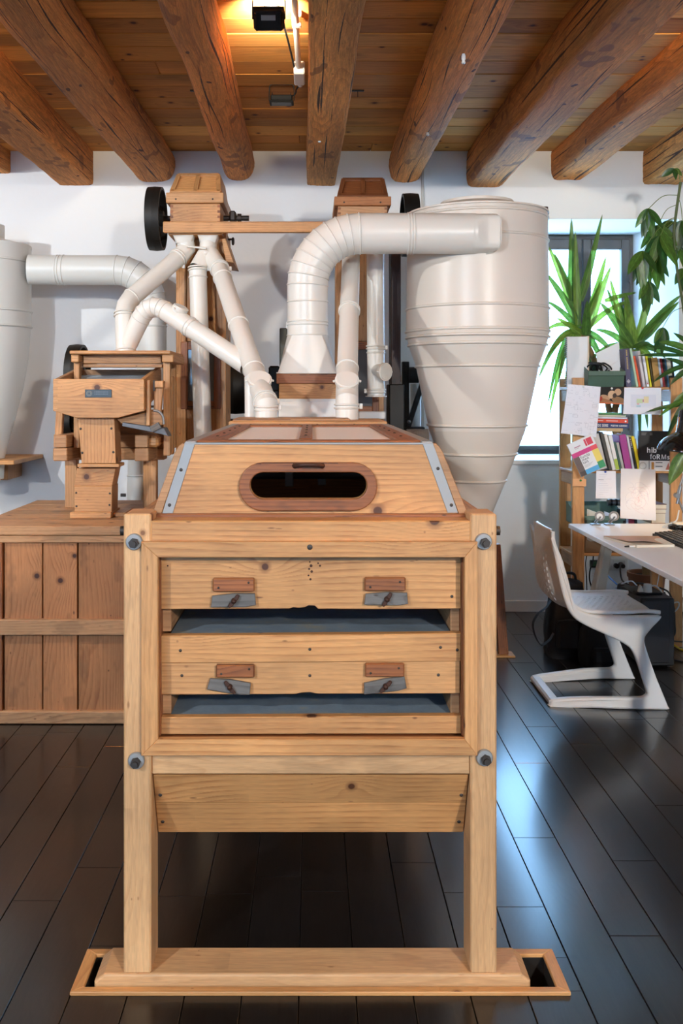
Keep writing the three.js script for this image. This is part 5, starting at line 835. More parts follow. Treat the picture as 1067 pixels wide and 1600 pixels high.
// ── cantilever chair ──
{
  const C = (px, py) => [(px - PX) * 0.003, EYE - (py - PY) * 0.003], zn = -4.465, zf = -4.975, zc = (zn + zf) / 2;
  const t = thing('cantilever_chair', 'off-white moulded plastic cantilever chair with perforated seat and back on a sled base', 'chair', [1.36, 0, zc]);
  const m = plain(0xf0efea, 0.4);
  // side: flange of the back, skirt of the seat, leg and sled in one sweep
  const out = [[862, 838], [866, 843], [872, 858], [880, 882], [887, 908], [893, 936], [902, 950], [918, 957], [942, 960], [990, 960], [1030, 960.5], [1016, 978], [1005, 992], [1004, 1002], [1010, 1022], [1021, 1053], [1034, 1085], [1040, 1100], [1040.5, 1105.8], [1000, 1105.5], [867, 1105.5], [861.5, 1103], [864, 1096], [876, 1093], [910, 1090], [948, 1087.5], [985, 1086.5], [1000, 1086], [1006, 1083], [1007, 1078], [1000, 1056], [990, 1026], [982, 1011], [966, 1000], [938, 987], [915, 976.5], [896, 965], [884, 949], [877, 930], [871, 903], [866, 872], [861, 846]].map(([a, b]) => C(a, b));
  const spl = (q) => { const c = new THREE.CatmullRomCurve3(q.map(([x, y]) => V(x, y, 0)), true, 'catmullrom', 0.35); return c.getPoints(150).map((p) => [p.x, p.y]); };
  const o2 = spl(out);
  // flare: the back is narrower than the feet
  const flare = (g, s) => { const p = g.attributes.position; for (let i = 0; i < p.count; i++) { const y = p.getY(i), x = p.getX(i), k = 0.030 * smooth(y, 0.5, 0.82) + 0.05 * (1 - smooth(x, 1.12, 1.5)) * (1 - smooth(y, 0.05, 0.2)); p.setZ(i, p.getZ(i) - s * k); } g.computeVertexNormals(); return g; };
  const side = (z0, z1, s) => flare(slab(o2, z0, z1, 0.011, 0, [], 3), s);
  part(t, 'side_frame', side(zn - 0.034, zn, 1), m); part(t, 'side_frame', side(zf, zf + 0.034, -1), m);
  part(t, 'sled_bar', cbox(...[C(862, 0)[0] - 0.006, C(877, 0)[0]], 0.0, 0.032, zf + 0.055, zn - 0.055, 0.009), m);
  // shell with slots: two faces and the walls of the holes
  const cv = new THREE.CatmullRomCurve3([[1.130, 0.822], [1.122, 0.76], [1.120, 0.68], [1.124, 0.60], [1.138, 0.53], [1.172, 0.475], [1.24, 0.447], [1.34, 0.440], [1.45, 0.438], [1.57, 0.443], [1.628, 0.437]].map(([x, y]) => V(x, y, 0)));
  const NV = 110, NU = 45, th = 0.008, pts = cv.getSpacedPoints(NV), grid = [[], []];
  for (let j = 0; j <= NV; j++) { const p = pts[j], d = cv.getTangentAt(j / NV), n = V(-d.y, d.x, 0), s = j / NV, hw = lerp(0.168, 0.222, smooth(s, 0.05, 0.45)) * (1 - 0.16 * Math.pow(Math.max(0, (0.05 - s) / 0.05), 2));
    for (let i = 0; i <= NU; i++) { const u = i / NU * 2 - 1, dish = (0.016 + 0.050 * smooth(s, 0.0, 0.22) * (1 - smooth(s, 0.35, 0.6))) * u * u * u * u, tip = s > 0.93 ? -(s - 0.93) * 0.35 * u * u : 0; const q = p.clone().addScaledVector(n, dish).addScaledVector(d, tip); q.z = zc + u * hw; grid[0].push(q); grid[1].push(q.clone().addScaledVector(n, -th)); } }
  const hole = (i, j) => { const a = i % 3, b = Math.floor(i / 3), c = (j + (b % 2) * 2) % 4; return i > 4 && i < NU - 5 && j > 12 && j < NV - 7 && a === 1 && c < 2; };
  const pos = [], K = (i, j) => j * (NU + 1) + i, quad = (a, b, c, d) => pos.push(a, b, c, a, c, d);
  const solid = (i, j) => i >= 0 && j >= 0 && i < NU && j < NV && !hole(i, j);
  for (let j = 0; j < NV; j++) for (let i = 0; i < NU; i++) { if (!solid(i, j)) continue; const [T, B] = grid, a = K(i, j), b = K(i + 1, j), c = K(i + 1, j + 1), d = K(i, j + 1); quad(T[a], T[b], T[c], T[d]); quad(B[a], B[d], B[c], B[b]); for (const [di, dj, p, q] of [[-1, 0, d, a], [1, 0, b, c], [0, -1, a, b], [0, 1, c, d]]) if (!solid(i + di, j + dj)) quad(T[p], B[p], B[q], T[q]); }
  const g = new THREE.BufferGeometry(); g.setAttribute('position', new THREE.Float32BufferAttribute(pos.flatMap((p) => [p.x, p.y, p.z]), 3)); g.computeVertexNormals(); part(t, 'shell', gridUV(g, 2), m);
  // rolled rim between shell and side frames
  for (const sg of [-1, 1]) part(t, 'shell_rim', tube(Array.from({ length: 23 }, (_, k) => { const s = k / 22, p = cv.getPointAt(s), d = cv.getTangentAt(s), hw = lerp(0.168, 0.222, smooth(s, 0.05, 0.45)); const e = (0.016 + 0.050 * smooth(s, 0.0, 0.22) * (1 - smooth(s, 0.35, 0.6))) - 0.004; return V(p.x - d.y * e, p.y + d.x * e, zc + sg * (hw + 0.006)); }), 0.010, 60, 8), m);
  part(t, 'top_rim', tube(Array.from({ length: 15 }, (_, k) => { const u = k / 7 - 1; return V(1.128 + 0.016 * u * u, 0.824 - 0.006 * u * u, zc + u * 0.150); }), 0.009, 40, 8), m);
}
// ── shelf ──
const SZ = -5.58, SB = -5.92, SX0 = 1.517, SX1 = 2.155, SY = [1.512, 1.024, 0.54];
{
  const t = thing('bookshelf', 'open pine shelf of square uprights and boards, filled with books, by the window', 'shelf', [(SX0 + SX1) / 2, 0, (SZ + SB) / 2]);
  for (const [x, z] of [[SX0, SZ - 0.03], [SX1 - 0.068, SZ - 0.03], [SX0 + 0.006, SB], [SX1 - 0.068, SB]]) part(t, 'upright', cbox(x, x + 0.068, 0, 1.566, z, z + 0.03, 0.003, 1), M.shelfPine);
  for (const y of SY) { part(t, 'shelf_board', cbox(SX0 + 0.004, SX1 - 0.004, y - 0.016, y, SB + 0.032, SZ - 0.032, 0.002, 0), M.shelfPine); part(t, 'front_strip', cbox(SX0 + 0.07, SX1 - 0.07, y - 0.014, y - 0.001, SZ - 0.031, SZ - 0.018, 0.002, 0), M.shelfPine); for (const x of [SX0 + 0.012, SX1 - 0.04]) part(t, 'side_rail', cbox(x, x + 0.022, y - 0.085, y - 0.018, SB + 0.0305, SZ - 0.0305, 0.002, 2), tinted(M.beech, 0xe8e0d6)); }
}
// ── books ──
const inkFont = (g, s, b) => { g.font = (b ? 'bold ' : '') + s + 'px sans-serif'; };
// upright book: spine to the room; x,y lower left corner of the spine; lean in radians (positive leans left at the top)
function book(label, x, y, z, w, h, d, lean, color, group, o = {}) {
  const t = thing('book', label, 'book', [x, y, z], group), m = plain(color, o.rough ?? 0.5), c = 0.0022, tf = (g) => { if (o.lie) g.rotateZ(-Math.PI / 2); g.rotateZ(lean); if (o.turn) g.rotateY(o.turn); g.translate(x, y, z); return g; };
  part(t, 'cover', tf(merge([cbox(0, w, 0, h, -c, 0, 0.0008), cbox(0, c, 0, h, -d, 0, 0.0006), cbox(w - c, w, 0, h, -d, 0, 0.0006)])), m);
  part(t, 'pages', tf(cbox(c, w - c, 0.003, h - 0.003, -d + 0.004, -c, 0)), M.pages);
  if (o.draw) { const W = o.W ?? 64, H = o.H ?? Math.round(W * h / w); const tx = canvasTex(W, H, o.draw); part(t, 'spine_print', tf(uvFront(cbox(0.0005, w - 0.0005, 0.001, h - 0.001, 0.0001, 0.0006, 0), 0, w, 0, h)), mat({ map: tx, roughness: 0.5 })); }
  return t;
}
const spineText = (bg, fg, txt, s = 26, extra) => (g, w, h) => { g.fillStyle = bg; g.fillRect(0, 0, w, h); g.save(); g.translate(w / 2, 14); g.rotate(Math.PI / 2); g.fillStyle = fg; inkFont(g, s, true); g.textBaseline = 'middle'; g.fillText(txt, 0, 0, h * 0.7); g.restore(); if (extra) extra(g, w, h); };
{
  const z = -5.60, y = SY[0] + 0.0, k = -z / F, G = 'books leaning on the top shelf';
  // [bottom x px, width px, height px, lean, colour, label]
  const L = [
    [978.5, 8, 60, 0.07, 0x4b4660, 'purple-grey book with a yellow title and white diamond, by the green bin', { W: 64, H: 420, draw: spineText('#4b4660', '#d8b860', 'MMM  HANDBOOK', 24, (g, w, h) => { g.strokeStyle = '#e8e4e0'; g.lineWidth = 4; g.save(); g.translate(w / 2, h - 60); g.rotate(Math.PI / 4); g.strokeRect(-14, -14, 28, 28); g.strokeRect(-6, -6, 12, 12); g.restore(); }) }],
    [994.3, 3.4, 61, 0.18, 0xbfd8b4, 'thin pale green book on the top shelf', {}], [998.2, 3.4, 49, 0.19, 0xf05a22, 'thin bright orange book on the top shelf', {}],
    [1005, 4.2, 57, 0.165, 0xe4d8d2, 'pinkish white book right of the orange one', {}],
    [1010.8, 3.8, 52, 0.15, 0xf6f4f0, 'thin white book with a red dot at the foot', { W: 32, H: 400, draw: (g, w, h) => { g.fillStyle = '#f6f4f0'; g.fillRect(0, 0, w, h); g.fillStyle = '#d4322a'; g.beginPath(); g.arc(w / 2, h - 40, 9, 0, 7); g.fill(); } }],
    [1015.6, 3.2, 52, 0.15, 0xf0dc28, 'thin lemon yellow book on the top shelf', {}], [1020, 2.2, 46, 0.15, 0x5a4a22, 'very thin dark olive book beside the yellow one', {}],
    [1022.6, 9.6, 46, 0.12, 0xb88a46, 'thick golden book on the top shelf', {}], [1032.6, 3.6, 45, 0.13, 0xc4ccd4, 'pale blue-grey book right of the golden one', {}],
    [1036.6, 3.4, 45, 0.14, 0xa83034, 'dark red book on the top shelf', {}], [1040.2, 3.2, 44, 0.13, 0x221f22, 'black book between the red and the blue ones', {}], [1043.6, 2.4, 44, 0.13, 0x3a7496, 'thin blue book on the top shelf', {}],
    [1046.4, 6.0, 46, 0.13, 0xd8d0bc, 'cream and black book near the right upright', { W: 48, H: 380, draw: (g, w, h) => { g.fillStyle = '#d8d0bc'; g.fillRect(0, 0, w, h); g.fillStyle = '#1c1a1a'; g.fillRect(0, h * 0.62, w, h); } }], [1052.8, 3.4, 46, 0.13, 0x1a1a1c, 'last black book at the right upright', {}],
  ];
  for (const [px, w, h, lean, c, label, o] of L) book(label, X(px, -z), y, z, w * k, h * k, 0.16, lean, c, G, o);
}
{
  const z = -5.60, y = SY[1], k = -z / F, G = 'books leaning on the middle shelf';
  const L = [
    [933, 16, 56, 0.24, 0xd9d3c8, 'broad off-white binder behind the tilted colour-block book', {}], [951.5, 5, 61, 0.24, 0x4a4640, 'dark grey-brown book on the middle shelf', {}], [957.0, 5.2, 58, 0.24, 0xebe4d8, 'cream book right of the dark grey-brown one', {}],
    [962.5, 5.6, 56, 0.22, 0xf0ede4, 'white book with a lime green label at its foot', { W: 48, H: 420, draw: (g, w, h) => { g.fillStyle = '#f0ede4'; g.fillRect(0, 0, w, h); g.fillStyle = '#b4c84a'; g.fillRect(0, h * 0.68, w, h * 0.3); } }], [968.6, 3.2, 45, 0.22, 0x3c5a50, 'short dark green patterned book on the middle shelf', {}], [972.2, 4.2, 44, 0.22, 0xb9b8ae, 'short grey book right of the green one', {}],
    [977, 10.6, 56, 0.18, 0xa83a86, 'magenta purple book on the middle shelf', {}], [988.2, 3.6, 54, 0.18, 0xd4d0d4, 'pale lilac white book right of the magenta one', {}],
    [993.0, 3.2, 52, 0.2, 0x1e1c1c, 'thin black book with white lettering beside the yellow one', { W: 32, H: 460, draw: spineText('#1e1c1c', '#e8e4dc', 'IO  SPAZIO  O', 20) }], [996.8, 4.6, 54, 0.2, 0xf2d81e, 'bright yellow book on the middle shelf', {}], [1001.4, 2.6, 50, 0.18, 0xd0b078, 'thin tan book behind the black display book', {}],
  ];
  for (const [px, w, h, lean, c, label, o] of L) book(label, X(px, -z), y + 0.001, z - (label.includes('behind the black') ? 0.02 : 0), w * k, h * k, 0.15, lean, c, G, o);
  // black display book facing the room
  const w = 50 * k, h = 62.5 * k, x = X(998, -z), t = thing('display_book', 'large black book with white lettering shown cover out, behind the desk lamp', 'book', [x, y, z + 0.0]);
  const tx = canvasTex(512, 640, (g, W, H) => { g.fillStyle = '#191818'; g.fillRect(0, 0, W, H); g.fillStyle = '#e9e4da'; g.fillRect(0, H * 0.745, W, H * 0.26); g.fillStyle = '#8a8680'; inkFont(g, 15); for (let i = 0; i < 3; i++) { g.fillRect(40, 30 + i * 16, 84 - i * 8, 6); g.fillRect(172, 30 + i * 16, 44, 6); } g.fillStyle = '#f6f4f0'; inkFont(g, 112, true); g.fillText('hi', 120, 350); inkFont(g, 112, true); g.fillText('b', 216, 350); g.font = '112px sans-serif'; g.fillText('fo', 172, 452); inkFont(g, 112, true); g.fillText('R', 270, 452); g.font = '104px sans-serif'; g.fillText('M', 350, 452); inkFont(g, 96, true); g.fillText('s', 446, 452); g.strokeStyle = '#c9c2b4'; g.lineWidth = 16; g.beginPath(); g.arc(60, 560, 52, 0, 7); g.stroke(); g.fillStyle = '#c98a3c'; g.fillRect(196, 500, 44, 120); g.fillStyle = '#5a5854'; g.fillRect(262, 498, 110, 14); g.fillRect(262, 560, 110, 14); g.fillStyle = '#a8a49c'; g.fillRect(150, 480, 24, 150); g.fillStyle = '#c0705a'; g.beginPath(); g.moveTo(470, 500); g.lineTo(500, 620); g.lineTo(420, 620); g.fill(); });
  const lean = (g) => { g.rotateX(-0.05); g.rotateZ(-0.012); g.translate(x, y, z + 0.005); return g; };
  part(t, 'cover', lean(merge([cbox(0, w, 0, h, -0.003, 0, 0.001), cbox(0, w, 0, h, -0.022, -0.019, 0.001), cbox(0, 0.003, 0, h, -0.022, 0, 0.001)])), M.blackPlastic); part(t, 'pages', lean(cbox(0.003, w - 0.004, 0.004, h - 0.004, -0.019, -0.003, 0)), M.pages);
  part(t, 'cover_print', lean(uvFront(cbox(0.0005, w - 0.0005, 0.0005, h - 0.0005, 0.0001, 0.0006, 0), 0, w, 0, h)), mat({ map: tx, roughness: 0.45 }));
  // flat pile on top of the leaning books
  const P0 = [[973, 668, 5.6, 58, 0xc6a878, 'tan book at the bottom of the flat pile', {}], [983, 660.5, 7.6, 66, 0x2a3566, 'navy book with large white lettering in the flat pile', { W: 512, H: 60, draw: null }], [981.8, 654, 6.3, 62, 0xe2482c, 'red book in the flat pile', {}], [980, 651, 2.8, 60, 0xe9e7ea, 'thin white book in the flat pile', {}], [978, 647.6, 3.2, 58, 0xdcd9b8, 'cream book near the top of the flat pile', {}], [972, 644.2, 3.2, 54, 0x5d9a5c, 'thin green book on top of the flat pile', {}]];
  P0.forEach(([pxr, py, th, len, c, label], i) => {
    const H = th * k, W = len * k, xr = X(pxr, -z), yb = Y(py + th, -z), t2 = thing('book', label, 'book', [xr - W, yb, z - 0.0], 'books lying in a flat pile'), d = 0.17, m2 = plain(c, 0.5), rz = (g) => { g.rotateZ(-0.02); g.translate(xr - W, yb, z - 0.004 * (i % 3)); return g; };
    part(t2, 'cover', rz(merge([cbox(0, W, 0, 0.002, -d, 0, 0.0006), cbox(0, W, H - 0.002, H, -d, 0, 0.0006), cbox(0, W, 0, H, -0.002, 0, 0.0006)])), m2); part(t2, 'pages', rz(cbox(0.003, W - 0.003, 0.002, H - 0.002, -d + 0.004, -0.002, 0)), M.pages);
    const dr = i === 1 ? (g, w2, h2) => { g.fillStyle = '#2a3566'; g.fillRect(0, 0, w2, h2); g.fillStyle = '#e8e4da'; inkFont(g, 46, true); g.fillText('OCHI DI IERI', 20, 46, 240); inkFont(g, 30, true); g.fillText('PIETRO GORINI', 290, 42, 200); } : i === 2 ? (g, w2, h2) => { g.fillStyle = '#e2482c'; g.fillRect(0, 0, w2, h2); g.fillStyle = '#f6d8cc'; g.fillRect(100, 22, 90, 12); g.fillRect(230, 22, 150, 12); g.fillStyle = '#fff'; g.beginPath(); g.arc(480, 30, 12, 0, 7); g.fill(); } : null;
    if (dr) part(t2, 'spine_print', rz(uvFront(cbox(0.0005, W - 0.0005, 0.0005, H - 0.0005, 0.0001, 0.0006, 0), 0, W, 0, H)), mat({ map: canvasTex(512, 60, dr), roughness: 0.5 }));
  });
}
// flat printed sheets: corners in order top-left, top-right, bottom-right, bottom-left (pixels), bulge towards the room
function sheet(name, label, cat, q, z, draw, W, H, bulge = 0.006, group, curl = 0) {
  const c = q.map(([a, b]) => P(a, b, z)), N = 14, pos = [], uv = [], idx = [];
  for (const s of [0, 1]) for (let j = 0; j <= N; j++) for (let i = 0; i <= N; i++) { const u = i / N, v = j / N, p = c[0].clone().lerp(c[1], u).lerp(c[3].clone().lerp(c[2], u), v); p.z += bulge * Math.sin(v * 2.6) * (0.4 + 0.6 * Math.sin(u * 3.1)) + curl * v * v - s * 0.0005; pos.push(p.x, p.y, p.z); uv.push(u, 1 - v); }
  const K = (N + 1) * (N + 1); for (let j = 0; j < N; j++) for (let i = 0; i < N; i++) { const a = j * (N + 1) + i, b = a + 1, d = a + N + 1, e = d + 1; idx.push(a, d, b, b, d, e); idx.push(K + a, K + b, K + d, K + b, K + e, K + d); }
  for (let i = 0; i < N; i++) for (const [a, b] of [[i, i + 1], [N * (N + 1) + i + 1, N * (N + 1) + i], [(i + 1) * (N + 1), i * (N + 1)], [i * (N + 1) + N, (i + 1) * (N + 1) + N]]) idx.push(a, b, K + a, b, K + b, K + a);
  const g = new THREE.BufferGeometry(); g.setAttribute('position', new THREE.Float32BufferAttribute(pos, 3)); g.setAttribute('uv', new THREE.Float32BufferAttribute(uv, 2)); g.setIndex(idx); g.computeVertexNormals();
  const t = thing(name, label, cat, c[3].toArray(), group); part(t, 'paper', g, mat({ map: canvasTex(W, H, draw), roughness: 0.85 })); return t;
}
const pin = (t, px, py, z, c) => { const p = P(px, py, z); part(t, 'pin', merge([rod(p, p.clone().add(V(0, 0, 0.008)), 0.0025, 0.0025, 8), lathe([[0, 0.012], [0.006, 0.011], [0.006, 0.007], [0, 0.006]], p, 12, V(0, 0, 1))]), plain(c, 0.3)); };
{
  const r = rng(404), zP = 5.535;
  let t = sheet('drawing_sheet', 'large white sheet with faint pencil plans hanging at the top left of the shelf', 'paper', [[887, 600], [938.5, 604.5], [931, 683], [876, 677]], zP, (g, w, h) => { g.fillStyle = '#eeecf0'; g.fillRect(0, 0, w, h); g.strokeStyle = 'rgba(90,90,105,0.4)'; g.lineWidth = 1.2; for (let i = 0; i < 90; i++) { const x = r() * w, y = r() * h, a = r() * 60, b = r() * 60; g.strokeRect(x, y, a, r() < 0.4 ? b : 0); } g.fillStyle = 'rgba(80,80,95,0.4)'; for (let i = 0; i < 30; i++) g.fillRect(r() * w, r() * h, 3 + r() * 18, 2); }, 384, 560, 0.012);
  pin(t, 911, 604, zP - 0.002, 0xe8e6e2);
  t = sheet('postcard', 'dark postcard in brown and skin tones pinned under the top shelf', 'postcard', [[936.5, 604.5], [975, 604.5], [974.5, 632], [935.5, 630.5]], zP + 0.01, (g, w, h) => { g.fillStyle = '#26211e'; g.fillRect(0, 0, w, h); const bl = [[0.25, 0.62, 0.2, 0.14, '#c49a76'], [0.5, 0.45, 0.15, 0.24, '#d8b48e'], [0.75, 0.3, 0.14, 0.2, '#c8a07c'], [0.3, 0.9, 0.5, 0.16, '#a8714a'], [0.8, 0.8, 0.3, 0.22, '#96714f'], [0.05, 0.72, 0.08, 0.16, '#a8402c'], [0.62, 0.5, 0.08, 0.14, '#4a3c34']]; for (const [x, y, a, b, c] of bl) { g.fillStyle = c; g.beginPath(); g.ellipse(x * w, y * h, a * w, b * h, 0.3, 0, 7); g.fill(); } g.fillStyle = '#d8774a'; g.fillRect(0, h * 0.93, w, h * 0.07); }, 256, 180, 0.002);
  pin(t, 955, 607, zP + 0.008, 0xffffff);
  t = sheet('drawing_sheet', 'white sheet with a small diagram of pastel squares, held by a red pin', 'paper', [[975.5, 605.5], [1033, 606], [1032.5, 648], [973.5, 647]], zP - 0.004, (g, w, h) => { g.fillStyle = '#efeff3'; g.fillRect(0, 0, w, h); g.fillStyle = '#e4e6ee'; g.fillRect(w * 0.18, h * 0.26, w * 0.68, h * 0.44); g.fillStyle = '#cfe0b4'; g.fillRect(w * 0.34, h * 0.42, w * 0.17, h * 0.16); g.fillStyle = '#ecdcae'; g.fillRect(w * 0.53, h * 0.33, w * 0.13, h * 0.24); g.fillStyle = '#c08a9a'; g.fillRect(w * 0.5, h * 0.44, w * 0.03, h * 0.1); g.fillStyle = '#e8b8b4'; g.fillRect(w * 0.35, h * 0.58, w * 0.06, h * 0.06); g.fillStyle = '#bcd8de'; g.fillRect(w * 0.34, h * 0.65, w * 0.11, h * 0.08); g.fillStyle = '#9aa4b0'; g.fillRect(w * 0.2, h * 0.72, w * 0.6, 1); }, 384, 280, 0.004);
  pin(t, 1003, 606.5, zP - 0.006, 0xd02424);
  t = sheet('note_sheet', 'small white sheet with a faint handwritten list hanging below the middle shelf', 'paper', [[931.5, 735.5], [962, 736], [962.5, 778.5], [930.5, 779]], zP, (g, w, h) => { g.fillStyle = '#efedf0'; g.fillRect(0, 0, w, h); g.fillStyle = 'rgba(90,90,110,0.35)'; for (let i = 0; i < 12; i++) g.fillRect(24 + r() * 20, 40 + i * 24, 30 + r() * 120, 1.6); g.fillStyle = 'rgba(60,60,70,0.7)'; g.fillRect(24, 96, 60, 3); }, 220, 300, 0.003);
  pin(t, 945, 737, zP - 0.002, 0x3a5ab8);
  t = sheet('drawing_sheet', 'curling white sheet with a pale pencil doodle hanging in front of the lower shelf', 'paper', [[970, 732], [1024, 733.5], [1022.5, 812.5], [967, 809]], zP - 0.012, (g, w, h) => { g.fillStyle = '#e2dddc'; g.fillRect(0, 0, w, h); g.lineWidth = 1.6; for (let i = 0; i < 26; i++) { g.strokeStyle = ['rgba(190,110,120,0.5)', 'rgba(120,120,160,0.45)', 'rgba(160,130,130,0.45)'][i % 3]; g.beginPath(); const x = w * (0.25 + r() * 0.5), y = h * (0.35 + r() * 0.45); g.ellipse(x, y, 20 + r() * 80, 12 + r() * 70, r() * 3, r() * 3, 3 + r() * 3); g.stroke(); } g.strokeStyle = 'rgba(190,60,80,0.8)'; g.lineWidth = 3; g.beginPath(); g.moveTo(w * 0.49, h * 0.56); g.quadraticCurveTo(w * 0.53, h * 0.6, w * 0.5, h * 0.66); g.stroke(); }, 384, 540, 0.014, undefined, 0.02);
  t = sheet('sticky_note', 'small orange paper note pinned to the left front upright of the shelf', 'note', [[895, 748], [916, 748.5], [915.5, 760], [894.5, 759.5]], zP + 0.008, (g, w, h) => { g.fillStyle = '#eeb07c'; g.fillRect(0, 0, w, h); }, 32, 32, 0.002); pin(t, 906.5, 750.5, zP + 0.006, 0x3a8a3a);
  // tilted colour-block book leaning on the left upright
  { const z = 5.51, c = [[881, 698], [919.5, 680.5], [943.5, 726], [908.5, 745.5]].map(([a, b]) => P(a, b, z)), ux = c[1].clone().sub(c[0]), uy = c[0].clone().sub(c[3]), w = ux.length(), h = uy.length(), a = Math.atan2(ux.y, ux.x), bk = thing('colour_block_book', 'white book with a cover of coloured blocks, hanging tilted at the left of the shelf', 'book', c[3].toArray());
    const put = (g) => { g.rotateZ(a); g.translate(c[3].x, c[3].y, c[3].z); return g; };
    part(bk, 'cover', put(merge([cbox(0, w, 0, h, -0.002, 0, 0.0006), cbox(0, w, 0, h, -0.014, -0.012, 0.0006), cbox(0, 0.002, 0, h, -0.014, 0, 0.0006)])), M.white); part(bk, 'pages', put(cbox(0.002, w - 0.003, 0.003, h - 0.003, -0.012, -0.002, 0)), M.pages);
    part(bk, 'cover_print', put(uvFront(cbox(0.0005, w - 0.0005, 0.0005, h - 0.0005, 0.0001, 0.0006, 0), 0, w, 0, h)), mat({ map: canvasTex(420, 560, (g, W, H) => { const f = (c2, x, y, ww, hh) => { g.fillStyle = c2; g.fillRect(x * W, y * H, ww * W, hh * H); }; f('#ececec', 0, 0, 1, 1); f('#d63c50', 0.62, 0.05, 0.3, 0.2); f('#ececec', 0.69, 0.05, 0.015, 0.2); f('#b89', 0.2, 0.15, 0.24, 0.03); f('#b9b3b0', 0.2, 0.2, 0.16, 0.015); f('#d23a86', 0, 0.3, 0.75, 0.13); f('#e8505a', 0.75, 0.3, 0.25, 0.13); f('#6a5a54', 0, 0.43, 0.23, 0.43); f('#f4dc6a', 0.75, 0.43, 0.25, 0.36); f('#4b403c', 0, 0.86, 0.23, 0.14); f('#56aee0', 0.23, 0.86, 0.52, 0.14); f('#3a9a62', 0.75, 0.79, 0.25, 0.21); g.fillStyle = '#222'; g.font = '60px sans-serif'; g.fillText('funda', 108, 296); g.fillText('men', 108, 342); g.fillText('tals', 108, 388); g.fillStyle = '#999'; for (let i = 0; i < 4; i++) g.fillRect(112, 408 + i * 12, 150 - i * 20, 3); }), roughness: 0.4 })); }
}
// storage bins: open tray with sloping lower front
function bin(label, x0, x1, y0, yb, yf, zb, zf, m) {
  const t = thing('storage_bin', label, 'bin', [(x0 + x1) / 2, y0, (zb + zf) / 2]), s = 0.003;
  const prof = [[zb, y0], [zf - 0.02, y0], [zf, yf], [zf - 0.035, yf + 0.01], [zb + 0.03, yb], [zb, yb]];
  part(t, 'side', slabX(prof, x0, x0 + s, 0.001), m); part(t, 'side', slabX(prof, x1 - s, x1, 0.001), m);
  part(t, 'bottom', cbox(x0, x1, y0, y0 + s, zb, zf - 0.02, 0.001), m); part(t, 'back', cbox(x0, x1, y0, yb, zb, zb + s, 0.001), m);
  part(t, 'front', slabX([[zf - 0.022, y0], [zf - 0.018, y0], [zf + 0.002, yf], [zf - 0.002, yf]], x0, x1, 0.001), m); part(t, 'lip', cbox(x0 - 0.003, x1 + 0.003, yf - 0.028, yf, zf - 0.004, zf + 0.006, 0.002), m); part(t, 'lip', cbox(x0 - 0.003, x1 + 0.003, yb - 0.008, yb, zb - 0.002, zb + 0.008, 0.002), m);
  for (const k of [0.3, 0.68]) part(t, 'rib', cbox(lerp(x0, x1, k) - 0.001, lerp(x0, x1, k) + 0.001, yf - 0.026, yf - 0.002, zf + 0.005, zf + 0.0075, 0.0005), m);
  return t;
}
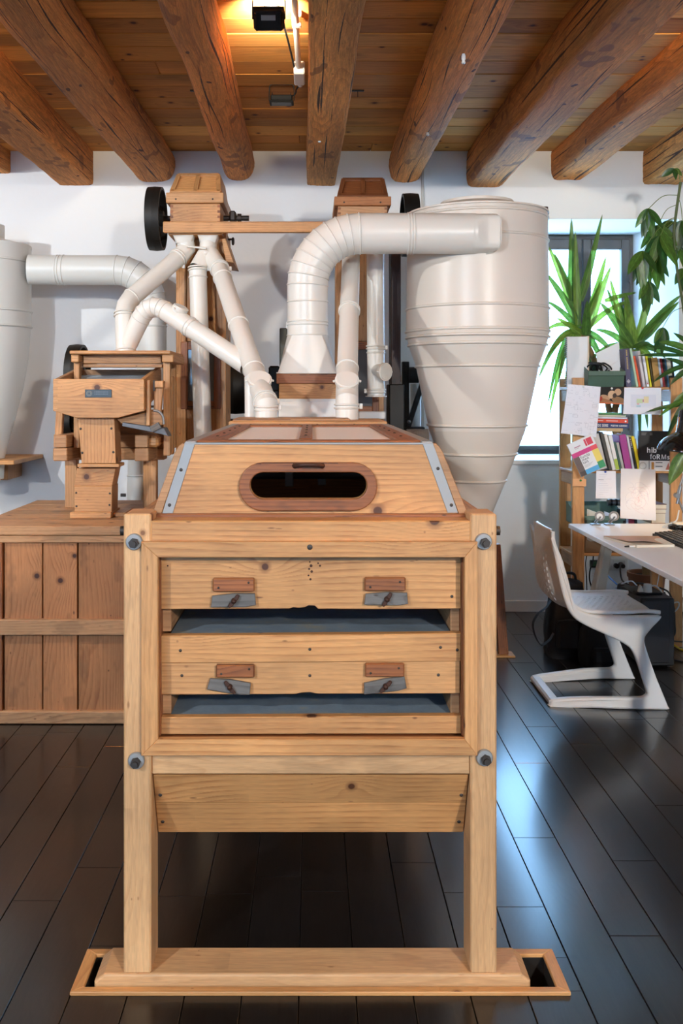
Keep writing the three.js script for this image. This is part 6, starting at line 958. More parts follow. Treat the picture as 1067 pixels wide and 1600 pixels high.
{
  M.binGreen = plain(0x46604e, 0.45);
  const z = 5.57, x0 = X(919.5, z), x1 = X(976, z), y0 = SY[0];
  bin('dark green open-fronted storage bin on the top shelf', x0, x1, y0, Y(563, z), Y(579.5, z), -5.80, -z, M.binGreen);
  // its contents
  const cb = [], r = rng(88); for (let k = 0; k < 4; k++) { const cx = X(925 + k * 6.5, 5.66), cy = Y(576, 5.66); cb.push(tube(Array.from({ length: 14 }, (_, i) => { const a = i / 13 * 9 + k; return V(cx + 0.03 * Math.cos(a) + r() * 0.01, cy + 0.025 * Math.sin(a * 0.9) + i * 0.0008, -5.66 + 0.03 * Math.sin(a)); }), 0.005, 60, 6)); }
  solo('cable_bundle', merge(cb), M.blackPlastic, 'tangle of glossy black cables lying in the green bin on the top shelf', 'cables');
  { const q = (g) => g; const sh = slab([[X(931, 5.68), Y(552, 5.68)], [X(936, 5.68), Y(585, 5.68)], [X(971, 5.68), Y(585, 5.68)], [X(967, 5.68), Y(534.5, 5.68)]], -5.682, -5.679, 0.0005); solo('paper_sheets', sh, M.paper, 'folded white paper sheet standing in the green bin on the top shelf', 'paper'); const sh2 = slab([[X(953, 5.65), Y(572, 5.65)], [X(954, 5.65), Y(586, 5.65)], [X(971, 5.65), Y(586, 5.65)], [X(968, 5.65), Y(562, 5.65)]], -5.652, -5.649, 0.0005); solo('paper_sheets', sh2, M.paper, 'smaller white paper slip in front of the folded sheet in the green bin', 'paper'); }
  // spiral sketchbook
  { const zz = 5.66, a = X(886, zz), b = X(918, zz), ya = SY[0], yb = Y(526, zz), t = thing('sketchbook', 'tall white spiral-bound sketchbook standing on the left end of the top shelf', 'sketchbook', [(a + b) / 2, ya, -zz]); part(t, 'cover', cbox(a, b, ya, yb, -zz - 0.028, -zz - 0.026, 0.0008), M.white); part(t, 'leaves', cbox(a + 0.002, b, ya + 0.002, yb - 0.002, -zz - 0.026, -zz - 0.0006, 0.001), M.pages); part(t, 'cover', cbox(a, b, ya, yb, -zz - 0.0005, -zz + 0.001, 0.0006), M.white); part(t, 'spiral', merge(Array.from({ length: 24 }, (_, i) => bead(V(a, lerp(ya + 0.01, yb - 0.01, i / 23), -zz - 0.013), V(0, 1, 0), 0.011, 0.0012))), M.steel); part(t, 'back_board', cbox(b, b + 0.012, ya - 0.0, yb + 0.004, -zz - 0.13, -zz - 0.01, 0.001), plain(0xe6cfae, 0.7)); }
  // lower bin and things at desk height behind the desk, standing on boxes of the lower shelf
  const zl = 5.72, yl = SY[2]; const crate = (label, xa, xb, h, c, name = 'archive_box') => { const t = thing(name, label, 'box', [(xa + xb) / 2, yl, -5.72]); part(t, 'body', cbox(xa, xb, yl, yl + h * 0.8, -5.88, -5.625, 0.003), plain(c, 0.8)); part(t, 'lid', cbox(xa - 0.002, xb + 0.002, yl + h * 0.78, yl + h, -5.883, -5.622, 0.003), plain(c, 0.75)); return t; };
  crate('brown cardboard box on the lowest shelf under the green bin', 1.60, 1.84, 0.15, 0x8c7356); crate('plain kraft box on the lowest shelf behind the curling sheet', 1.86, 2.08, 0.17, 0xa98f68);
  { const b = solo('red_folder', cbox(1.60, 1.83, 0.6905, 0.697, -5.86, -5.60, 0.001), plain(0xb03430, 0.6), 'red cardboard folder lying on the brown box under the green bin', 'folder'); }
  bin('grey-green storage bin full of papers behind the casters', X(894, zl), X(968, zl), 0.698, Y(787, zl), Y(803, zl), -5.86, -5.63, plain(0x5d7a6e, 0.5));
  solo('paper_sheets', slab([[X(917, 5.68), Y(795, 5.68)], [X(917, 5.68), Y(818, 5.68)], [X(936, 5.68), Y(818, 5.68)], [X(936, 5.68), Y(802, 5.68)]], -5.69, -5.68, 0.001), M.pages, 'cream papers standing in the grey-green bin', 'paper'); solo('paper_sheets', slab([[X(944, 5.67), Y(799, 5.67)], [X(944, 5.67), Y(818, 5.67)], [X(966, 5.67), Y(818, 5.67)], [X(966, 5.67), Y(806, 5.67)]], -5.68, -5.67, 0.001), plain(0xc9d4e4, 0.8), 'pale blue papers standing in the grey-green bin', 'paper');
  const ln = P(962, 785, 5.76); const cam = thing('lens_barrel', 'silver and black cylinder lying behind the left edge of the curling sheet', 'lens', [ln.x, ln.y, ln.z]); part(cam, 'barrel', lathe(crisp([[0, -0.05], [0.02, -0.05], [0.02, 0.05], [0, 0.05]]), ln, 24, V(1, 0, 0)), M.steel); for (const q of [-0.03, 0, 0.03]) part(cam, 'ring', lathe(crisp([[0.019, -0.006], [0.0215, -0.006], [0.0215, 0.006], [0.019, 0.006]]), ln.clone().add(V(q, 0, 0)), 24, V(1, 0, 0)), M.blackPlastic);
  // small row and pile of books at the right, standing on the kraft box
  const yk = yl + 0.17; [[975.5, 3.4, 0x1e1e24, 'small black book behind the foot of the curling sheet'], [979.2, 3.4, 0xcfd4e0, 'small pale book behind the foot of the curling sheet'], [983, 9, 0x9a2440, 'small crimson book behind the foot of the curling sheet'], [992.4, 4, 0x262028, 'small dark book right of the crimson one']].forEach(([px, w, c, l]) => book(l, X(px, 5.62), yk, -5.63, w * 5.62 / F, 0.075, 0.13, 0, c, 'small books behind the curling sheet'));
  [[0x9c7a58, 0.062, 'cream-brown box file at the bottom of the pile by the right upright'], [0xe8dccb, 0.022, 'thin pale book in the pile by the right upright'], [0x6a3a30, 0.03, 'brown book on top of the pile by the right upright']].reduce((y, [c, h, l], i) => { const a = 1.995 + i * 0.003, t = thing('book', l, 'book', [a, y, -5.66], 'pile of books by the right upright'); part(t, 'cover', merge([cbox(a, a + 0.085, y, y + 0.003, -5.84, -5.64, 0.001), cbox(a, a + 0.085, y + h - 0.003, y + h, -5.84, -5.64, 0.001), cbox(a, a + 0.003, y, y + h, -5.84, -5.64, 0.001)]), plain(c, 0.6)); part(t, 'pages', cbox(a + 0.003, a + 0.082, y + 0.003, y + h - 0.003, -5.84, -5.643, 0), M.pages); return y + h; }, yk);
}
// casters lying on the desk
[[931, 'left'], [953, 'right']].forEach(([px, s]) => {
  const z = 5.36, k = z / F, x = X(px, z), y = DT, t = thing('caster', s === 'left' ? 'grey swivel caster on the far edge of the desk, nearer its left corner' : 'grey swivel caster on the far edge of the desk, nearer the curling sheet', 'caster', [x, y, -z], 'casters on the desk'); const c = V(x + 6 * k, Y(806.5, z), -z);
  part(t, 'tyre', lathe(crisp([[0.017, -0.011], [0.026, -0.011], [0.028, 0], [0.026, 0.011], [0.017, 0.011], [0.017, -0.011]]), c, 32, V(-0.35, 0, 1)), plain(0x8a8680, 0.6)); part(t, 'wheel_disc', lathe(crisp([[0, -0.009], [0.018, -0.009], [0.018, 0.009], [0, 0.009]]), c, 24, V(-0.35, 0, 1)), M.white);
  part(t, 'fork', bar(c.clone().add(V(0, 0, 0.016)), V(x - 0.006, y + 0.01, -z + 0.02), 0.014, 0.004, 0.001), M.steel); part(t, 'fork', bar(c.clone().add(V(0, 0, -0.016)), V(x - 0.006, y + 0.01, -z - 0.012), 0.014, 0.004, 0.001), M.steel); part(t, 'plate', cbox(x - 0.03, x + 0.02, y, y + 0.008, -z - 0.022, -z + 0.026, 0.002), M.steel);
});
// keyboard, note pad, pen
{
  const x0 = 1.752, x1 = 1.90, za = -4.94, zb = -4.50, t = thing('keyboard', 'black computer keyboard lying along the desk at the right edge of the picture', 'keyboard', [(x0 + x1) / 2, DT, (za + zb) / 2]);
  part(t, 'case', slab([[x0, DT], [x1, DT], [x1, DT + 0.026], [x1 - 0.006, DT + 0.028], [x0, DT + 0.014]], za, zb, 0.003, 2), M.blackPlastic); const rows = 6, cols = 19, slope = 0.014 / (x1 - x0 - 0.006);
  const km = plain(0x2a2a2d, 0.5); for (let i = 0; i < rows; i++) for (let j = 0; j < cols; j++) { if (i === 0 && j > 5 && j < 11) continue; const a = lerp(x0 + 0.008, x1 - 0.008, i / rows), b = lerp(x0 + 0.008, x1 - 0.008, (i + 1) / rows) - 0.003, c = lerp(za + 0.01, zb - 0.01, j / cols), d = lerp(za + 0.01, zb - 0.01, (j + 1) / cols) - 0.003, y = DT + 0.012 + ((a + b) / 2 - x0) * slope; part(t, 'key', cbox(a, b, y, y + 0.009, c, d, 0.002), km); }
  part(t, 'space_bar', cbox(x0 + 0.008, x0 + 0.027, DT + 0.013, DT + 0.022, za + 0.13, za + 0.27, 0.002), km);
  const n = thing('note_pad', 'brown-paper covered note pad lying near the left edge of the desk', 'note pad', [1.6, DT, -4.72]);
  part(n, 'leaves', slabY([[1.478, -4.862], [1.75, -4.85], [1.735, -4.59], [1.545, -4.565]], DT, DT + 0.012, 0.001), M.pages);
  { const W = 16, pos = [], idx = [], uv = []; for (let j = 0; j <= W; j++) for (let i = 0; i <= W; i++) { const u = i / W, v = j / W, a = V(1.476, 0, -4.864).lerp(V(1.75, 0, -4.85), u), b = V(1.53, 0, -4.61).lerp(V(1.74, 0, -4.595), u), p = a.lerp(b, v); pos.push(p.x, DT + 0.0135 + 0.006 * Math.sin(u * 5) * v + 0.008 * v * v * (1 - u), p.z); uv.push(u, v); } for (let j = 0; j < W; j++) for (let i = 0; i < W; i++) { const a = j * (W + 1) + i; idx.push(a, a + W + 1, a + 1, a + 1, a + W + 1, a + W + 2); } const g = new THREE.BufferGeometry(); g.setAttribute('position', new THREE.Float32BufferAttribute(pos, 3)); g.setAttribute('uv', new THREE.Float32BufferAttribute(uv, 2)); g.setIndex(idx); g.computeVertexNormals(); part(n, 'wrapper', flat(g), plain(0xd3ae90, 0.85)); }
  const pa = V(X(977, 4.56), DT + 0.005, -4.57), pb = V(X(1025, 4.56), DT + 0.005, -4.60), pe = thing('pen', 'slim black and white pen in front of the brown note pad', 'pen', pa.toArray()); part(pe, 'barrel', rod(along(pa, pb, 0.15), along(pa, pb, 0.72), 0.0045), M.white); part(pe, 'cap', rod(along(pa, pb, 0.72), pb, 0.0048, 0.0045), M.blackPlastic); part(pe, 'tip', rod(pa, along(pa, pb, 0.15), 0.0035, 0.0045), M.blackPlastic); part(pe, 'clip', rod(along(pa, pb, 0.7).add(V(0, 0.006, 0)), along(pa, pb, 0.95).add(V(0, 0.006, 0)), 0.0012), M.steel);
}
// desk lamp, lit
{
  const z = 5.2, k = z / F, hx = X(1071, z), hy = Y(706, z), t = thing('desk_lamp', 'glossy black desk lamp with domed shade and jointed arm on the desk', 'lamp', [X(1078, z), DT, -z]);
  M.gloss = plain(0x101012, 0.12); const bx = X(1078, z), ax = V(0.12, 1, 0).normalize(), c = V(hx, hy, -z), at = (d) => c.clone().addScaledVector(ax, d);
  part(t, 'base', lathe(crisp([[0, 0.026], [0.085, 0.026], [0.112, 0.018], [0.115, 0]]), V(bx, DT, -z), 48), M.gloss); part(t, 'base_papers', cbox(bx - 0.09, bx + 0.05, DT + 0.027, DT + 0.034, -z - 0.05, -z + 0.05, 0.001), M.pages);
  const sh = [[0.152, -0.006], [0.150, 0.008], [0.140, 0.034], [0.118, 0.062], [0.085, 0.086], [0.066, 0.098], [0.061, 0.106], [0.058, 0.215], [0.05, 0.225], [0, 0.228]]; part(t, 'shade', lathe([...sh.slice().reverse(), [0.149, -0.006], [0.146, 0.008], [0.136, 0.033], [0.115, 0.059], [0.082, 0.083], [0.06, 0.1]].map((q) => q), c, 48, ax), M.gloss);
  for (let i = 0; i < 9; i++) { const a = i / 9 * 6.283 + 0.2, o = V(Math.cos(a) * 0.0595, 0, Math.sin(a) * 0.0595); part(t, 'vent_slot', rod(at(0.13).add(o), at(0.19).add(o), 0.0035, 0.0035, 8), M.paintedGlow ??= plain(0xb8702c, 0.6)); }  // lamp glow through the vents painted as orange slots
  const bulb = part(t, 'bulb', (() => { const g = new THREE.SphereGeometry(0.028, 20, 14); const p = at(0.035); g.translate(p.x, p.y, p.z); return flat(g); })(), M.bulb = mat({ color: 0xffffff, emissive: new THREE.Color(1, 0.62, 0.28), emissiveIntensity: 2 }));
  part(t, 'arm', rod(V(bx + 0.0, DT + 0.02, -z - 0.02), V(X(1062, z) - 0.005, Y(775, z), -z - 0.03), 0.006), M.steel); part(t, 'arm', rod(V(X(1062, z) - 0.005, Y(775, z), -z - 0.03), V(hx + 0.13, hy + 0.26, -z - 0.03), 0.006), M.steel); part(t, 'arm', rod(V(hx + 0.13, hy + 0.26, -z - 0.03), at(0.2), 0.006), M.steel); part(t, 'spring', rod(V(X(1060, z), Y(788, z), -z - 0.02), V(X(1066, z), Y(760, z), -z - 0.02), 0.008), M.steel); part(t, 'joint', rod(V(X(1062, z) - 0.005, Y(775, z), -z - 0.045), V(X(1062, z) - 0.005, Y(775, z), -z - 0.01), 0.014), M.steel);
  part(t, 'cord', tube([V(X(1040, z), DT + 0.004, -z - 0.05), V(X(1045, z), DT + 0.02, -z - 0.03), V(X(1058, z), DT + 0.04, -z - 0.02), V(X(1063, z), DT + 0.10, -z - 0.02)], 0.004, 30, 8), M.whiteCable);
  const s = new THREE.SpotLight(new THREE.Color(1, 0.7, 0.42), 0.32, 0, 1.25, 0.35, 2); s.position.copy(at(-0.003)); s.target.position.copy(at(-1)); s.castShadow = true; s.shadow.radius = 1.4; s.name = 'desk_lamp_beam'; scene.add(s, s.target);
}
// ── under the desk ──
{
  const zt = 5.15, t = thing('computer_tower', 'black computer case standing on the floor under the desk', 'computer', [2.0, 0, -5.2]); part(t, 'case', cbox(X(1001, zt), X(1048, zt) + 0.02, 0.012, Y(935, zt), -5.5, -zt, 0.006), M.blackPlastic); part(t, 'front_panel', cbox(X(1003, zt), X(1046, zt), 0.03, Y(938, zt), -zt, -zt + 0.006, 0.003), plain(0x222226, 0.35)); for (const q of [0.02, 0.14]) part(t, 'foot', cbox(X(1003, zt) + q, X(1003, zt) + q + 0.02, 0, 0.012, -5.2, -5.17, 0.003), M.blackPlastic);
  const py = Y(935, zt); const s = thing('power_strip', 'white power plug and strip lying on top of the black computer case', 'power strip', [X(1020, zt), py, -5.25]); part(s, 'strip', cbox(X(1003, zt), X(1045, zt), py, py + 0.012, -5.3, -5.24, 0.004), M.blackPlastic); part(s, 'plug', rod(V(X(1023, zt), py + 0.012, -5.26), V(X(1023, zt), py + 0.055, -5.26), 0.024, 0.021, 20), M.whiteCable); part(s, 'plug', slab([[X(1008, zt), py + 0.012], [X(1016, zt), py + 0.012], [X(1015, zt), py + 0.03], [X(1012, zt), py + 0.05], [X(1010, zt), py + 0.04]], -5.28, -5.25, 0.003), M.whiteCable);
  const zz = 5.3, p = (a, b, z = zz) => P(a, b, z), cord = (label, pts, r, m) => solo('cable', tube(pts, r, 70, 7), m, label, 'cable');
  cord('white looping cable arching from the plug on the computer case', [p(1007, 934), p(1012, 920), p(1022, 915), p(1032, 922), p(1040, 940), p(1050, 957), p(1060, 948), p(1060, 941), p(1052, 943), p(1050, 965)], 0.0045, M.whiteCable);
  cord('black cable falling in a wide bow beside the computer case', [p(1030, 918), p(1044, 925), p(1052, 945), p(1054, 975), p(1054, 990), p(1046, 1003), p(1044, 1010)], 0.005, M.blackPlastic); cord('second black cable hanging close along the computer case', [p(1038, 925), p(1048, 950), p(1046, 980), p(1050, 1000), p(1066, 1003)], 0.004, M.blackPlastic); cord('yellow network cable lying on the floor at the right edge', [V(X(1045, 5.6), 0.03, -5.62), V(X(1052, 5.6), 0.01, -5.55), V(X(1060, 5.55), 0.006, -5.5), V(X(1085, 5.5), 0.006, -5.45)], 0.006, plain(0xe0b41e, 0.5)); cord('black cable lying on the floor beside the computer case', [V(X(1046, 5.4), 0.006, -5.5), V(X(1052, 5.3), 0.006, -5.3), V(X(1064, 5.3), 0.006, -5.25), V(X(1080, 5.3), 0.006, -5.3)], 0.005, M.blackPlastic);
  cord('thin white cable hanging straight from under the desk', [p(1030.5, 870, 5.25), p(1030, 895, 5.25), p(1026, 918, 5.25)], 0.003, M.whiteCable);
  // socket, adaptor and leads on the wall
  const zw = 6.495, so = thing('wall_socket', 'white wall socket plate with black plugs low on the wall behind the desk', 'socket', [X(966, zw), Y(881, zw), -zw]); part(so, 'plate', cbox(X(951, zw), X(981, zw), Y(891, zw), Y(871.5, zw), -zw, -zw + 0.012, 0.006), M.trimWhite); part(so, 'insert', cbox(X(957, zw), X(976, zw), Y(888, zw), Y(874.5, zw), -zw + 0.011, -zw + 0.015, 0.002), plain(0xd2d0cb, 0.4)); part(so, 'plug', rod(V(X(961, zw), Y(883, zw), -zw + 0.015), V(X(961, zw), Y(883, zw), -zw + 0.04), 0.017), M.blackPlastic); part(so, 'plug', rod(V(X(968.5, zw), Y(882, zw), -zw + 0.015), V(X(968.5, zw), Y(882, zw), -zw + 0.07), 0.02, 0.014), M.blackPlastic);
  const s2 = thing('wall_socket', 'small black and green socket box low on the wall left of the white plate', 'socket', [X(928, zw), Y(880, zw), -zw]); part(s2, 'box', cbox(X(921, zw), X(935, zw), Y(886, zw), Y(874.5, zw), -zw, -zw + 0.03, 0.004), plain(0x1d2a1d, 0.5)); part(s2, 'insert', cbox(X(923.5, zw), X(932.5, zw), Y(884, zw), Y(876.5, zw), -zw + 0.028, -zw + 0.033, 0.002), plain(0x2c5a34, 0.4));
  cord('black lead hanging from the green socket box', [P(927, 868, 6.44), P(926, 878, 6.44), P(922, 890, 6.42), P(921, 905, 6.42), P(924, 917, 6.42)], 0.005, M.blackPlastic); cord('black lead running from the white socket plate to the power brick', [P(968.5, 882, 6.41), P(970, 900, 6.35), P(973, 908, 6.3), P(985, 914, 6.2), P(997, 911, 6.1), P(1012, 914, 5.9)], 0.006, M.blackPlastic); cord('blue network cable stretched from the trestle to the power brick', [P(938, 885, 6.0), P(950, 900, 5.9), P(966, 915, 5.75)], 0.005, plain(0x2a64a0, 0.5)); cord('pale twisted cable between power brick and computer case', [P(966, 915, 5.75), P(962, 919, 5.72), P(970, 913, 5.7), P(986, 908, 5.65), P(993, 913, 5.6), P(1000, 922, 5.5), P(1006, 930, 5.4)], 0.004, plain(0xc8d0dc, 0.5));
  cord('thin black lead hanging beside the left shelf upright', [P(917, 866, 5.75), P(915, 880, 5.75), P(916.5, 905, 5.75), P(917, 930, 5.75)], 0.003, M.blackPlastic);
  const pb = thing('power_brick', 'black power brick hanging between the cables behind the chair', 'power adapter', P(977, 927, 5.7).toArray()); part(pb, 'brick', bar(P(966, 916, 5.72), P(989, 924, 5.66), 0.05, 0.045, 0.006), M.blackPlastic); part(pb, 'lead', tube([P(989, 924, 5.66), P(994, 930, 5.6), P(996, 936, 5.5), P(1002, 938, 5.4)], 0.004, 20, 6), M.blackPlastic);
  // black bags by the shelf
  const bag = (label, cx, z, w, d, h, lean, flap) => {
    const t = thing('backpack', label, 'bag', [cx, 0, -z]), NA = 36, NH = 18, nn = noise2(Math.floor(cx * 999), 12, 12), pos = [], idx = [], uv = [];
    for (let j = 0; j <= NH; j++) for (let i = 0; i <= NA; i++) { const v = j / NH, a = i / NA * 2 * Math.PI, c = Math.cos(a), s = Math.sin(a), q = Math.pow(Math.pow(Math.abs(c), 3.4) + Math.pow(Math.abs(s), 3.4), -1 / 3.4), f = (j === 0 ? 0.94 : 1) * (1 - 0.28 * Math.pow(v, 4)) * (1 + 0.05 * nn(i / NA * 12, v * 9)) * (j === NH ? 0.001 : 1); pos.push(cx + c * q * w / 2 * f + lean * v * v, h * (j === NH ? 0.985 : v) * (1 + 0.02 * nn(i / NA * 12, 3)), -z + s * q * d / 2 * f); uv.push(i / NA, v); }
    for (let j = 0; j < NH; j++) for (let i = 0; i < NA; i++) { const a = j * (NA + 1) + i; idx.push(a, a + NA + 1, a + 1, a + 1, a + NA + 1, a + NA + 2); }
    const g = new THREE.BufferGeometry(); g.setAttribute('position', new THREE.Float32BufferAttribute(pos, 3)); g.setAttribute('uv', new THREE.Float32BufferAttribute(uv, 2)); g.setIndex(idx); g.computeVertexNormals(); part(t, 'body', flat(g), M.blackCloth);
    part(t, 'pocket', cbox(cx - w * 0.33, cx + w * 0.33, h * 0.12, h * 0.5, -z + d / 2 - 0.02, -z + d / 2 + 0.025, 0.018), M.blackCloth); part(t, 'zip', tube([V(cx - w * 0.3, h * 0.5, -z + d / 2 + 0.012), V(cx, h * 0.52, -z + d / 2 + 0.02), V(cx + w * 0.3, h * 0.5, -z + d / 2 + 0.012)], 0.003, 20, 6), M.blackPlastic); part(t, 'handle', tube([V(cx - 0.04 + lean, h * 0.96, -z), V(cx - 0.03 + lean, h * 1.05, -z), V(cx + 0.03 + lean, h * 1.05, -z), V(cx + 0.04 + lean, h * 0.96, -z)], 0.008, 20, 8), M.blackCloth);
    if (flap) { const st = (q) => part(t, 'strap', (() => { const c = new THREE.CatmullRomCurve3(q), n = 40, pp = [], ii = []; for (let i = 0; i <= n; i++) { const p0 = c.getPoint(i / n); pp.push(p0.x, p0.y, p0.z - 0.018, p0.x, p0.y, p0.z + 0.018, p0.x + 0.003, p0.y + 0.003, p0.z + 0.018, p0.x + 0.003, p0.y + 0.003, p0.z - 0.018); } for (let i = 0; i < n; i++) for (let k = 0; k < 4; k++) { const a = i * 4 + k, b = i * 4 + (k + 1) % 4; ii.push(a, b, a + 4, b, b + 4, a + 4); } const gg = new THREE.BufferGeometry(); gg.setAttribute('position', new THREE.Float32BufferAttribute(pp, 3)); gg.setIndex(ii); return gridUV(gg, 0); })(), M.blackCloth); const Q = (a, b, z2) => P(a, b, z2); st([Q(862, 936, 5.42), Q(852, 950, 5.3), Q(838, 962, 5.2), Q(832, 975, 5.2), Q(836, 995, 5.2), Q(845, 1008, 5.18), Q(856, 1002, 5.2), Q(864, 990, 5.3)]); st([Q(860, 930, 5.45), Q(853, 955, 5.4), Q(850, 985, 5.38), Q(853, 1010, 5.35)]); }
    return t;
  };
  bag('black backpack with a loose strap on the floor behind the chair', X(880, 5.42), 5.42, 0.20, 0.20, Y(903, 5.42), 0.03, true); bag('black bag slumped under the desk behind the chair base', X(935, 5.25), 5.22, 0.22, 0.18, Y(968, 5.2) - 0.02, 0, false);
}
// ── plants ──
M.leaf = mat({ color: 0xffffff, roughness: 0.38, side: THREE.DoubleSide });
{ const mk = (seed, base, vein) => { const W = 128, H = 512, px = new Uint8Array(W * H * 4), n = noise2(seed, 32, 8), n2 = noise2(seed + 1, 8, 16); for (let j = 0; j < H; j++) for (let i = 0; i < W; i++) { const u = i / W, v = j / H, m = 1 + 0.12 * n(u * 32, v * 8) + 0.14 * n2(u * 8, v * 16), q = Math.exp(-Math.pow((u - 0.5) / 0.035, 2)), o = (j * W + i) * 4; for (let c = 0; c < 3; c++) px[o + c] = clamp(lerp(base[c], vein[c], q * 0.6) * m, 0, 255); px[o + 3] = 255; } const t = dataTex(W, H, px, 1, 1); return t; };
  const lm = (seed, b, v) => new THREE.MeshPhysicalMaterial({ map: mk(seed, b, v), roughness: 0.36, transmission: 0.26, thickness: 0, side: THREE.DoubleSide });
  M.yucca = lm(501, [120, 148, 52], [172, 192, 100]); M.yuccaB = lm(502, [84, 118, 44], [130, 160, 80]); M.dark = lm(503, [48, 86, 36], [90, 140, 70]); M.darkB = lm(504, [78, 114, 42], [120, 170, 80]); }
// one blade: base, tip, width, sag (droop at the middle, metres), fold; shape 0 = strap, 1 = lance, 2 = oval
function blade(b, t, w, sag, shape, face = V(0, 0, 1), fold = 0.25) {
  const N = 16, mid = b.clone().lerp(t, 0.5).add(V(0, sag, 0)), cv = new THREE.QuadraticBezierCurve3(b, mid.add(V(0, sag, 0)), t), pos = [], uv = [], idx = [];
  for (let i = 0; i <= N; i++) { const s = i / N, p = cv.getPoint(s), d = cv.getTangent(s).normalize(), sd = d.clone().cross(face); if (sd.lengthSq() < 1e-4) sd.set(1, 0, 0); sd.normalize(); const n = sd.clone().cross(d).normalize(), ww = w / 2 * (shape === 0 ? Math.pow(1 - s, 0.55) * (0.55 + 0.45 * Math.min(1, s * 5)) * (s > 0.98 ? 0.05 : 1) : shape === 1 ? Math.pow(Math.sin(Math.PI * (0.08 + 0.92 * s)), 0.8) : Math.pow(Math.sin(Math.PI * Math.pow(lerp(0.02, 1, s), 0.85)), 0.85)) + 0.0004;
    for (const k of [-1, -0.5, 0, 0.5, 1]) { const q = p.clone().addScaledVector(sd, k * ww).addScaledVector(n, -fold * (1 - Math.abs(k)) * ww); pos.push(q.x, q.y, q.z); uv.push((k + 1) / 2, s); } }
  for (let i = 0; i < N; i++) for (let k = 0; k < 4; k++) { const a = i * 5 + k; idx.push(a, a + 1, a + 5, a + 1, a + 6, a + 5); }
  const g = new THREE.BufferGeometry(); g.setAttribute('position', new THREE.Float32BufferAttribute(pos, 3)); g.setAttribute('uv', new THREE.Float32BufferAttribute(uv, 2)); g.setIndex(idx); g.computeVertexNormals(); return g;
}
const bark = (() => { const m = plain(0x8a6a44, 0.9, { bumpMap: M.plasterBump, bumpScale: 0.004 }); return m; })();
{
  const r = rng(606), terra = plain(0x8a5a40, 0.8, { bumpMap: M.plasterBump, bumpScale: 0.001 }), soil = plain(0x2c2119, 1, { bumpMap: M.plasterBump, bumpScale: 0.01 });
  const pot = (t, c, R0, h) => { part(t, 'pot', lathe(crisp([[0, 0], [R0 * 0.72, 0], [R0 * 0.95, h - 0.03], [R0, h - 0.03], [R0 * 1.02, h], [R0 * 0.9, h], [R0 * 0.86, h - 0.03]]), c, 40), terra); part(t, 'soil', lathe([[0, h - 0.02], [R0 * 0.88, h - 0.025]].reverse(), c, 30), soil); };
  // yucca with two crowns, pot on the floor behind the shelf
  const base = V(1.90, SY[1], -5.84), k1 = P(907, 520, 6.08), k2 = P(986, 548, 6.1);
  const t = thing('yucca', 'tall yucca with two crowns of long green sword leaves in front of the window', 'plant', base.toArray()); pot(t, base, 0.062, 0.11);
  part(t, 'trunk', tube([base.clone().add(V(0, 0.08, 0)), P(956, 660, 5.9), P(945, 610, 5.98), P(925, 555, 6.05), k1], 0.019, 50, 12), bark); part(t, 'trunk', tube([base.clone().add(V(0.01, 0.08, 0)), P(960, 655, 5.9), P(972, 600, 6.0), k2.clone().add(V(0, -0.06, 0)), k2], 0.021, 50, 12), bark);
  // [base px, tip px, width px, sag px, depth of tip, tone]
  const L1 = [[[893, 470], [892.8, 341], 10.5, 0, 6.02, 1], [[903, 508], [898.7, 361], 9.5, 0, 5.98, 0], [[907, 470], [941, 335], 10, -8, 6.15, 1], [[900, 490], [856, 384], 11, 9, 6.1, 0], [[903, 505], [851, 425], 10, 10, 6.0, 1], [[897, 475], [866, 396], 8, 8, 6.2, 1], [[918, 516], [954.5, 416], 11, 6, 6.0, 0], [[921, 492], [947, 400], 10, -3, 6.18, 0], [[915, 525], [917.5, 470], 12, 0, 5.92, 1], [[910, 525], [869.5, 497], 8, 5, 5.95, 0], [[908, 518], [854, 560], 8, 28, 6.0, 0], [[903, 520], [858, 652], 9, 62, 5.98, 0], [[900, 518], [841, 592], 9, 40, 6.02, 1], [[897, 520], [856, 633], 8, 55, 6.1, 1], [[905, 515], [848, 520], 7, 22, 6.15, 0], [[900, 510], [852, 470], 7, 10, 6.2, 1], [[912, 520], [962, 560], 9, 20, 5.95, 1], [[915, 515], [985, 470], 8, 14, 6.1, 0], [[905, 524], [880, 625], 8, 45, 5.9, 0], [[900, 520], [872, 600], 9, 40, 6.16, 1], [[912, 512], [938, 440], 8, 0, 6.22, 1], [[906, 510], [880, 430], 7, 2, 6.25, 0], [[910, 524], [950, 600], 9, 40, 6.1, 1], [[908, 524], [930, 640], 9, 50, 6.15, 1]];
  const L2 = [[[973, 515], [953.5, 436], 9, 0, 6.05, 0], [[989, 540], [977, 457], 14, 0, 6.0, 0], [[996, 538], [1017.5, 437], 10, -4, 6.05, 0], [[998, 535], [1064, 461], 12, 10, 6.0, 1], [[1002, 532], [1061, 471], 11, 2, 5.95, 1], [[990, 545], [938, 473], 13, 8, 6.0, 1], [[945, 470], [994, 457], 6.5, 2, 6.12, 0], [[985, 545], [930, 515], 9, 14, 5.92, 1], [[980, 545], [925, 560], 11, 20, 5.98, 1], [[992, 545], [1016, 537], 9, 8, 5.9, 1], [[985, 540], [948, 450], 9, 0, 6.15, 1], [[990, 542], [968, 470], 8, 0, 6.2, 1], [[985, 545], [960, 620], 10, 30, 6.0, 1], [[990, 545], [975, 660], 11, 36, 6.05, 1], [[994, 545], [1012, 670], 11, 36, 6.1, 1], [[996, 545], [1000, 700], 9, 42, 6.14, 1], [[998, 545], [1030, 590], 10, 20, 5.95, 0], [[1000, 542], [1040, 560], 9, 14, 6.0, 1]];
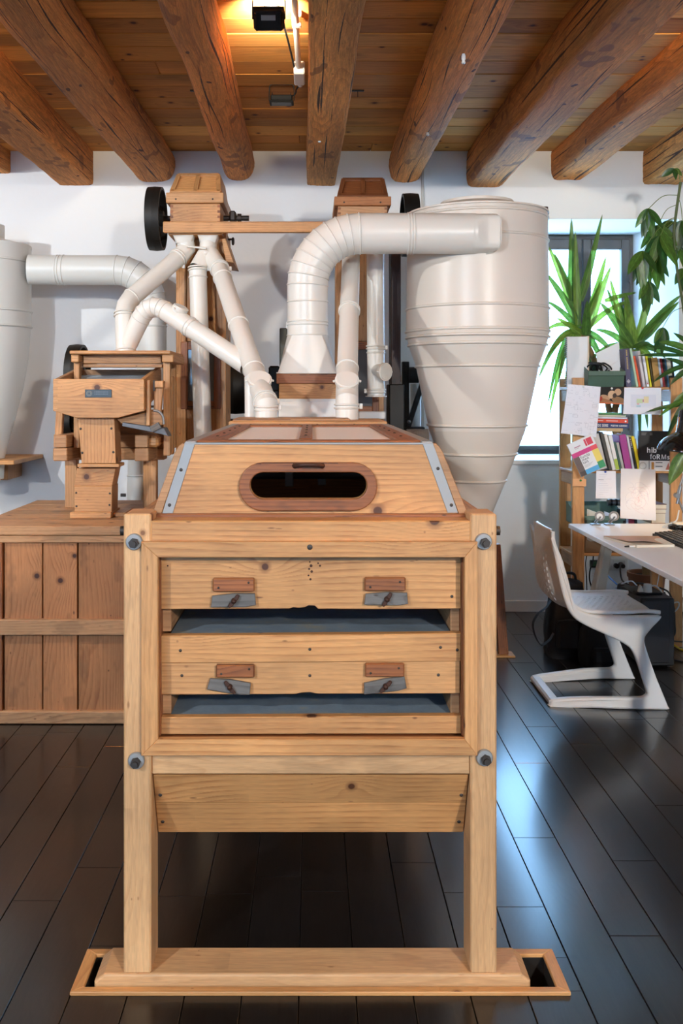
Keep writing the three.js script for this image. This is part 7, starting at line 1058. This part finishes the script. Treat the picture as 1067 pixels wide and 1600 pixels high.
  for (const [L, kz] of [[L1, 6.08], [L2, 6.1]]) for (const [b, e, w, sag, z, q] of L) part(t, 'leaf', blade(P(b[0], b[1], lerp(kz, z, 0.15)), P(e[0], e[1], z), w * 1.45 * z / F, sag * 0.5 * z / F, 0, V(-0.25 + r() * 0.3, -0.2, 1).normalize(), 0.3), q ? M.yuccaB : M.yucca);
  // tree with hanging fingered leaves at the right edge
  const pz = 5.75, sp = [[1090, 720], [1075, 540], [1066, 470], [1059, 430], [1055, 395], [1053, 365], [1056, 335], [1061, 300], [1063, 285]].map(([a, b]) => P(a, b, pz)), fp = V(sp[0].x + 0.05, 0, -pz), tr = thing('umbrella_tree', 'tall thin-stemmed house tree with hanging fingered leaves at the right edge', 'plant', fp.toArray()); pot(tr, fp, 0.13, 0.24);
  part(tr, 'stem', tube([fp.clone().add(V(0, 0.2, 0)), ...sp], 0.0085, 80, 8), plain(0x55603a, 0.7));
  const cl = [[[1063, 285], [1054, 264], 3, 26, 0.5], [[1060, 305], [1013, 326], 5, 34, 1], [[1057, 320], [1028, 352], 6, 38, 1], [[1055, 345], [1020, 392], 7, 42, 1], [[1056, 340], [1004, 392], 6, 40, 1], [[1054, 365], [1012, 440], 5, 34, 1], [[1054, 360], [1045, 345], 4, 40, 0.8], [[1060, 310], [1066, 345], 5, 46, 1], [[1053, 400], [1060, 375], 3, 36, 1], [[1060, 440], [1067, 420], 3, 30, 1], [[1068, 480], [1035, 512], 6, 30, 1], [[1054, 340], [1032, 368], 5, 40, 1]];
  for (const [st, c, n, len, dr] of cl) { const a = P(st[0], st[1], pz), h = P(c[0], c[1], pz - 0.05 + r() * 0.16); part(tr, 'petiole', tube([a, a.clone().lerp(h, 0.5).add(V(0, 0.035, 0)), h], 0.0022, 16, 6), M.petiole ??= plain(0x6c7c3a, 0.6)); for (let i = 0; i < n; i++) { const an = lerp(-0.8, 0.8, n > 1 ? i / (n - 1) : 0.5) + (r() - 0.5) * 0.3, L = len * 1.4 * (0.8 + r() * 0.35) * pz / F, e = h.clone().add(V(Math.sin(an) * L * 0.6, -Math.cos(an) * L * dr, (r() - 0.4) * L * 0.9)); part(tr, 'leaf', blade(h, e, L * 0.27, 0.006, 2, V((r() - 0.5) * 0.8, 0.3, 1).normalize(), 0.15), r() < 0.6 ? M.dark : M.darkB); } }
  part(tr, 'leaf', blade(P(1072, 705, 5.1), P(1045, 758, 5.08), 0.075, 0.01, 2, V(-0.2, 0.1, 1)), M.darkB); part(tr, 'petiole', tube([P(1092, 720, 5.6), P(1085, 690, 5.3), P(1072, 705, 5.1)], 0.003, 16, 6), M.petiole);
  // lance leaves reaching in from the right
  const qz = 5.42, dp = V(X(1100, qz) , DT, -5.32), dr = thing('dracaena', 'plant with long dark lance leaves reaching in from the right edge over the books', 'plant', dp.toArray()); pot(dr, dp, 0.05, 0.1); const kc = P(1096, 560, qz), kd = P(1092, 630, qz);
  part(dr, 'stem', tube([dp.clone().add(V(0, 0.08, 0)), kd, kc], 0.008, 24, 8), bark);
  for (const [b, e, w, s] of [[[1078, 556], [1011, 541], 9, 6], [[1085, 552], [1029, 534.5], 12, 8], [[1074, 556], [996, 555.5], 6.5, 3], [[1085, 570], [1020, 598], 8, 14], [[1085, 578], [1047, 602], 9, 14], [[1078, 632], [1008, 644.5], 6.5, 6], [[1085, 622], [1029, 652], 8, 14], [[1082, 620], [1040, 690], 9, 22], [[1090, 612], [1046, 640], 9, 18], [[1086, 545], [1052, 520], 9, 3], [[1088, 580], [1040, 560], 9, 6]]) part(dr, 'leaf', blade(P(b[0], b[1], qz), P(e[0], e[1], qz + 0.05 - r() * 0.1), w * qz / F, s * 0.5 * qz / F, 1, V(-0.1, 0.5, 1).normalize(), 0.2), r() < 0.5 ? M.dark : M.darkB);
  // pot with cut trunk on the floor behind the desk
  const gp = V(X(1010, 6.2), 0, -6.2), gt = thing('trunk_pot', 'terracotta pot with a bare dark trunk on the floor behind the shelf', 'plant pot', gp.toArray()); pot(gt, gp, 0.12, Y(894, 6.2)); part(gt, 'trunk', tube([gp.clone().add(V(0.0, 0.25, 0)), gp.clone().add(V(0.0, 0.5, 0.0)), gp.clone().add(V(0.0, 0.7, 0.02))], 0.028, 24, 12), bark);
}
renderer.render(scene, camera);
